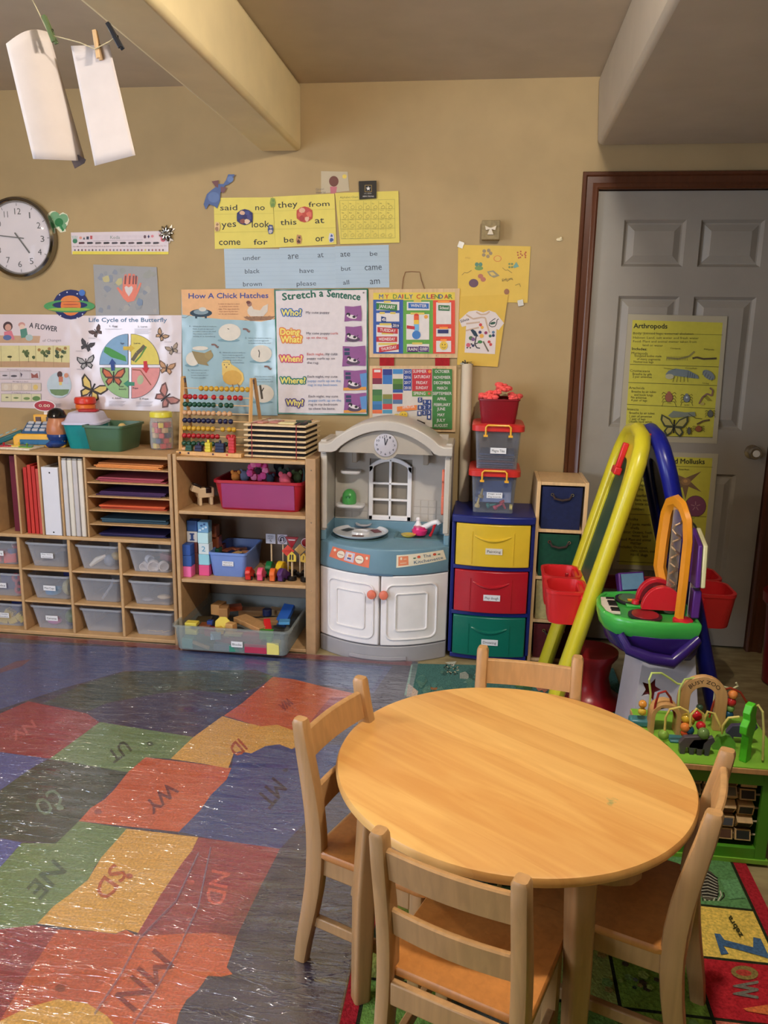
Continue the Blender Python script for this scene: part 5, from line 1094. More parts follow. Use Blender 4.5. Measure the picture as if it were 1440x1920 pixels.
arrow((232, 653), (254, 653), 7, (214, 180, 60)); arrow((273, 677), (275, 700), 7, (200, 40, 50)); arrow((253, 720), (232, 719), 7, (60, 140, 110)); arrow((213, 695), (211, 672), 7, (40, 70, 140))
for tt_, x, y, w_ in (('1. Egg', 206, 613, 15), ('2. Larva', 259, 614, 18), ('4. Adult', 211, 748, 17), ('3. Pupa', 262, 749, 17), ('Eggs', 227, 645, 7), ('Larva', 252, 645, 12), ('Adult', 224, 726, 9), ('Butterfly', 224, 731, 14), ('Pupa', 250, 729, 10)): d.text(tt_, (x, y), (x+w_, y), 3.2, (70, 60, 70))
for x, y, n, w_ in ((198, 617, 1, 31), (253, 617, 5, 32), (205, 752, 5, 32), (256, 753, 5, 32)):
    for k in range(n): d.line([(x, y+2.1*k), (x+w_-(k*3 % 7), y+2.1*k)], .6, (170, 158, 164))
for x, y in ((167, 634), (143, 658), (145, 692), (150, 746), (309, 641), (328, 662)): d.line([(x, y), (x+13, y)], .7, (160, 150, 156))
d.build('printing', t)
# ------------------------------------------------ chick poster
t = sheet('chick_poster', 'How A Chick Hatches poster, orange above pale blue, behind the abacus', 'poster', [(340, 543), (514, 541), (521, 779), (344, 777)], -.005, (160, 190, 200), 'gloss')
d = Draw('y', -.005)
d.poly([(340, 543), (514, 541), (515.5, 598), (490, 603), (450, 600), (420, 599), (380, 595), (342, 590)], (228, 176, 124)); d.text('How A Chick Hatches', (354, 559.5), (503, 558.5), 9.5, (52, 66, 140), .35)
d.ell(377, 587, 21, 7.5, (24, 54, 72)); d.ell(377, 585, 14, 5, (130, 150, 160)); d.ell(380, 580, 7, 4, (210, 206, 196)); d.rect(366, 592, 370, 597, (24, 54, 72)); d.rect(384, 592, 388, 597, (24, 54, 72)); d.line([(358, 589), (348, 596), (341, 595)], .7, (80, 70, 60))
d.poly([(456, 594), (516, 593), (508, 600), (470, 602)], (150, 110, 80)); 
for i in range(26): x = random.uniform(456, 514); d.line([(x, 592+random.uniform(0, 9)), (x+random.uniform(-8, 8), 590+random.uniform(0, 12))], .7, random.choice([(120, 84, 60), (170, 130, 96), (140, 100, 74)]))
d.poly([(464, 582), (470, 570), (476, 580), (488, 582), (494, 574), (503, 570), (502, 584), (494, 593), (470, 593), (465, 588)], (216, 204, 190)); d.ell(468, 570, 4.5, 5, (150, 110, 96)); d.ell(466, 567, 4, 3, (100, 46, 40))
PAR = ['It takes 21 days for a chick', 'to develop inside a fertile', 'egg. The egg must be', 'kept warm by the hen', 'or in an incubator.']
for k, s_ in enumerate(PAR): d.text(s_, (410+k % 2*1.5, 571+4.7*k), (450-(k*3 % 5), 571+4.7*k), 2.4, (170, 110, 80))
def egg(cx, cy, rx, ry): d.ell(cx-2, cy+ry-1, rx, 3, (120, 156, 168)); d.ell(cx, cy, rx, ry, (222, 214, 200), n=22)
egg(431, 623, 21, 16); d.line([(427, 616), (430, 617.5)], 1.2, K); egg(490, 663, 20, 16); d.line([(485, 656), (487, 661), (486, 670)], 1.6, (60, 54, 46)); egg(494, 738, 20, 17)
d.line([(488, 722), (490, 734), (492, 748)], 4, (70, 60, 40)); d.line([(495, 727), (489, 738)], 2, (60, 50, 36))
egg(362, 673, 13, 13); d.ell(376, 653, 15, 4, (222, 214, 200)); d.poly([(360, 658), (384, 662), (396, 656), (399, 670), (388, 680), (392, 686), (372, 682), (366, 672)], (150, 130, 84)); d.ell(392, 666, 8, 7, (160, 140, 90))
d.poly([(417, 682), (423, 675), (431, 675), (434, 683), (446, 690), (456, 700), (458, 712), (452, 722), (424, 716), (417, 702)], (228, 194, 104)); d.ell(425, 683, 9, 8.5, (230, 200, 112)); d.ell(421, 684, 1, 1, K); d.ell(430, 683, 1, 1, K); d.poly([(423, 687), (427, 687), (425, 691)], (150, 110, 80)); d.ell(436, 708, 18, 14, (214, 166, 70)); d.line([(436, 720), (438, 728)], 1.4, (150, 100, 60)); d.line([(446, 719), (450, 727)], 1.4, (150, 100, 60))
for (x, y, n, w_, num) in ((362, 612, 5, 44, '1.'), (466, 634, 3, 43, '2.'), (418, 661, 5, 42, '6.'), (359, 694, 4, 33, '5.'), (478, 706, 3, 35, '')):
    if num: d.text(num, (x-6, y+1), (x-3, y+1), 3, (70, 80, 90))
    for k, s_ in zip(range(n), ('When the chick is ready to', 'hatch, it uses an egg tooth', 'to make a hole in the shell', 'The chick rests often', 'while it is hatching')): d.text(s_, (x, y+1+4.7*k), (x+w_-(k*5 % 9), y+1+4.7*k), 2.2, (110, 126, 136))
for (x, y) in ((462, 620), (403, 649), (502, 690)): d.line([(x-6, y-3), (x, y-3), (x+4, y)], 3, (130, 90, 80)); d.poly([(x+1, y+1), (x+8, y), (x+6, y+4)], (130, 90, 80))
d.build('printing', t)
# ------------------------------------------------ stretch a sentence poster
t = sheet('sentence_poster', 'shiny white Stretch a Sentence poster with a green dashed border', 'poster', [(514, 543), (690, 541), (690, 779), (520, 776)], -.008, (30, 104, 76), 'gloss')
d = Draw('y', -.008)
d.poly([(517, 545.5), (687.5, 543.5), (687.5, 776), (522.5, 773.5)], (222, 212, 214))
d.text('Stretch', (530, 563), (592, 557), 13, (20, 96, 74), .6); d.text('a', (599, 556), (606, 556), 9, (20, 96, 74), .6); d.text('Sentence', (613, 556), (675, 563), 13, (20, 96, 74), .6)
for (tx, x0, y0, x1, cap, c) in (('Who?', 528, 591, 565, 12, (50, 100, 170)), ('Doing', 526, 627, 562, 12, (226, 130, 60)), ('What?', 527, 641, 566, 12, (226, 130, 60)), ('When?', 525, 677, 567, 11.5, (206, 70, 110)), ('Where?', 526, 717.5, 573, 11, (40, 120, 110)), ('Why?', 537, 759, 569, 11, (80, 60, 130))):
    for k in range(10): d.text(tx, (x0+2.6*math.cos(k*PI/5), y0+1+2.6*math.sin(k*PI/5)), (x1+2.6*math.cos(k*PI/5), y0+1+2.6*math.sin(k*PI/5)), cap, c, 0)
    d.text(tx, (x0, y0+1), (x1, y0+1), cap, (238, 222, 110), .5)
RC, BC_ = (206, 80, 80), (84, 140, 200); TX = (70, 66, 84)
for (s_, x, y, w_, c) in (('My cute puppy', 574, 588, 44, TX), ('My cute puppy', 575, 627, 44, TX), ('curls', 620, 627, 14, RC), ('up on the rug.', 575, 635, 40, RC), ('Each night,', 576, 666, 32, RC), ('my cute', 610, 666, 23, TX), ('puppy curls up on', 576, 674, 52, TX), ('the rug.', 576, 682, 22, TX),
    ('Each night, my cute', 577, 708, 56, TX), ('puppy curls up on the', 577, 716, 62, BC_), ('rug in my bedroom.', 578, 723.5, 56, BC_), ('Each night, my cute', 579, 745, 55, TX), ('puppy curls up on the', 579, 752.5, 61, BC_), ('rug in my bedroom', 579, 760, 54, TX), ('to chew his bone.', 579, 768, 50, TX)): d.text(s_, (x, y), (x+w_, y), 4.4, c)
for (x0, y0, x1, y1, k) in ((645, 573, 679, 603, 0), (646, 611, 680, 641, 1), (641, 648, 687, 687, 2), (643, 693, 689, 732, 3), (644, 736, 689, 774, 4)):
    w_, h = x1-x0, y1-y0
    d.poly([(x0+2, y0+1), (x0+w_*.5, y0+2), (x1-2, y0), (x1-.5, y0+h*.5), (x1-1, y1-1), (x0+w_*.5, y1-2), (x0+1, y1), (x0+2.5, y0+h*.5)], (140, 80, 140)); cx, cy = x0+w_*.45, y1-h*.3
    if k > 2: d.poly([(x1-14, y0+8), (x1-1, y0+6), (x1-1, y1-4), (x1-10, y1-3)], (90, 140, 196)); d.poly([(x0+1, y1-5), (x1-2, y1-7), (x1-2, y1-1), (x0+1, y1)], (222, 150, 60))
    if k > 1: d.rect(x0+5, y0+5, x0+15, y0+10, (40, 60, 90)); d.rect(x0+5, y0+12, x0+15, y0+18, (40, 60, 90))
    if k: d.ell(cx+1, cy+4, 13, 5, (80, 60, 84))
    d.ell(cx, cy, 9, 3.6, (226, 216, 216), a=12); d.ell(cx-7, cy-4, 4, 3.6, (26, 22, 26)); d.ell(cx-8, cy-2, 2, 2, (226, 216, 216)); d.ell(cx+4, cy, 3, 2.4, (26, 22, 26)); d.line([(cx+8, cy), (cx+11, cy-4)], 1, (40, 34, 40))
d.ell(682, 549, 1.6, 1.6, G_); d.build('printing', t)
# ------------------------------------------------ word cards
YC = (226, 210, 104)
t = sheet('word_card', 'yellow sight word card reading said, no, yes, look, come, for', 'word card', [(401, 371), (511, 370), (517, 464), (403, 467)], -.002, YC); d = Draw('y', -.002)
for tx, x0, y0, x1, y1, cp in (('said', 413, 394.5, 445, 394, 10), ('no', 479, 394, 496.5, 394, 7), ('yes', 416, 427, 443, 425, 8), ('look', 472.5, 426.5, 505, 426, 12), ('come', 411, 459.5, 451, 459, 8), ('for', 476, 459, 502, 458.5, 10)): d.text(tx, (x0, y0), (x1, y1), cp, K, .12)
d.line([(402, 402), (516, 400)], .5, (196, 180, 84)); d.line([(402, 436), (516, 434)], .5, (196, 180, 84)); d.build('printing', t)
t = sheet('word_card', 'yellow sight word card reading they, from, this, at, be, or', 'word card', [(512, 369), (627, 363), (631, 458), (517, 464)], -.004, YC); d = Draw('y', -.004)
for tx, x0, y0, x1, y1, cp in (('they', 521, 390, 558, 387.5, 11), ('from', 579, 388, 618, 386, 9), ('this', 526, 422, 556, 421, 10), ('at', 591, 419, 608, 418, 9), ('be', 533, 455, 551, 454, 10), ('or', 592, 453, 608, 452, 8)): d.text(tx, (x0, y0), (x1, y1), cp, K, .12)
d.line([(514, 396), (629, 392)], .5, (196, 180, 84)); d.line([(516, 430), (630, 427)], .5, (196, 180, 84)); d.build('printing', t)
t = sheet('alphabet_chart', 'yellow alphabet chart sheet with tiny outlined pictures, right of the word cards', 'chart', [(628, 362), (747, 358), (749, 455), (638, 458)], -.005, (222, 204, 98)); d = Draw('y', -.005)
d.text('Alphabet Chart', (637.5, 372), (672, 371), 3.6, (110, 104, 60)); LN = (150, 140, 76)
d.line([(637, 376), (740, 374), (741, 446), (640, 448), (637, 376)], .6, LN)
L26 = 'AaBbCcDdEeFfGgHhIiJjKkLlMmNnOoPpQqRrSsTtUuVvWwXxYyZz'
for i in range(28):
    x, y = 641+14.2*(i % 7), 383+17.5*(i//7)
    if i < 26: d.text(L26[2*i:2*i+2], (x, y), (x+4, y), 2.4, LN)
    d.line([(x+3, y+5), (x+7, y+2), (x+10, y+6), (x+7, y+9), (x+3, y+8), (x+3, y+5)], .5, LN); d.line([(x+1, y+11.5), (x+8, y+11.5)], .4, LN)
    if i % 7: d.line([(x-2, y-6), (x-2, y+12)], .35, LN)
for k in (1, 2, 3): d.line([(638, 376+18*k), (741, 374+18*k)], .35, LN)
d.build('printing', t)
BL = (172, 190, 204)
for lb, cs_, words in (('pale blue word strip sheet reading under, black, brown', [(420, 466), (524, 467), (524, 541), (423, 541)], (('under', 456, 488, 489, 487), ('black', 459.5, 513, 487, 512), ('brown', 456, 537, 491, 536))),
    ('pale blue word strip sheet reading are, at, have, please', [(524, 465), (628, 463), (630, 540), (524, 541)], (('are', 540, 486, 560, 485), ('at', 596, 483, 607, 482), ('have', 562, 512, 588.5, 511), ('please', 556.5, 536, 593, 535))),
    ('pale blue word strip sheet reading ate, be, but, came, all, am', [(628, 462), (729, 459), (730, 539), (630, 540)], (('ate', 638.5, 481.5, 657, 480.5), ('be', 694, 480, 708, 479), ('but', 640, 508, 658, 507), ('came', 684, 507, 716, 506), ('all', 643.5, 534, 655, 533), ('am', 694, 533, 712.5, 532)))):
    t = sheet('word_sheet', lb, 'word sheet', cs_, -.0005, BL, 'gloss', .3, group=None); d = Draw('y', -.0005, base=.0013)
    for w_, x0, y0, x1, y1 in words: d.text(w_, (x0, y0), (x1, y1), 8.2, (50, 54, 66))
    for k in range(9): y = cs_[0][1]+4+8*k; d.line([(cs_[0][0]+1, y), (cs_[1][0], y-1)], .35, (150, 170, 190))
    d.build('printing', t)
# small cutouts stuck around the cards (plain generic shapes)
def cut(name, label, pts, y, c, extra=None):
    t = sheet(name, label, 'cutout', pts, y, c, th=.0009)
    if extra: d = Draw('y', y, base=.001); extra(d); d.build('printing', t)
cut('blue_cutout', 'blue winged cutout tilted at the top left of the word cards', [(382, 383), (385, 373), (388, 364), (397, 356), (404, 351), (407, 345), (419, 345), (424, 338), (428, 327), (440, 327), (436, 340), (428, 346), (422, 348), (418, 356), (413, 362), (413, 376), (407, 391), (401, 386), (392, 383), (386, 393)], -.007, (84, 104, 150),
    lambda d: (d.ell(401, 370, 11, 10, (92, 116, 164)), d.poly([(397, 340), (410, 338), (409, 352), (404, 350)], (110, 66, 70)), d.poly([(414, 350), (425, 352), (420, 362), (414, 360)], (110, 70, 80)), d.ell(432, 336, 6, 6, (100, 124, 170)), d.line([(436, 333), (443, 328)], 1, (90, 80, 80))))
def cluster(cols_):
    def f(d):
        for k, c in enumerate(cols_): d.blob(cx_+9*math.cos(k*1.05), cy_+9*math.sin(k*1.05), 5, c)
    return f
cx_, cy_ = 459, 407
cut('sticker_cluster', 'round navy and cream sticker cluster between yes and look', [(cx_+15*math.cos(i*PI/6)*(1+.12*(i % 2)), cy_+15*math.sin(i*PI/6)) for i in range(12)], -.007, (50, 50, 100), cluster([(60, 60, 120), (222, 190, 160), (130, 70, 60), (40, 50, 110), (210, 170, 140), (60, 70, 130)]))
cx_, cy_ = 571, 402
cut('sticker_cluster', 'round red and peach sticker cluster between they and from', [(cx_+15*math.cos(i*PI/6)*(1+.12*(i % 2)), cy_+15*math.sin(i*PI/6)) for i in range(12)], -.007, (190, 80, 66), cluster([(214, 110, 90), (226, 180, 150), (170, 60, 56), (206, 96, 80), (220, 170, 140), (190, 76, 70)]))
for nm, x, y, c, c2 in (('small green leaf-like sticker above the look word', 511, 380, (140, 160, 80), (110, 140, 70)), ('small blue sticker beside the word look', 507, 430, (70, 84, 130), (190, 180, 180)), ('tiny peach sticker left of the word yes', 407, 425, (222, 190, 140), (160, 120, 90)), ('small brown sticker beside the word be', 560, 449, (190, 140, 100), (80, 50, 40)), ('small white and blue round sticker beside the word or', 621, 446, (210, 206, 210), (60, 90, 150))):
    cut('small_sticker', nm, [(x-3, y-9), (x+4, y-8), (x+6, y), (x+4, y+8), (x-3, y+9), (x-5, y+1)], -.0075, c, lambda d: (d.blob(x, y+4, 3.6, c2), d.blob(x+1, y-4, 2.6, c2)))
cut('clear_sheet', 'pale sheet with a little sun sticker, above the word from', [(602, 321), (652, 322), (655, 358), (602, 363)], -.001, (190, 176, 148), lambda d: (d.ell(646, 331, 4, 4, (226, 200, 90)), d.text('Great', (592, 357), (608, 356), 4, (130, 120, 110)), d.text('Hooray', (593, 363), (611, 362), 4, (110, 100, 96)), d.ell(626, 340, 9, 10, (110, 64, 52)), d.poly([(619, 350), (632, 350), (630, 364), (620, 364)], (190, 110, 120))))
t = sheet('army_magnet', 'black square magnet with a white star in a gold frame', 'magnet', [(673, 340), (706, 339), (706, 372), (674, 374)], -.010, (40, 38, 36), 'plastic', .3, th=.004); d = Draw('y', -.0145, base=.0003)
d.rect(684, 347, 697, 360, (170, 140, 70)); d.rect(684.8, 347.8, 696.2, 359.2, (20, 18, 18)); d.poly([(690.5+(4.6 if k % 2 == 0 else 2)*math.sin(PI*k/5), 353.5-(4.6 if k % 2 == 0 else 2)*math.cos(PI*k/5)) for k in range(10)], (230, 226, 220)); d.text('U.S. ARMY', (683, 364), (697, 364), 2.4, (190, 186, 180)); d.text('ARMY STRONG', (680, 369.5), (701, 369.5), 2.6, (226, 222, 216)); d.build('printing', t)
# ------------------------------------------------ calendar boards
WD = (206, 170, 124)
def frame_board(name, label, cs_, y, inner, col_in, par=None):
    t = sheet(name, label, 'calendar', cs_, y, WD, 'wood', th=.007) if par is None else par
    return t
t = sheet('calendar_board', 'wooden framed daily calendar hanging left of the yellow artworks, two linked boards', 'calendar', [(692, 543), (862, 541), (858, 671), (693, 670)], -.002, (212, 178, 132), 'wood', th=.008)
P = [at_y(px, py, -.002) for px, py in ((693, 686), (856, 686), (854, 810), (693, 806))]
m_ = MB(); m_.add([p for p in P]+[p+Vector((0, -.008, 0)) for p in P], [(0, 1, 5, 4), (1, 2, 6, 5), (2, 3, 7, 6), (3, 0, 4, 7), (0, 3, 2, 1), (4, 5, 6, 7)]); m_.build('lower_board', mat('wood', (212, 178, 132)), t, world=True, smooth=False)
for x0 in (712, 816):
    P = [at_y(px, py, -.004) for px, py in ((x0, 669), (x0+27, 669), (x0+27, 688), (x0, 688))]
    m_ = MB(); m_.add([p for p in P]+[p+Vector((0, -.003, 0)) for p in P], [(0, 1, 5, 4), (1, 2, 6, 5), (2, 3, 7, 6), (3, 0, 4, 7), (4, 5, 6, 7)]); m_.build('red_strap', mat('fabric', (160, 26, 36)), t, world=True)
m_ = MB(); m_.tube([at_y(754, 543, -.006), at_y(756, 522, -.004), at_y(760, 510, -.003), at_y(772, 509, -.003), at_y(787, 510, -.003), at_y(790, 525, -.004), at_y(796, 542, -.006)], .0016, 6); m_.build('hanging_cord', mat('fabric', (140, 100, 70)), t, world=True)
d = Draw('y', -.0092, base=.0012)
RD_, BU, GN, YL, OR_ = (190, 40, 50), (40, 76, 150), (70, 130, 50), (222, 196, 70), (214, 80, 50); WH = (222, 214, 210)
d.poly([(700, 549), (853, 548), (853, 563), (700, 562)], YL)
cc_ = [BU, RD_, None, GN, BU, RD_, GN, BU, None, RD_, GN, BU, RD_, GN, BU, RD_, GN]
for ch, c, x in zip('MY DAILY CALENDAR', cc_, [711, 722, 0, 737, 746, 754, 759, 767, 0, 781, 790, 800, 808, 815, 823, 833, 841]):
    if c: d.text(ch, (x, 560), (x+(7.5 if ch not in 'IY' else (2 if ch == 'I' else 7)), 560), 8, c, .15)
d.rect(700, 562, 756, 663, (44, 84, 160)); d.rect(756, 563, 812, 663, (96, 160, 60)); d.rect(812, 563, 853, 663, (220, 70, 48))
for k in range(60):
    x = random.uniform(702, 851); y = random.uniform(565, 661); d.ell(x, y, .7, .7, (90, 140, 210) if x < 756 else ((140, 196, 90) if x < 812 else (236, 110, 80)), n=5)
for (x0, y0, x1, y1) in ((706, 566, 749, 582), (706, 587, 749, 603), (706, 609, 748, 660), (763, 566, 806, 582), (762, 589, 805, 637), (763, 645, 805, 660), (818, 567, 846, 608), (818, 616, 846, 631), (818, 639, 846, 660)): d.rect(x0, y0, x1, y1, WH)
for (x0, y0, x1) in ((720, 564, 733), (712, 585, 722), (732, 585, 742), (712, 606, 734), (716, 623, 738), (710, 643, 744), (776, 563, 790), (770, 586, 796), (773, 642, 792), (821, 564, 843), (824, 613, 840), (826, 636, 838)): d.rect(x0, y0, x1, y0+4, (214, 190, 90) if x0 < 812 else (240, 150, 60))
card = lambda t_, x0, y0, x1, y1, c, sk=0, tc=WH, cp=None: (d.rect(x0, y0, x1, y1, c, sk), d.text(t_, (x0+(x1-x0)*.12, y1-(y1-y0)*.25+sk*.12), (x1-(x1-x0)*.1, y1-(y1-y0)*.25+sk*.9), (y1-y0)*.55, tc, .15))
card('JANUARY', 706, 568, 745, 580, (46, 120, 50), 3); card('6', 715, 593, 724, 603, (24, 56, 120), 2); card('2019', 735, 605, 749, 615, (24, 56, 120), 2)
card('TUESDAY', 708, 613, 746, 623, RD_, 3); card('WEDNESDAY', 706, 631, 745, 641, RD_, 0); card('THURSDAY', 711, 651, 748, 661, RD_, -6); card('WINTER', 766, 568, 804, 578, (36, 100, 176), 1)
d.ell(781, 592, 4.6, 4, (206, 50, 40)); d.rect(776.4, 592, 785.6, 600, (222, 90, 40)); d.rect(776.4, 600, 785.6, 608, (230, 190, 60)); d.rect(776.4, 608, 785.6, 620, (110, 176, 220)); d.ell(781, 628, 8, 8, (60, 120, 190)); d.rect(763, 610, 778, 616, RD_, 2); d.ell(799, 594, 3.6, 3.6, (230, 160, 60))
card('RAIN', 764, 650, 784, 660, (70, 30, 96), 0); card('CLOUDY', 785, 649, 804, 659, (70, 40, 110), 1); card('School', 822, 572, 843, 582, (46, 110, 60), 1); d.rect(821, 618, 841, 625, (30, 36, 100)); d.ell(832, 648, 7.5, 8, (226, 190, 60)); d.ell(829.5, 646, .9, 1.2, K, n=8); d.ell(834.5, 646, .9, 1.2, K, n=8)
d.line([(828.5, 650.5), (831, 652.5), (834, 652.3), (836, 650)], .7, K)
# lower board
d.rect(699, 691, 848, 800, (212, 202, 190), 1)
for (x0, y0, x1, y1, c) in ((699, 691, 717, 709, (214, 60, 50)), (702, 693, 714, 698, WH), (699, 709, 717, 720, (120, 30, 60)), (718, 692, 736, 703, (40, 50, 130)), (718, 703, 736, 720, (50, 110, 180)), (737, 692, 756, 701, (60, 130, 190)), (737, 710, 756, 720, (90, 130, 50)), (737, 720, 756, 730, (60, 100, 40)), (737, 730, 756, 736, (40, 80, 150)), (699, 730, 717, 741, (60, 110, 60)), (699, 741, 717, 752, (80, 130, 60)), (699, 752, 717, 758, (60, 120, 180)), (699, 758, 717, 768, (50, 110, 160)), (699, 768, 717, 775, (230, 110, 60)),
    (718, 739, 736, 748, (130, 130, 60)), (718, 748, 736, 757, (80, 130, 130)), (718, 757, 736, 767, (206, 60, 56)), (718, 768, 736, 775, (80, 150, 180)), (737, 738, 755, 749, (196, 50, 50)), (737, 749, 755, 757, (80, 110, 150))): d.rect(x0, y0, x1, y1, c)
d.rect(757, 692, 772, 732, (24, 60, 140)); 
for k, y in enumerate((2015, 2016, 2017, 2018)): d.text(str(y), (758.5, 700+9.9*k), (770.5, 700+9.9*k), 5.5, WH, .1)
d.rect(773, 692, 810, 733, (190, 40, 50)); d.rect(773, 733, 810, 743, (90, 140, 60)); d.rect(811, 691, 848, 803, (54, 120, 52), 1)
for t_, x0, y, x1 in (('SUMMER', 775, 699, 800), ('SATURDAY', 777, 709, 807), ('FRIDAY', 781, 720, 802), ('SUNDAY', 780, 729.5, 803), ('SPRING', 776, 740, 798)): d.text(t_, (x0, y), (x1, y), 5.6, WH, .1)
d.ell(806, 696.5, 3, 3, (230, 140, 60)); d.ell(805, 737.5, 2.6, 2.2, (200, 90, 60))
for t_, x0, y, x1 in (('OCTOBER', 816, 699, 843), ('NOVEMBER', 814, 710, 845), ('DECEMBER', 814, 720, 845), ('MARCH', 820, 730, 839), ('SEPTEMBER', 812, 740, 847), ('APRIL', 820, 750, 837), ('FEBRUARY', 814, 761, 845), ('JUNE', 820, 769, 835), ('MAY', 821, 780, 834), ('JULY', 819, 790, 835), ('AUGUST', 814, 800, 840)): d.text(t_, (x0, y), (x1, y), 5.4, WH, .1)
for t_, x, y in (('5', 784, 745), ('9', 793, 749), ('4', 801, 749), ('8', 784, 759), ('2', 792.5, 759), ('7', 801, 758), ('1', 783, 770), ('2', 792, 769), ('3', 801, 768), ('1', 801, 777)): d.rect(x, y, x+8, y+9, (24, 56, 120)); d.text(t_, (x+2.2, y+7), (x+5.8, y+7), 5.5, WH, .1)
d.rect(745, 762, 782, 771, (232, 130, 60), -3); d.text('AUTUMN', (778, 764), (756, 766), -5, WH, .1); d.ell(757, 777, 8, 6.5, (226, 190, 60)); d.ell(755, 776, .9, 1.1, K, n=8); d.ell(760, 776, .9, 1.1, K, n=8); d.ell(744, 779, 5, 4, (220, 190, 90)); d.poly([(783, 786), (798, 792), (796, 797), (781, 790)], (30, 20, 24))
d.build('printing', t)
for x, y in ((714, 667), (731, 667), (818, 667), (836, 667), (714, 689), (731, 689), (818, 690), (836, 690)): p = at_y(x, y, -.0105); MB().sphere(tuple(p), .0022, (1, .5, 1), 8).build('rivet', mat('metal', (200, 190, 170)), t, world=True)
# ------------------------------------------------ yellow artworks, shirt, roll of paper
t = sheet('yellow_artwork', 'yellow paper with small stamped drawings and names, taped by the calendar', 'artwork', [(859, 459), (995, 462), (989, 568), (858, 565)], -.002, (222, 186, 84)); d = Draw('y', -.002)
for k in range(5): d.ell(913+7*math.cos(k*1.3), 475+6*math.sin(k*1.3), 3.4, 3.4, (150, 130, 100))
d.ell(933, 485, 7.5, 6, (206, 120, 60)); d.ell(933, 485, 6, 4.8, (222, 186, 84)); 
for k in range(12): d.ell(978+random.uniform(-8, 8), 477+random.uniform(-7, 7), 1.6, 1.6, (176, 80, 50), n=8)
d.ell(894, 496, 3.6, 4, (80, 130, 110)); d.ell(901, 496, 3.6, 4, (80, 130, 110)); d.ell(898, 503, 8, 4, (120, 150, 80)); d.ell(888, 531, 9, 8, (100, 70, 90)); d.ell(901, 518, 5, 4.5, (180, 110, 90)); d.ell(906, 524, 5, 4.5, (180, 110, 90)); d.ell(950, 547, 5, 5.5, (150, 100, 70)); d.poly([(962, 500), (968, 491), (973, 500), (964, 503)], (110, 160, 150))
for k in range(4): d.ell(955+5*(k % 2), 495+6*(k//2), 2, 2, (110, 130, 80))
d.poly([(913, 509), (925, 507), (937, 517), (926, 521), (918, 517)], (150, 140, 110)); d.poly([(917, 511), (924, 510), (930, 516), (922, 517)], (212, 180, 90))
for pts in ([(866, 516), (871, 511), (876, 512), (884, 507)], [(942, 502), (948, 507), (952, 506), (960, 512)], [(941, 527), (948, 523), (951, 528), (957, 522), (962, 525)], [(966, 535), (974, 532), (976, 538)]): d.line(pts, .9, (130, 110, 60))
d.text('Mia', (873, 486), (882, 485), 4, (200, 166, 80)); d.text('Ethan', (942, 528), (961, 524), 5, (140, 120, 60)); d.build('printing', t)
t = sheet('yellow_artwork', 'second yellow sheet carrying a white paper shirt, hanging below the stamped one', 'artwork', [(861, 556), (953, 552), (933, 688), (857, 684)], -.006, (218, 180, 76)); 
sh_ = [(861, 600), (870, 592), (879, 584), (893, 582), (906, 586), (917, 582), (929, 586), (945, 606), (935, 619), (931, 617), (928, 664), (871, 661), (874, 611), (866, 613)]
P = [at_y(x, y, -.0078) for x, y in sh_]; n = len(P); t3 = tessellate_polygon([[Vector((p[0], p[1], 0)) for p in sh_]])
m_ = MB(); m_.add(P+[p+Vector((0, -.001, 0)) for p in P], [tuple(n+i for i in x) for x in t3]+[(i, (i+1) % n, n+(i+1) % n, n+i) for i in range(n)]); SH = m_.build('paper_shirt', mat('paper', (222, 210, 206)), t, smooth=False, world=True)
d = Draw('y', -.0088, base=.0002)
for pts in ([(874, 590), (887, 598), (904, 595), (910, 596), (913, 609), (918, 624)], [(874, 607), (900, 604)], [(873, 620), (898, 614)], [(893, 585), (902, 590), (912, 589), (918, 584)]): d.line(pts, 3, (196, 168, 146))
d.line([(929, 597), (924, 600), (918, 605), (917, 610), (922, 613), (928, 612), (931, 607), (932, 600), (935, 598)], 1.3, (26, 22, 28)); d.ell(924, 606, 5.5, 2.4, (30, 80, 60), a=-12)
d.poly([(882, 619), (886, 617), (892, 621), (897, 631), (889, 630)], (20, 50, 70)); d.line([(893, 630), (890, 645), (894, 652), (900, 653)], 2, (30, 26, 40)); d.line([(890, 645), (902, 641)], 1.6, (24, 30, 26)); d.ell(900, 641, 4.4, 3, (50, 120, 60)); d.line([(906, 640), (911, 650), (916, 659)], 2.6, (110, 100, 84))
for x, y, r, c in ((901, 609, 3, (200, 60, 60)), (904, 614, 3, (232, 170, 70)), (900, 623, 3, (30, 34, 90)), (911, 624, 3, (150, 40, 90)), (903, 630, 4, (230, 170, 70)), (925, 623, 2.8, (90, 120, 150)), (919, 630, 2.8, (50, 110, 80)), (925, 629, 2.8, (30, 44, 90)), (917, 641, 2.8, (200, 60, 60)), (920, 646, 2.8, (206, 70, 66)), (883, 634, 4, (70, 110, 70)), (887, 636, 3.6, (120, 80, 130)), (878, 647, 4, (200, 90, 110)), (887, 648, 2.6, (24, 30, 80)), (876, 652, 1.4, K), (882, 652, 1.4, K), (884, 645, 1.6, K)): d.ell(x, y, r, r, c, n=12)
d.text('Silvia', (864, 605), (880, 600), 5, (50, 50, 70)); d.build('shirt_drawing', SH)
for (x, y, a, nm) in ((864, 459, 20, 'upper left corner'), (976, 568, -12, 'lower right edge')):
    p = at_y(x, y, -.006); o = MB().at(p.x, p.y, p.z, ry=rad(a)).box(-.012, .012, -.0015, 0, -.013, .013).build('tape_square', mat('metal', (170, 168, 164), .4)); tag(o, 'square of silver duct tape on the %s of the yellow artwork' % nm, 'tape')
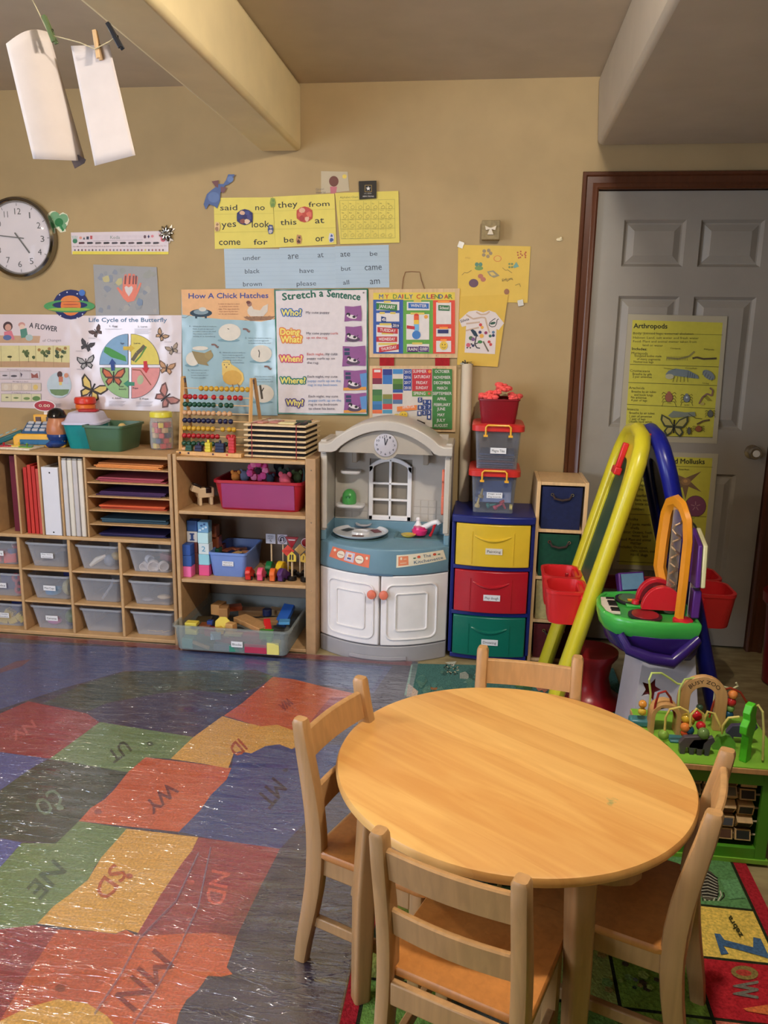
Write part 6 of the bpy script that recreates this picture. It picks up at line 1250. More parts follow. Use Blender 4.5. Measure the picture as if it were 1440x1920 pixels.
# roll of white paper standing on the floor behind the cart edge
m_ = MB(); p0 = at_y(874, 976, -.035); p1 = at_y(876, 682, -.035); rp = thing('paper_roll', 'tall roll of white paper leaning on the wall beside the play kitchen', 'paper roll', (p0.x-.005, -.035, .02))
m_.tube([(p0.x-.005, -.035, .02), (p1.x, -.030, p1.z)], [.026, .024], 18); m_.build('roll', mat('paper', (214, 200, 176)), rp, world=True)
for k in range(7):
    MB().at(p1.x-.022+.007*k, -.045, p1.z+.004*(k % 3), rx=rad(20*k), ry=rad(35*k)).box(-.009, .009, -.0006, .0006, -.004, .004).build('torn_foil', mat('metal', (60, 56, 50) if k % 2 else (200, 196, 180), .3), rp, world=True)
# little box ornament and the tape scrap
p = at_y(919, 452, 0); bo = thing('wall_box', 'small square putty-coloured box with a white bow shape on the wall', 'ornament', (p.x, 0, p.z))
MB().box(-.038, .040, -.052, 0, 0, .080).build('box', mat('fabric', (150, 132, 96)), bo, bevel=.004)
m_ = MB(); m_.prism([(-.024, .056), (-.020, .038), (-.004, .042), (-.013, .020), (.013, .020), (.004, .042), (.020, .038), (.024, .056), (.004, .048), (-.004, .048)], -.060, -.052, 'y'); m_.build('white_bow', mat('gloss', (222, 208, 186)), bo)
p = at_y(1049, 449, -.004); m_ = MB(); m_.sphere(tuple(p), .011, (1.3, .3, .7), 8); m_.sphere((p.x+.006, p.y-.003, p.z+.005), .006, (1, .4, 1), 8); one(m_, 'tape_scrap', mat('gloss', (226, 210, 170)), 'crumpled scrap of clear tape alone on the wall left of the door', 'tape')
# ------------------------------------------------ posters on the door (door slab front at y = .012)
YD = DY-.0006
def dposter(name, label, cs_, inner):
    t = sheet(name, label, 'poster', cs_, YD, (186, 176, 150), 'gloss', .3); d = Draw('y', YD); d.poly(inner, (206, 196, 70)); return t, d
GK = (46, 44, 30)
t, d = dposter('science_poster', 'laminated yellow Arthropods poster with drawn insects, upper one on the door', [(1178, 589), (1364, 593), (1344, 832), (1160, 826)], [(1186, 600), (1355, 605), (1336, 820), (1172, 815)])
d.text('Arthropods', (1188, 615), (1251, 616), 8.6, GK, .35); d.line([(1187, 624), (1355, 628)], .8, (120, 110, 40))
for s_, x, y, x1, b_ in (('Body: Jointed legs, external skeleton', 1187, 627, 1300, 0), ('Habitat: Land, salt water and fresh water', 1187, 635, 1310, 0), ('Food: Plant and animal matter taken from', 1187, 642, 1306, 0), ('land or water', 1205, 649, 1243, 0), ('Includes:', 1185, 656, 1213, .2), ('Myriapods', 1184, 664, 1214, 0), ('Elongated bodies made', 1190, 669, 1240, 0), ('of many segments', 1194, 675, 1238, 0), ('Numerous legs', 1188, 680, 1225, 0), ('Crustaceans', 1181, 697, 1218, 0), ('Breathe by gills', 1186, 703, 1222, 0), ('2 pair antennae', 1186, 708, 1222, 0), ('Arachnids', 1179, 729, 1208, 0), ('Breathe by air tubes', 1184, 736, 1230, 0), ('and book lungs', 1189, 742, 1224, 0), ('No antennae', 1183, 747, 1212, 0), ('4 pair of legs', 1183, 752, 1213, 0), ('Insects', 1176, 769, 1197, 0), ('Breathe by air tubes', 1180, 776, 1227, 0), ('1 pair of antennae', 1180, 782, 1222, 0), ('3 pair of legs', 1180, 787, 1210, 0), ('Usually have wings', 1179, 792, 1222, 0)): d.text(s_, (x, y), (x1, y+1), 4.2 if len(s_) > 12 else 4.6, GK, b_)
for (x0, y0, x1, y1) in ((1181, 683, 1347, 688), (1178, 717, 1344, 723), (1175, 758, 1340, 766), (1172, 822-6, 1336, 820)): d.line([(x0, y0), (x1, y1)], .9, (90, 84, 40))
d.line([(1250, 671), (1272, 673), (1292, 668), (1302, 659)], 3.4, (150, 140, 80)); [d.line([(1250+3*k, 668), (1249+3*k, 676)], .5, (90, 80, 50)) for k in range(14)]; d.line([(1298, 672), (1306, 670), (1318, 673), (1343, 672)], 3.6, (90, 76, 50))
def bug(cx, cy, rx, ry, c, legs=3, a=0, ant=True):
    for k in range(legs):
        for q in (-1, 1): d.line([(cx, cy+(k-1)*ry*.4), (cx+q*rx*1.5, cy+(k-1.6)*ry*.7), (cx+q*rx*1.9, cy+(k-.8)*ry*.9)], .7, GK)
    d.ell(cx, cy, rx+.6, ry+.6, GK, a=a); d.ell(cx, cy, rx, ry, c, a=a); d.ell(cx, cy-ry, rx*.5, ry*.35, c)
bug(1254, 745, 7, 8.5, (160, 96, 76), 4); bug(1287, 747, 6, 7, (120, 126, 130), 4); d.ell(1287, 745, 2, 2, (200, 210, 214))
d.poly([(1247, 702), (1253, 695), (1266, 691), (1290, 694), (1308, 704), (1310, 710), (1290, 708), (1262, 704)], (120, 132, 136)); d.ell(1255, 706, 8, 5, (190, 184, 150)); [d.line([(1264+6*k, 706), (1261+7*k, 716)], .8, GK) for k in range(5)]; [d.line([(1290+4*k, 696+2*k), (1289+4*k, 707+k)], .6, GK) for k in range(4)]; d.line([(1244, 690), (1266, 693)], .6, GK)
d.ell(1328, 703, 13, 7.5, (130, 138, 140), a=35); [d.line([(1320+4*k, 695+3.4*k), (1316+4.4*k, 703+3*k)], .6, GK) for k in range(5)]
d.line([(1310, 757), (1316, 745), (1325, 738), (1334, 742), (1336, 732), (1330, 727)], 3, (140, 104, 90)); [d.line([(1318+3*k, 742), (1328+3*k, 752)], .6, GK) for k in range(3)]; d.ell(1316, 757, 4, 2.6, (190, 170, 90))
d.poly([(1252, 779), (1262, 770), (1284, 773), (1302, 772), (1304, 780), (1280, 782), (1258, 783)], (130, 136, 120)); d.line([(1290, 775), (1304, 784), (1316, 785)], .9, GK); bug(1331, 776, 5, 6, (100, 100, 90), 3); d.line([(1306, 795), (1318, 789), (1330, 787)], 3, (100, 80, 50)); bug(1309, 804, 6, 5, (160, 90, 56), 3); bug(1291, 808, 3, 6, (90, 90, 84), 3); wings(1263, 799, 25, (186, 174, 96), (70, 74, 50), 4)
d.text('Centipede', (1256, 654), (1275, 655), 2.6, GK); d.text('Millipede', (1319, 656), (1338, 657), 2.6, GK); d.text('Crayfish', (1284, 691), (1306, 692), 2.4, GK); d.text('Sow bug', (1316, 719), (1328, 720), 2.4, GK); d.text('Tick', (1250, 757), (1258, 757), 2.4, GK); d.text('Spider', (1282, 760), (1292, 760), 2.4, GK)
d.build('printing', t)
t, d = dposter('science_poster', 'laminated yellow poster ending and Mollusks with starfish, lower one on the door', [(1172, 845), (1347, 851), (1326, 1074), (1148, 1066)], [(1182, 854), (1336, 859), (1316, 1064), (1160, 1058)])
d.text('Echinoderms and Mollusks', (1180, 867), (1321, 870), 9, GK, .35); d.line([(1180, 872), (1336, 876)], .9, (110, 104, 40))
ST = (130, 100, 70)
for a in (-35, 35, 140, 215, 90): d.poly([(1285+8*math.cos(rad(a+90)), 903+6*math.sin(rad(a+90))), (1285+37*math.cos(rad(a)), 903+34*math.sin(rad(a))), (1285+8*math.cos(rad(a-90)), 903+6*math.sin(rad(a-90)))], ST)
d.ell(1286, 903, 9, 7, (160, 120, 80)); d.ell(1285, 902, 4, 3, (200, 150, 90)); d.ell(1304, 949, 20, 20, GK, n=24); d.ell(1304, 949, 19.3, 19.3, (130, 70, 96), n=24)
for k in range(5): a = 72*k-90; d.line([(1304+2*math.cos(rad(a)), 949+2*math.sin(rad(a))), (1304+9*math.cos(rad(a)), 949+9*math.sin(rad(a)))], 1.6, (180, 130, 140))
d.line([(1162, 963), (1324, 969)], .9, (90, 84, 40)); d.line([(1156, 1052), (1314, 1060)], .9, (90, 84, 40)); d.ell(1290, 996, 18, 20, (70, 70, 60), n=18, a0=180, a1=380); d.ell(1290, 996, 14, 16, (170, 160, 110), n=18, a0=180, a1=380); d.poly([(1298, 1015), (1313, 1018), (1309, 1036), (1300, 1043)], (120, 126, 100))
for s_, x, y, x1 in (('Body: Spiny skin', 1178, 885, 1218), ('Habitat: Ocean', 1176, 893, 1215), ('Food: algae,', 1174, 901, 1212), ('Some scavengers', 1172, 910, 1214), ('organisms', 1170, 918, 1206), ('Includes: Starfish,', 1168, 930, 1214), ('sand dollars, sea', 1168, 938, 1214), ('urchins, brittle stars,', 1168, 946, 1222), ('sea cucumbers', 1167, 955, 1208), ('Mollusks', 1166, 974, 1196), ('Body: 3 parts, mantle', 1164, 984, 1220), ('shells', 1182, 991, 1198), ('Habitat: Oceans, fresh', 1163, 999, 1222), ('water, land', 1184, 1006, 1214), ('Food: Plant and animal', 1162, 1013, 1220), ('matter', 1182, 1020, 1202), ('Includes: Octopus,', 1161, 1027, 1214), ('clams, oysters, snails', 1182, 1034, 1230), ('squid, slugs', 1182, 1041, 1214)): d.text(s_, (x, y), (x1, y+2), 5, GK)
d.text('Starfish', (1272, 881), (1292, 882), 3, GK); d.text('Snail', (1292, 972), (1302, 972), 2.6, GK); d.build('printing', t)
# ================================================================ RUGS
def rugbase(name, label, pts, z0, z1, c, kind='pile', cat='rug'):
    cx = sum(p[0] for p in pts)/len(pts); cy = sum(p[1] for p in pts)/len(pts)
    t = thing(name, label, cat, (cx, cy, 0)); MB().prism([(p[0], p[1]) for p in pts], z0, z1, 'z').build('rug_pile', mat(kind, c), t, world=True, smooth=False); return t
RZ = .006
mr_ = rugbase('map_rug', 'large map rug of coloured lettered states on navy, lying under clear plastic', [(XL+.2, -.405), (-.252, -.405), (-.252, -3.3), (XL+.2, -3.3)], 0, RZ, (52, 54, 82))
d = Draw('z', RZ, step=.00003, base=.0002)
fx = lambda x, y: (x, y)
BLU, GRN, DG, ORG, YEL, CRM, OR2 = (66, 84, 146), (110, 142, 92), (48, 70, 64), (216, 98, 62), (236, 178, 86), (158, 58, 70), (200, 84, 54)
d.v = []
def world_poly(pts, c): d.lay([Vector((x, y, RZ)) for x, y in pts], [tuple(q) for q in tessellate_polygon([[Vector((x, y, 0)) for x, y in pts]])], c)
world_poly([(XL+.2, -.405), (-.275, -.405), (-.275, -.455), (XL+.2, -.455)], (128, 40, 52))
d.poly([(-300, 1212), (0, 1205), (300, 1216), (590, 1240), (735, 1250), (700, 1300), (640, 1290), (512, 1268), (480, 1256), (233, 1258), (120, 1290), (0, 1330), (-300, 1360)], (70, 86, 140))
d.poly([(590, 1248), (720, 1256), (700, 1290), (590, 1284), (520, 1266)], (76, 104, 150))
d.poly([(0, 1262), (40, 1250), (58, 1236), (30, 1240), (0, 1254)], (120, 70, 90))
d.poly([(80, 1320), (167, 1333), (200, 1318), (300, 1300), (360, 1293), (440, 1303), (480, 1292), (512, 1269), (480, 1256), (400, 1257), (233, 1260), (150, 1285)], DG)
d.poly([(163, 1336), (187, 1355), (363, 1382), (415, 1344), (512, 1269), (480, 1290), (437, 1303), (360, 1293), (300, 1300), (200, 1320), (167, 1333)], (56, 54, 92))
d.poly([(-260, 1330), (0, 1338), (53, 1315), (163, 1338), (187, 1355), (93, 1423), (0, 1410), (-260, 1388)], CRM)
d.poly([(187, 1354), (363, 1382), (320, 1423), (273, 1420), (240, 1448), (93, 1423)], GRN)
d.poly([(-260, 1388), (0, 1410), (90, 1423), (60, 1440), (0, 1482), (-260, 1560)], (80, 92, 156))
d.poly([(93, 1423), (240, 1448), (148, 1540), (105, 1582), (0, 1572), (-120, 1560), (-60, 1500), (0, 1482), (60, 1440)], DG)
d.poly([(273, 1420), (434, 1440), (425, 1462), (396, 1490), (375, 1520), (335, 1560), (148, 1540), (170, 1515), (195, 1500), (215, 1480), (240, 1448)], ORG)
d.poly([(320, 1423), (363, 1382), (417, 1343), (466, 1357), (520, 1359), (566, 1374), (569, 1393), (547, 1405), (524, 1396), (498, 1399), (490, 1407), (471, 1413), (450, 1409), (438, 1413), (434, 1425), (428, 1441), (380, 1432), (325, 1424)], YEL)
d.poly([(512, 1269), (552, 1274), (607, 1288), (690, 1306), (650, 1345), (628, 1360), (569, 1374), (545, 1368), (520, 1359), (490, 1362), (466, 1356), (420, 1342), (455, 1318)], ORG)
d.poly([(607, 1322), (620, 1308), (690, 1306), (660, 1335), (628, 1360), (572, 1374), (585, 1350)], (170, 50, 64))
d.poly([(335, 1560), (375, 1520), (396, 1490), (425, 1462), (434, 1440), (439, 1413), (450, 1409), (471, 1413), (498, 1399), (524, 1396), (547, 1405), (569, 1394), (660, 1398), (650, 1440), (600, 1510), (574, 1540), (525, 1592), (430, 1580)], (58, 80, 136))
d.poly([(-260, 1575), (-60, 1565), (0, 1572), (41, 1580), (0, 1627), (-60, 1680), (-260, 1700)], (84, 98, 166))
d.poly([(148, 1540), (238, 1554), (215, 1580), (190, 1608), (178, 1625), (165, 1650), (130, 1678), (100, 1700), (81, 1727), (65, 1735), (0, 1743), (-160, 1760), (-100, 1700), (0, 1627), (41, 1581), (105, 1582)], GRN)
d.poly([(238, 1554), (372, 1570), (360, 1595), (341, 1619), (300, 1680), (260, 1750), (236, 1743), (217, 1751), (140, 1742), (70, 1732), (100, 1700), (130, 1678), (165, 1650), (190, 1608)], YEL)
d.poly([(372, 1570), (525, 1592), (490, 1660), (444, 1756), (395, 1749), (347, 1751), (300, 1762), (255, 1756), (300, 1680), (341, 1619), (360, 1595)], CRM)
d.poly([(-160, 1760), (0, 1743), (65, 1735), (108, 1743), (50, 1830), (0, 1915), (-160, 2200)], (150, 44, 62))
d.poly([(108, 1743), (180, 1747), (217, 1752), (236, 1744), (258, 1756), (230, 1800), (160, 1885), (108, 1874), (50, 1890), (0, 1915), (50, 1830)], OR2)
d.poly([(258, 1756), (347, 1751), (395, 1749), (444, 1756), (433, 1792), (425, 1814), (436, 1827), (415, 1832), (390, 1830), (371, 1857), (350, 1875), (336, 1900), (320, 1960), (200, 1960), (178, 1898), (162, 1880), (230, 1800)], ORG)
d.poly([(0, 1915), (50, 1890), (108, 1874), (162, 1881), (200, 1905), (222, 1930), (200, 2050), (-100, 2100)], YEL)
D2 = [('UT', (233, 1388), (200, 1412), 24, (34, 58, 40)), ('NV', (60, 1350), (20, 1375), 16, (196, 96, 100)), ('CO', (100, 1476), (62, 1508), 34, (110, 140, 116)), ('WY', (318, 1465), (270, 1508), 26, (120, 40, 60)), ('ID', (447, 1385), (428, 1402), 26, (190, 84, 30)), ('WA', (540, 1308), (522, 1322), 16, (160, 60, 60)), ('MT', (512, 1458), (480, 1496), 34, (28, 34, 66)), ('SD', (212, 1620), (175, 1672), 34, (190, 84, 40)), ('ND', (398, 1632), (385, 1694), 34, (220, 96, 84)), ('NE', (100, 1612), (50, 1666), 34, (50, 90, 66)), ('MN', (290, 1780), (215, 1868), 48, (136, 30, 40)), ('CA', (320, 1283), (288, 1288), 10, (80, 104, 96))]
for tx, p0, p1, cap, c in D2: d.text(tx, p0, p1, cap, c, .8)
for x, y, c, r in ((281, 1395, (60, 88, 60), 6), (113, 1516, (110, 140, 120), 7), (184, 1523, (160, 66, 60), 7), (242, 1644, (190, 90, 56), 7), (358, 1656, (206, 84, 80), 7), (113, 1854, (150, 60, 46), 10), (381, 1274, (80, 100, 96), 5), (535, 1445, (44, 56, 96), 5)): d.ell(x, y, r, r*.7, c)
d.build('state_patch', mr_, 'pile')
# clear plastic sheeting over the rug: gently rumpled mesh with sharp creases
pm = bpy.data.materials.new('clear_sheeting'); pm.use_nodes = True; nt = pm.node_tree; N = nt.nodes; L = nt.links
for n_ in list(N): N.remove(n_)
out = N.new('ShaderNodeOutputMaterial'); mx = N.new('ShaderNodeMixShader'); tr = N.new('ShaderNodeBsdfTransparent'); gl = N.new('ShaderNodeBsdfGlossy'); df = N.new('ShaderNodeBsdfDiffuse'); mx2 = N.new('ShaderNodeMixShader')
gl.inputs['Roughness'].default_value = .09; df.inputs[0].default_value = (.75, .76, .82, 1); tr.inputs[0].default_value = (.97, .97, .98, 1)
tc = N.new('ShaderNodeTexCoord'); mp = N.new('ShaderNodeMapping'); mp.inputs['Rotation'].default_value = (0, 0, rad(-68)); mp.inputs['Scale'].default_value = (2.2, 12, 1); L.new(tc.outputs['Object'], mp.inputs[0])
n1 = N.new('ShaderNodeTexNoise'); n1.inputs['Scale'].default_value = 2.2; n1.inputs['Detail'].default_value = 6; n1.inputs['Roughness'].default_value = .62; n1.inputs['Distortion'].default_value = .6; L.new(mp.outputs[0], n1.inputs[0])
v1 = N.new('ShaderNodeTexVoronoi'); v1.feature = 'DISTANCE_TO_EDGE'; v1.inputs['Scale'].default_value = 3.5
nd = N.new('ShaderNodeTexNoise'); nd.inputs['Scale'].default_value = 4; L.new(mp.outputs[0], nd.inputs[0])
ad = N.new('ShaderNodeMix'); ad.data_type = 'RGBA'; ad.inputs[0].default_value = .35; L.new(mp.outputs[0], ad.inputs[6]); L.new(nd.outputs['Color'], ad.inputs[7]); L.new(ad.outputs[2], v1.inputs['Vector'])
r1 = N.new('ShaderNodeMapRange'); r1.inputs[1].default_value = 0; r1.inputs[2].default_value = .035; r1.inputs[3].default_value = 1; r1.inputs[4].default_value = 0; L.new(v1.outputs['Distance'], r1.inputs[0])
sm = N.new('ShaderNodeMath'); sm.operation = 'MULTIPLY_ADD'; sm.inputs[1].default_value = .18; L.new(r1.outputs[0], sm.inputs[0]); L.new(n1.outputs['Fac'], sm.inputs[2])
bp = N.new('ShaderNodeBump'); bp.inputs['Strength'].default_value = .8; bp.inputs['Distance'].default_value = .0065; L.new(sm.outputs[0], bp.inputs['Height']); L.new(bp.outputs[0], gl.inputs['Normal'])
fr_ = N.new('ShaderNodeFresnel'); fr_.inputs[0].default_value = 1.5; 
f2 = N.new('ShaderNodeMath'); f2.operation = 'MULTIPLY'; f2.inputs[1].default_value = .42; f2.use_clamp = True; L.new(fr_.outputs[0], f2.inputs[0])
dm2 = N.new('ShaderNodeMath'); dm2.operation = 'MULTIPLY_ADD'; dm2.inputs[1].default_value = .07; dm2.inputs[2].default_value = .012; L.new(r1.outputs[0], dm2.inputs[0])
L.new(dm2.outputs[0], mx2.inputs[0]); L.new(tr.outputs[0], mx2.inputs[1]); L.new(df.outputs[0], mx2.inputs[2]); L.new(f2.outputs[0], mx.inputs[0]); L.new(mx2.outputs[0], mx.inputs[1]); L.new(gl.outputs[0], mx.inputs[2]); L.new(mx.outputs[0], out.inputs['Surface'])
from mathutils import noise
m_ = MB(); x0, x1, y0, y1 = XL+.15, -.246, -3.3, -.408; nx, ny = 90, 90; vs = []
for j in range(ny+1):
    for i in range(nx+1):
        x = x0+(x1-x0)*i/nx; y = y0+(y1-y0)*j/ny
        a = (x*math.cos(rad(52))+y*math.sin(rad(52))); b_ = (-x*math.sin(rad(52))+y*math.cos(rad(52)))
        h = .0022*(noise.noise(Vector((a*2.2, b_*9, 0)))+.6*noise.noise(Vector((a*5, b_*20, 3))))
        # two long folds running towards the lower left
        for off in (0, .10):
            pass
        vs.append((x, y, RZ+.0055+h))
m_.add(vs, [(j*(nx+1)+i, j*(nx+1)+i+1, (j+1)*(nx+1)+i+1, (j+1)*(nx+1)+i) for j in range(ny) for i in range(nx)])
o = m_.build('plastic_sheet', pm); tag(o, 'clear crinkled plastic sheeting spread over the map rug', 'plastic sheet')
for k, pts in enumerate((((372, 1600), (330, 1690), (262, 1760), (225, 1830), (178, 1900)), ((395, 1590), (372, 1700), (330, 1790), (290, 1860), (250, 1920)))):
    m_ = MB(); m_.tube([tuple(at_z(x, y, RZ+.007)) for x, y in pts], .0022, 6, ry=.004); FO = m_.build('sheet_fold', mat('clear', (170, 170, 190), .2), None); FO.parent = o; FO.location = FO.location-o.location
# undersea rug
def quad_world(d_, x0, x1, y0, y1, c): pass
ur = rugbase('sea_rug', 'teal undersea picture rug with light edge between the round table and drawer cart', [(-.272, -.43), (.60, -.33), (.60, -1.30), (-.25, -1.30)], 0, .007, (70, 112, 108))
d = Draw('z', .007, step=.00003, base=.0002)
d.poly([(771, 1246), (773.5, 1246), (764, 1304), (758, 1304)], (140, 190, 176)); d.poly([(765, 1281), (784, 1296), (782, 1306), (762, 1306)], (196, 176, 160)); d.poly([(862, 1262), (890, 1254), (895, 1266), (880, 1274), (862, 1272)], (150, 156, 146)); d.poly([(834, 1242), (856, 1240), (850, 1250)], (190, 190, 176))
for k in range(40): a = random.uniform(0, 6.28); r = random.uniform(0, 1)**.5; d.ell(846+15*r*math.cos(a), 1256+11*r*math.sin(a), 1.4, 1, random.choice([(40, 40, 36), (190, 180, 150), (70, 66, 56)]), n=6)
d.poly([(800, 1292), (812, 1288), (824, 1291), (826, 1296), (812, 1294)], (150, 104, 70)); d.poly([(868, 1280), (892, 1270), (896, 1284)], (120, 150, 140))
for k in range(70): d.blob(random.uniform(780, 1150), random.uniform(1258, 1330), random.uniform(3, 10), random.choice([(74, 118, 112), (62, 100, 98), (86, 124, 112), (60, 90, 84)]), 6)
for x, y, c in ((975, 1286, (80, 120, 70)), (990, 1290, (60, 96, 66)), (1012, 1288, (170, 110, 90)), (1022, 1292, (150, 100, 84)), (1120, 1280, (50, 84, 70)), (1140, 1300, (44, 74, 66))): d.blob(x, y, 8, c)
d.build('picture_patch', ur, 'pile')
# alphabet rug
ar = rugbase('alphabet_rug', 'green jungle alphabet rug with red border under the right side of the table', [(-.245, -2.9), (-.245, -1.72), (-.18, -1.60), (.76, -1.60), (.76, -2.9)], .0, .0085, (160, 36, 46))
d = Draw('z', .0085, step=.00003, base=.0002)
ax0, ax1, ay0, ay1 = -.212, .726, -1.63, -2.9
cell = .2; 
def wq(x0, x1, y0, y1, c): d.lay([Vector((x0, y0, .0085)), Vector((x1, y0, .0085)), Vector((x1, y1, .0085)), Vector((x0, y1, .0085))], [(0, 1, 2, 3)], c)
wq(ax0, ax1, ay0, ay1, (40, 44, 28))
ys = [-1.634, -1.830, -2.010, -2.185, -2.365, -2.545, -2.725, -2.9]; xs_ = [-.208, -.03, .155, .34, .529, .722]
palette = [(110, 150, 70), (80, 110, 84), (130, 140, 60), (96, 100, 90), (150, 160, 80), (70, 100, 60)]
for i in range(5):
    for j in range(7):
        c = palette[(i*3+j*2) % 6]
        if i == 4: c = [(90, 136, 84), (222, 190, 90), (170, 36, 44), (196, 110, 90), (90, 140, 90), (220, 180, 80), (90, 120, 90)][j]
        if i == 3 and j > 0: c = (120, 150, 56) if j > 1 else (110, 120, 60)
        wq(xs_[i]+.004, xs_[i+1]-.004, ys[j]-.004, ys[j+1]+.004, c)
# zebra cell
for k in range(9): d.line([(1308+6*k, 1650+3*k), (1314+5.5*k, 1662+2.5*k), (1318+4*k, 1690)], 2.4, (196, 190, 170) if k % 2 else (44, 40, 36))
d.ell(1325, 1660, 22, 30, (90, 84, 70), a=-20)
for k in range(8): d.line([(1306+1.5*k, 1640+5.6*k), (1326, 1636+6.2*k), (1346, 1648+5*k)], 2.4, (40, 38, 34)); d.line([(1307+1.5*k, 1643+5.6*k), (1327, 1639+6.2*k), (1345, 1651+5*k)], 1.2, (190, 186, 168))
d.poly([(1350, 1652), (1382, 1650), (1398, 1685), (1368, 1688)], (100, 150, 100))
d.poly([(1339, 1752), (1350, 1753), (1358, 1764), (1412, 1778), (1412, 1759), (1426, 1762), (1444, 1800), (1425, 1794), (1375, 1780), (1356, 1775), (1366, 1790), (1352, 1792)], (66, 96, 130)); d.text('zebra', (1393, 1756), (1370, 1718), 9, (66, 64, 36), .6)
d.text('W', (1375, 1874), (1375, 1842), -46, (110, 106, 96), 1.2); d.ell(1396, 1826, 26, 13, (130, 110, 60), a=8); d.ell(1394, 1826, 15, 6, (170, 60, 50), a=8); d.poly([(1393, 1893), (1440, 1886), (1446, 1906), (1400, 1898)], (206, 110, 60))
for k in range(60): x = random.uniform(.35, .50); y = random.uniform(-2.15, -1.6); c = random.choice([(130, 160, 70), (90, 100, 60), (150, 170, 80), (80, 70, 50)]); r = random.uniform(.006, .016); d.lay([Vector((x+r*math.cos(a), y+r*math.sin(a), .0085)) for a in (0, 1.2, 2.3, 3.6, 5)], [(0, 1, 2, 3, 4)], c)
for k in range(220): x = random.uniform(-.19, .68); y = random.uniform(-2.88, -1.57); c = random.choice([(120, 150, 80), (60, 70, 50), (100, 110, 90), (150, 130, 70), (70, 100, 70)]); r = random.uniform(.005, .014); d.lay([Vector((x+r*math.cos(a), y+r*math.sin(a), .0085)) for a in (0, 1.2, 2.3, 3.6, 5)], [(0, 1, 2, 3, 4)], c) if x < .5 else None
d.build('alphabet_square', ar, 'pile')
# ================================================================ MUSIC TOY on its stand
mt = thing('toy_piano', 'green and purple toy piano table with an orange arch, standing before the easel', 'toy', (.598, -.93, 0))
mt.scale = (.90, 1, 1.07)
GP = mat('plastic', (70, 178, 76), .25); PU = mat('plastic', (52, 30, 104), .25); WP = mat('plastic', (206, 200, 208)); OG = mat('plastic', (234, 150, 36), .3); RP = mat('plastic', (204, 36, 48), .3)
def tray(z, k=0):   # outline of the tray, local coords (x right, y away)
    P = [(-.155, -.125), (-.19, -.07), (-.200, .0), (-.19, .09), (-.155, .155), (.04, .20), (.155, .18), (.160, .0), (.155, -.150), (.02, -.165), (-.10, -.150)]
    return [(x*(1-k), y*(1-k), z) for x, y in P]
m_ = MB(); m_.loft([tray(.390, .16), tray(.405, .06), tray(.44, .0), tray(.455, .0), tray(.462, .03), tray(.462, .08), tray(.452, .10), tray(.4515, .12)]); m_.build('tray', GP, mt, bevel=.003)
for k in range(9): MB().at(-.185, -.075+.0185*k, .453).box(0, .062, 0, .0175, 0, .007).build('white_key', mat('plastic', (226, 214, 200)), mt, bevel=.001)
for k in (0, 1, 3, 4, 5, 7): MB().at(-.155, -.075+.0185*(k+1)-.004, .460).box(0, .032, 0, .009, 0, .005).build('black_key', mat('plastic', (16, 14, 16)), mt)
for (cx, cy, c, nm) in ((-.055, .085, (84, 104, 34), 'green'), (-.035, -.085, (150, 40, 44), 'red')):
    MB().at(cx, cy, .4515).lathe([(.058, 0), (.062, .004), (.062, .009), (.052, .010), (.0001, .0105)], 28).build('drum_rim', mat('plastic', (40, 30, 44)), mt); MB().at(cx, cy, .462).lathe([(.050, 0), (.049, .002), (.0001, .003)], 28).build('drum_pad', mat('gloss', c), mt)
MB().at(-.085, .01, .452).prism([(0, 0), (.075, 0), (.075, .05), (0, .05)], 0, .008, 'z').build('control_panel', GP, mt, bevel=.002)
MB().at(-.048, .03, .462).lathe([(.016, 0), (.014, .012), (.0001, .014)], 16).build('knob', RP, mt)
MB().at(-.06, .055, .461).box(-.014, .014, -.005, .005, 0, .007).build('slider', OG, mt)
MB().at(.095, -.115, .4525).lathe([(.036, 0), (.036, .009), (.030, .013), (.0001, .014)], 24).build('red_button', RP, mt)
# red drum wheel half sunk in the tray
for yy in (-.04, .06): 
    w_ = MB(); w_.at(.035, yy, .468, rx=rad(90)); w_.prism([(.078*math.cos(rad(a)), .078*math.sin(rad(a))) for a in range(0, 181, 12)], -.012, .012, 'z'); w_.build('wheel_side', RP, mt, bevel=.004)
MB().at(.035, .01, .468, rx=rad(90)).prism([(.066*math.cos(rad(a)), .066*math.sin(rad(a))) for a in range(0, 181, 12)], -.036, .036, 'z').build('wheel_drum', mat('gloss', (60, 26, 28)), mt)
# orange arch
for y_ in (-.085, -.0):
    P = [(.10, .44), (.10, .62), (.105, .80), (.085, .86), (.05, .885), (.02, .88), (.018, .865), (.045, .855), (.065, .83), (.072, .78), (.066, .62), (.058, .55), (.078, .44)]
    pass
m_ = MB()
path = [(.085, -.10, .45), (.088, -.10, .59), (.090, -.095, .71), (.085, -.085, .77), (.075, -.05, .805), (.065, .0, .815), (.055, .05, .80), (.05, .075, .76), (.046, .085, .67), (.044, .085, .58), (.060, .08, .53), (.062, .075, .45)]
m_.tube(path, .018, 6, ry=.026); m_.build('arch', OG, mt)
m_ = MB()
for k in range(26):
    t_ = k/25; m_.tube([(.068+.016*math.sin(k*1.3), -.02+.016*math.cos(k*1.3), .48+.27*t_), (.068+.016*math.sin(k*1.3+1.3), -.02+.016*math.cos(k*1.3+1.3), .49+.27*t_)], .004, 6)
m_.build('spiral_rod', mat('metal', (180, 150, 120), .3), mt)
MB().tube([(.068, -.02, .455), (.068, -.02, .80)], .020, 10).build('clear_tube', mat('clear', (236, 214, 180)), mt)
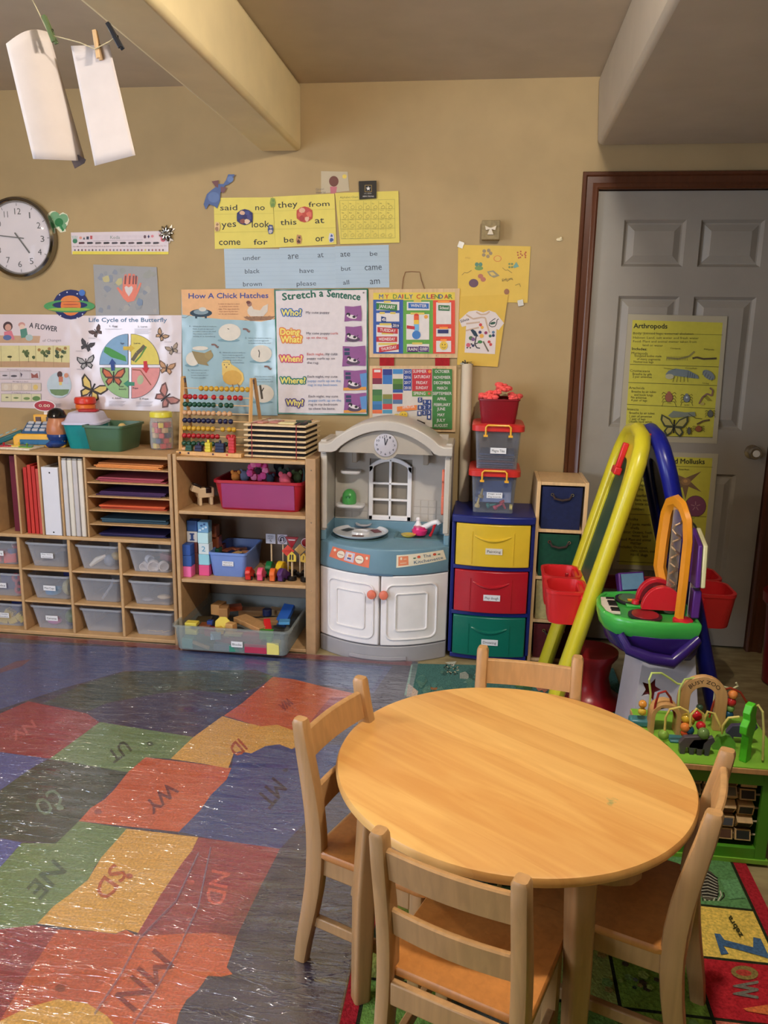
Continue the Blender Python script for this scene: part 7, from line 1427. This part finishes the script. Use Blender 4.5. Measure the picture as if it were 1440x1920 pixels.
# purple / cream side board
PB = mat('plastic', (92, 44, 130))
MB().at(.135, -.03, 0).prism([(-.10, .57), (.07, .56), (.09, .67), (.03, .735), (-.08, .70)], -.010, .006, 'x').build('side_board', PB, mt, bevel=.004)
MB().at(.147, -.03, 0).prism([(-.10, .57), (.07, .56), (.09, .67), (.03, .735), (-.08, .70)], -.004, .012, 'x').build('side_board_front', mat('plastic', (230, 222, 170)), mt, bevel=.004)
MB().box(.128, .148, -.075, -.04, .44, .57).build('board_post', mat('plastic', (196, 190, 196)), mt, bevel=.004)
MB().box(.125, .155, -.11, -.06, .465, .555).build('purple_clip', PB, mt, bevel=.005)
MB().tube([(.105, -.02, .455), (.105, -.02, .52), (.108, -.02, .58)], [.014, .010, .008], 10).build('white_post', mat('plastic', (200, 220, 196)), mt)
MB().at(-.03, .20, .45, rz=rad(20), rx=rad(-25)).box(-.06, .06, -.015, .015, 0, .07).build('book_panel', PB, mt, bevel=.005)
MB().at(-.03, .197, .453, rz=rad(20), rx=rad(-25)).box(-.05, .05, -.018, -.014, .006, .062).build('book_picture', mat('print', (110, 150, 180)), mt)
# purple cradle
m_ = MB()
C_ = lambda z, k, dx=0: [(x*(1-k)+dx, y*(1-k), z) for x, y, _ in tray(0)]
m_.loft([C_(.310, .45, .045), C_(.325, .28, .03), C_(.355, .12, .015), C_(.410, .04, .01), C_(.406, .10, .01), C_(.36, .24, .03)]); m_.build('cradle', PU, mt, bevel=.004)
MB().tube([(-.13, -.13, .405), (-.10, -.155, .365), (-.02, -.165, .345), (.06, -.16, .335), (.10, -.155, .37), (.15, -.14, .41)], [.016, .018, .020, .022, .020, .016], 10).build('cradle_handle', PU, mt)
# white star-cut stand
for (y0, y1, nm) in ((-.105, -.095, 'n'), (.14, .15, 'f')):
    outer = [(-.030, .345), (.155, .345), (.215, 0), (-.02-.04, 0)]
    st5 = [(.008+(.042 if k % 2 == 0 else .020)*math.sin(2*PI*k/10+.3), .215+(.042 if k % 2 == 0 else .020)*math.cos(2*PI*k/10+.3)) for k in range(10)]
    m_ = MB(); t3 = tessellate_polygon([[Vector((p[0], p[1], 0)) for p in outer], [Vector((p[0], p[1], 0)) for p in reversed(st5)]])
    al = outer+list(reversed(st5)); n = len(al); o4 = 4
    m_.add([(x, y0, z) for x, z in al]+[(x, y1, z) for x, z in al], [tuple(q) for q in t3]+[tuple(n+i for i in q) for q in t3]+[(i, (i+1) % 4, n+(i+1) % 4, n+i) for i in range(4)]+[(4+i, 4+(i+1) % 10, n+4+(i+1) % 10, n+4+i) for i in range(10)])
    m_.build('stand_panel', WP, mt, smooth=False)
    if nm == 'n': MB().prism([(x, z) for x, z in st5], -.094, -.091, 'y').build('star_hole_fill', mat('plastic', (112, 20, 28)), mt, smooth=False)  # plate added behind the hole, coloured like the red stool seen through it
m_ = MB(); m_.loft([[(-.030, -.10, .345), (-.060, -.10, 0), (-.066, .15, 0), (-.034, .15, .345)], [(-.024, -.10, .345), (-.054, -.10, 0), (-.060, .15, 0), (-.028, .15, .345)]]); m_.build('stand_side', WP, mt)
m_ = MB(); m_.loft([[(.155, -.10, .345), (.215, -.10, 0), (.215, .15, 0), (.155, .15, .345)], [(.149, -.10, .345), (.209, -.10, 0), (.209, .15, 0), (.149, .15, .345)]]); m_.build('stand_side', WP, mt)
# red stool behind the stand
rs = thing('red_stool', 'red plastic childs stool on the floor, left of and behind the white stand', 'stool', (.455, -.66, 0))
MB().lathe([(.13, 0), (.135, .012), (.11, .03), (.085, .05), (.07, .11), (.08, .17), (.10, .20), (.10, .215), (.0001, .217)], 32).build('stool_body', mat('plastic', (150, 20, 30), .3), rs)
# ================================================================ ACTIVITY CUBE
zc = thing('activity_cube', 'green wooden activity cube with bead wires and animals on top, right of the table', 'toy', (.655, -1.50, .0075))
ZG = mat('plastic', (76, 146, 34), .4); ZL = mat('plastic', (130, 186, 60), .4)
fx0, fx1 = -.150, .155; yy0 = -.135
for (a, b_, z0, z1) in ((fx0, fx0+.03, .012, .276), (.125, fx1, .012, .276), (fx0+.03, .125, .012, .045), (fx0+.03, .125, .235, .276)): MB().box(a, b_, yy0, yy0+.014, z0, z1).build('front_frame', ZG, zc, bevel=.001)
MB().box(fx0, fx0+.012, yy0+.014, .135, .012, .276).build('side_panel', ZG, zc); MB().box(fx1-.012, fx1, yy0+.014, .135, .012, .276).build('side_panel', ZG, zc)
MB().box(fx0, fx1, .121, .135, .012, .276).build('back_panel', ZG, zc); MB().box(fx0-.01, fx1+.006, -.14, .14, .002, .014).build('bottom_panel', ZL, zc)
MB().box(-.178, .182, -.155, .155, .277, .293).build('top_board', mat('wood', (196, 150, 100)), zc, bevel=.002); MB().box(-.176, .180, -.153, .153, .293, .2955).build('top_paint', ZL, zc)
# spinning letter blocks on rods
for j in range(5):
    z = .066+.041*j; MB().at(0, yy0+.035, z, ry=rad(90)).lathe([(.003, fx0+.02), (.003, .14)], 8).build('rod', mat('wood', (200, 180, 150)), zc)
    for i in range(5):
        x = -.095+.048*i; rx = rad(random.choice([0, 12, -18, 38, 70, 100, -40]))
        B_ = MB().at(x, yy0+.035, z, rx=rx).box(-.021, .021, -.013, .013, -.015, .015).build('letter_block', mat('wood', (206, 170, 120)), zc, bevel=.001)
        MB().at(x, yy0+.035, z, rx=rx).box(-.017, .017, -.0138, -.0130, -.011, .011).build('block_picture', mat('print', random.choice([(70, 84, 60), (50, 40, 36), (90, 96, 110), (120, 110, 90), (40, 44, 40), (90, 60, 44)])), B_)
def zpt(px, py, y): q = at_y(px, py, y); return (q.x, q.y, max(q.z, .296))
def ztube(name, pts, r, c, yy): 
    m_ = MB(); P = [zpt(px, py, yy+dy) for px, py, dy in pts]; m_.tube(P, r, 8); return m_.build(name, mat('plastic', c), zc, world=True)
ztube('bead_wire', [(1216, 1345, 0), (1220, 1300, 0), (1217, 1275, 0), (1222, 1262, .01), (1240, 1262, .02), (1256, 1272, .03), (1270, 1282, .04), (1300, 1286, .04), (1320, 1284, .03), (1320, 1276, .02), (1300, 1271, .01), (1284, 1274, 0), (1275, 1290, 0), (1272, 1320, 0), (1272, 1360, 0)], .0032, (196, 214, 120), -1.46)
ztube('bead_wire', [(1223, 1370, 0), (1229, 1320, 0), (1235, 1300, 0), (1248, 1296, .0), (1257, 1308, .01), (1262, 1330, .02), (1268, 1350, .02), (1280, 1354, .0)], .0034, (160, 40, 36), -1.50)
ztube('bead_wire', [(1246, 1376, 0), (1248, 1345, 0), (1256, 1330, 0), (1275, 1326, 0), (1290, 1334, 0), (1296, 1360, 0), (1294, 1362, -.01), (1296, 1340, -.01), (1306, 1329, -.01), (1318, 1338, 0), (1322, 1365, 0), (1320, 1350, .01), (1327, 1334, .01), (1340, 1338, .01), (1350, 1360, 0), (1354, 1375, 0), (1356, 1360, -.01), (1366, 1346, -.01), (1386, 1344, -.01)], .0034, (222, 200, 110), -1.58)
ztube('bead_wire', [(1330, 1345, 0), (1338, 1318, 0), (1352, 1294, 0), (1370, 1290, 0), (1388, 1298, 0), (1402, 1320, 0), (1410, 1350, 0)], .0034, (150, 50, 30), -1.44)
ztube('bead_wire', [(1430, 1425, 0), (1432, 1370, 0), (1430, 1335, 0), (1422, 1322, .01), (1414, 1328, .02), (1410, 1350, .03)], .0034, (214, 206, 120), -1.62)
ztube('bead_wire', [(1338, 1320, 0), (1342, 1284, 0), (1352, 1286, 0), (1372, 1292, 0), (1384, 1286, 0), (1380, 1280, 0)], .0030, (206, 200, 160), -1.38)
for (px, py, y, r, c) in ((1205, 1320, -1.46, .012, (222, 150, 60)), (1204, 1334, -1.46, .012, (214, 180, 60)), (1293, 1352, -1.56, .014, (214, 178, 56)), (1287, 1347, -1.57, .014, (214, 178, 56)), (1306, 1341, -1.56, .016, (190, 30, 40)), (1299, 1346, -1.56, .012, (220, 186, 70)), (1285, 1364, -1.58, .014, (222, 130, 60)), (1292, 1369, -1.58, .014, (30, 84, 110)), (1284, 1374, -1.58, .012, (206, 80, 40)), (1314, 1361, -1.58, .013, (200, 40, 50)), (1319, 1375, -1.60, .016, (110, 140, 80)), (1244, 1378, -1.58, .015, (130, 170, 70)), (1374, 1302, -1.44, .014, (232, 140, 70)), (1371, 1316, -1.44, .014, (190, 44, 44)), (1369, 1328, -1.44, .012, (130, 170, 90)), (1366, 1340, -1.44, .014, (30, 80, 110)), (1312, 1326, -1.42, .010, (70, 100, 80))):
    m_ = MB(); q = zpt(px, py, y); m_.sphere(q, r, n=14); m_.build('bead', mat('gloss', c), zc, world=True)
def zlocal(px, py, y): q = at_y(px, py, y); return q.x-.655, y+1.50
AW_ = mat('wood', (206, 158, 104))
def archb(cx, cy, w_, h, t_, name, m, text=None, th=.02):
    P = [(-w_, 0)]+[(w_*math.cos(rad(a)), h-w_+w_*math.sin(rad(a))) for a in range(180, -1, -12)]+[(w_, 0), (w_-t_, 0)]+[((w_-t_)*math.cos(rad(a)), h-w_+(w_-t_)*math.sin(rad(a))) for a in range(0, 181, 12)]+[(-w_+t_, 0)]
    B_ = MB().at(cx, cy, .295).prism(P, -th/2, th/2, 'y').build(name, m, zc, bevel=.002)
    if text:
        m_ = MB(); V, F = glyphs(text); r = w_-t_*.5; 
        m_.add([(cx-r*math.cos(rad(38+104*u))*(1+.30*(v-.4)*.6), cy-th/2-.0006, .295+h-w_+(r)*math.sin(rad(38+104*u))+(v-.4)*.010) for u, v in V], F); m_.build('lettering', mat('print', (50, 34, 24)), B_, smooth=False)
archb(.0, .055, .068, .165, .032, 'name_arch', AW_, 'BUSY ZOO')
x_, y_ = zlocal(1250, 1365, -1.50); archb(x_-.005, y_+.02, .042, .095, .012, 'small_arch', AW_, None, .05)
MB().at(x_-.06, y_+.05, .295).box(-.035, .03, -.02, .02, 0, .022).build('blue_pond', mat('plastic', (60, 120, 130)), zc, bevel=.006)
MB().at(x_+.03, y_-.03, .295).box(-.03, .03, -.02, .02, 0, .008).build('blue_pond', mat('plastic', (60, 120, 130)), zc, bevel=.003)
for (px, py, y, c, s_) in ((1297, 1395, -1.60, (84, 76, 84), 1), (1312, 1400, -1.60, (76, 70, 86), .9), (1385, 1392, -1.52, (70, 66, 96), 1.1)):
    a, b_ = zlocal(px, py, y); P = [(-.03, 0), (-.018, 0), (-.016, .02), (.012, .02), (.014, 0), (.026, 0), (.030, .035), (.040, .05), (.034, .062), (.016, .055), (-.022, .05), (-.034, .03)]
    MB().at(a, b_, .2955).prism([(p[0]*s_, p[1]*s_) for p in P], -.008, .008, 'y').build('animal_cutout', mat('plastic', c), zc, bevel=.001)
a, b_ = zlocal(1357, 1395, -1.56); MB().at(a, b_, .2955).prism([(-.03, 0), (.03, 0), (.028, .025), (.015, .04), (.0, .045), (-.018, .038), (-.028, .02)], -.008, .008, 'y').build('bush_cutout', mat('plastic', (110, 170, 70)), zc)
a, b_ = zlocal(1395, 1430, -1.615); T_ = [(-.012, 0), (.014, 0), (.012, .07), (.022, .085), (.024, .11), (.014, .125), (.016, .15), (.004, .168), (-.014, .165), (-.024, .145), (-.018, .125), (-.032, .11), (-.030, .088), (-.012, .075)]
MB().at(a, b_, .2955, rz=rad(50)).prism([(p[0]*1.1, p[1]*1.0) for p in T_], -.010, .010, 'y').build('tree_cutout', mat('plastic', (80, 190, 40)), zc, bevel=.002)
# red bin at the right edge
rbn2 = thing('waste_bin', 'tall dark red plastic bin cut off by the right edge of the photo', 'bin', (1.295, -.36, 0))
MB().lathe([(.075, 0), (.085, .01), (.100, .34), (.118, .36), (.120, .40), (.104, .40), (.084, .02), (.0001, .02)], 28, cap=False).build('bin_body', mat('plastic', (120, 14, 26), .3), rbn2)
MB().lathe([(.103, .38), (.10, .425), (.07, .435), (.0001, .437)], 28).build('bin_liner', mat('plastic', (34, 24, 60)), rbn2)
# ================================================================ PAPERS ON THE LINE
SY = -1.70
def hang(name, label, grid, y, dark=False):
    TL, TR, BR, BL_, = grid; n = 12; vs = []
    for j in range(n+1):
        v = j/n
        for i in range(n+1):
            u = i/n
            px = (TL[0]*(1-u)+TR[0]*u)*(1-v)+(BL_[0]*(1-u)+BR[0]*u)*v; py = (TL[1]*(1-u)+TR[1]*u)*(1-v)+(BL_[1]*(1-u)+BR[1]*u)*v
            yo = .0
            if dark: py -= 17*math.sin(PI*u*.9)*(1-v)**2; yo = .05*u*u+.02*v*u
            else: yo = .008*math.sin(PI*v)
            q = at_y(px, py, y+yo); vs.append(tuple(q))
    m_ = MB(); m_.add(vs, [(j*(n+1)+i, j*(n+1)+i+1, (j+1)*(n+1)+i+1, (j+1)*(n+1)+i) for j in range(n) for i in range(n)])
    o = m_.build(name, mat('paper', (206, 194, 188))); sd = o.modifiers.new('t', 'SOLIDIFY'); sd.thickness = .0006; return tag(o, label, 'paper', None)
h1 = hang('hanging_paper', 'larger curling white sheet pegged to the line at the left', [(11, 82), (92, 66), (160, 302), (62, 298)], SY, True)
h2 = hang('hanging_paper', 'narrower flat white sheet pegged to the line beside the curling one', [(133, 86), (205, 84), (254, 291), (178, 311)], SY+.02)
P = [at_y(x, y, SY+.055) for x, y in ((131, 293), (146, 290), (161, 299), (158, 306), (140, 316))]
m_ = MB(); m_.add([p for p in P]+[p+Vector((0, .001, 0)) for p in P], [(0, 1, 2, 3, 4), (9, 8, 7, 6, 5)]); cu_ = m_.build('curled_corner', mat('paper', (70, 54, 52)), None, smooth=False); cu_.parent = h1; cu_.location = cu_.location-h1.location; part(cu_, 'dark back of the curled corner')  # flap given a much darker colour than its sheet
m_ = MB(); pts = [(55, -12), (72, 22), (88, 56), (95, 66), (120, 72), (150, 80), (178, 92), (205, 78), (219, 68)]; m_.tube([tuple(at_y(x, y, SY-.004)) for x, y in pts], .0013, 6); o = m_.build('string_line', mat('fabric', (190, 176, 140))); tag(o, 'thin cream string the sheets are pegged to, running to the beam', 'string')
def peg(label, px, py, a, c, y=SY):
    q = at_y(px, py, y); t = thing('clothes_peg', label, 'clothes peg', q); 
    for s_, dy in ((-1, -.006), (1, .004)): MB().at(0, dy, 0, ry=rad(a), rx=rad(4*s_)).box(-.005, .005, -.003, .003, -.030, .034).build('peg_half', mat('wood' if c[0] > 150 else 'plastic', c), t, bevel=.0015)
    MB().at(0, 0, 0, rx=rad(0), ry=rad(90)).lathe([(.0035, -.007), (.0035, .007)], 8, cap=False).build('spring', mat('metal', (130, 126, 120)), t)
peg('green painted wooden clothes peg holding the curling sheet', 94, 57, -22, (84, 100, 60)); peg('plain wooden clothes peg holding the narrow flat sheet', 183, 86, -8, (200, 164, 120), SY+.014); peg('black clothes peg on the string where it meets the beam', 216, 69, -30, (24, 26, 34))

for o in list(bpy.data.objects):
    if '_m' in o: del o['_m']
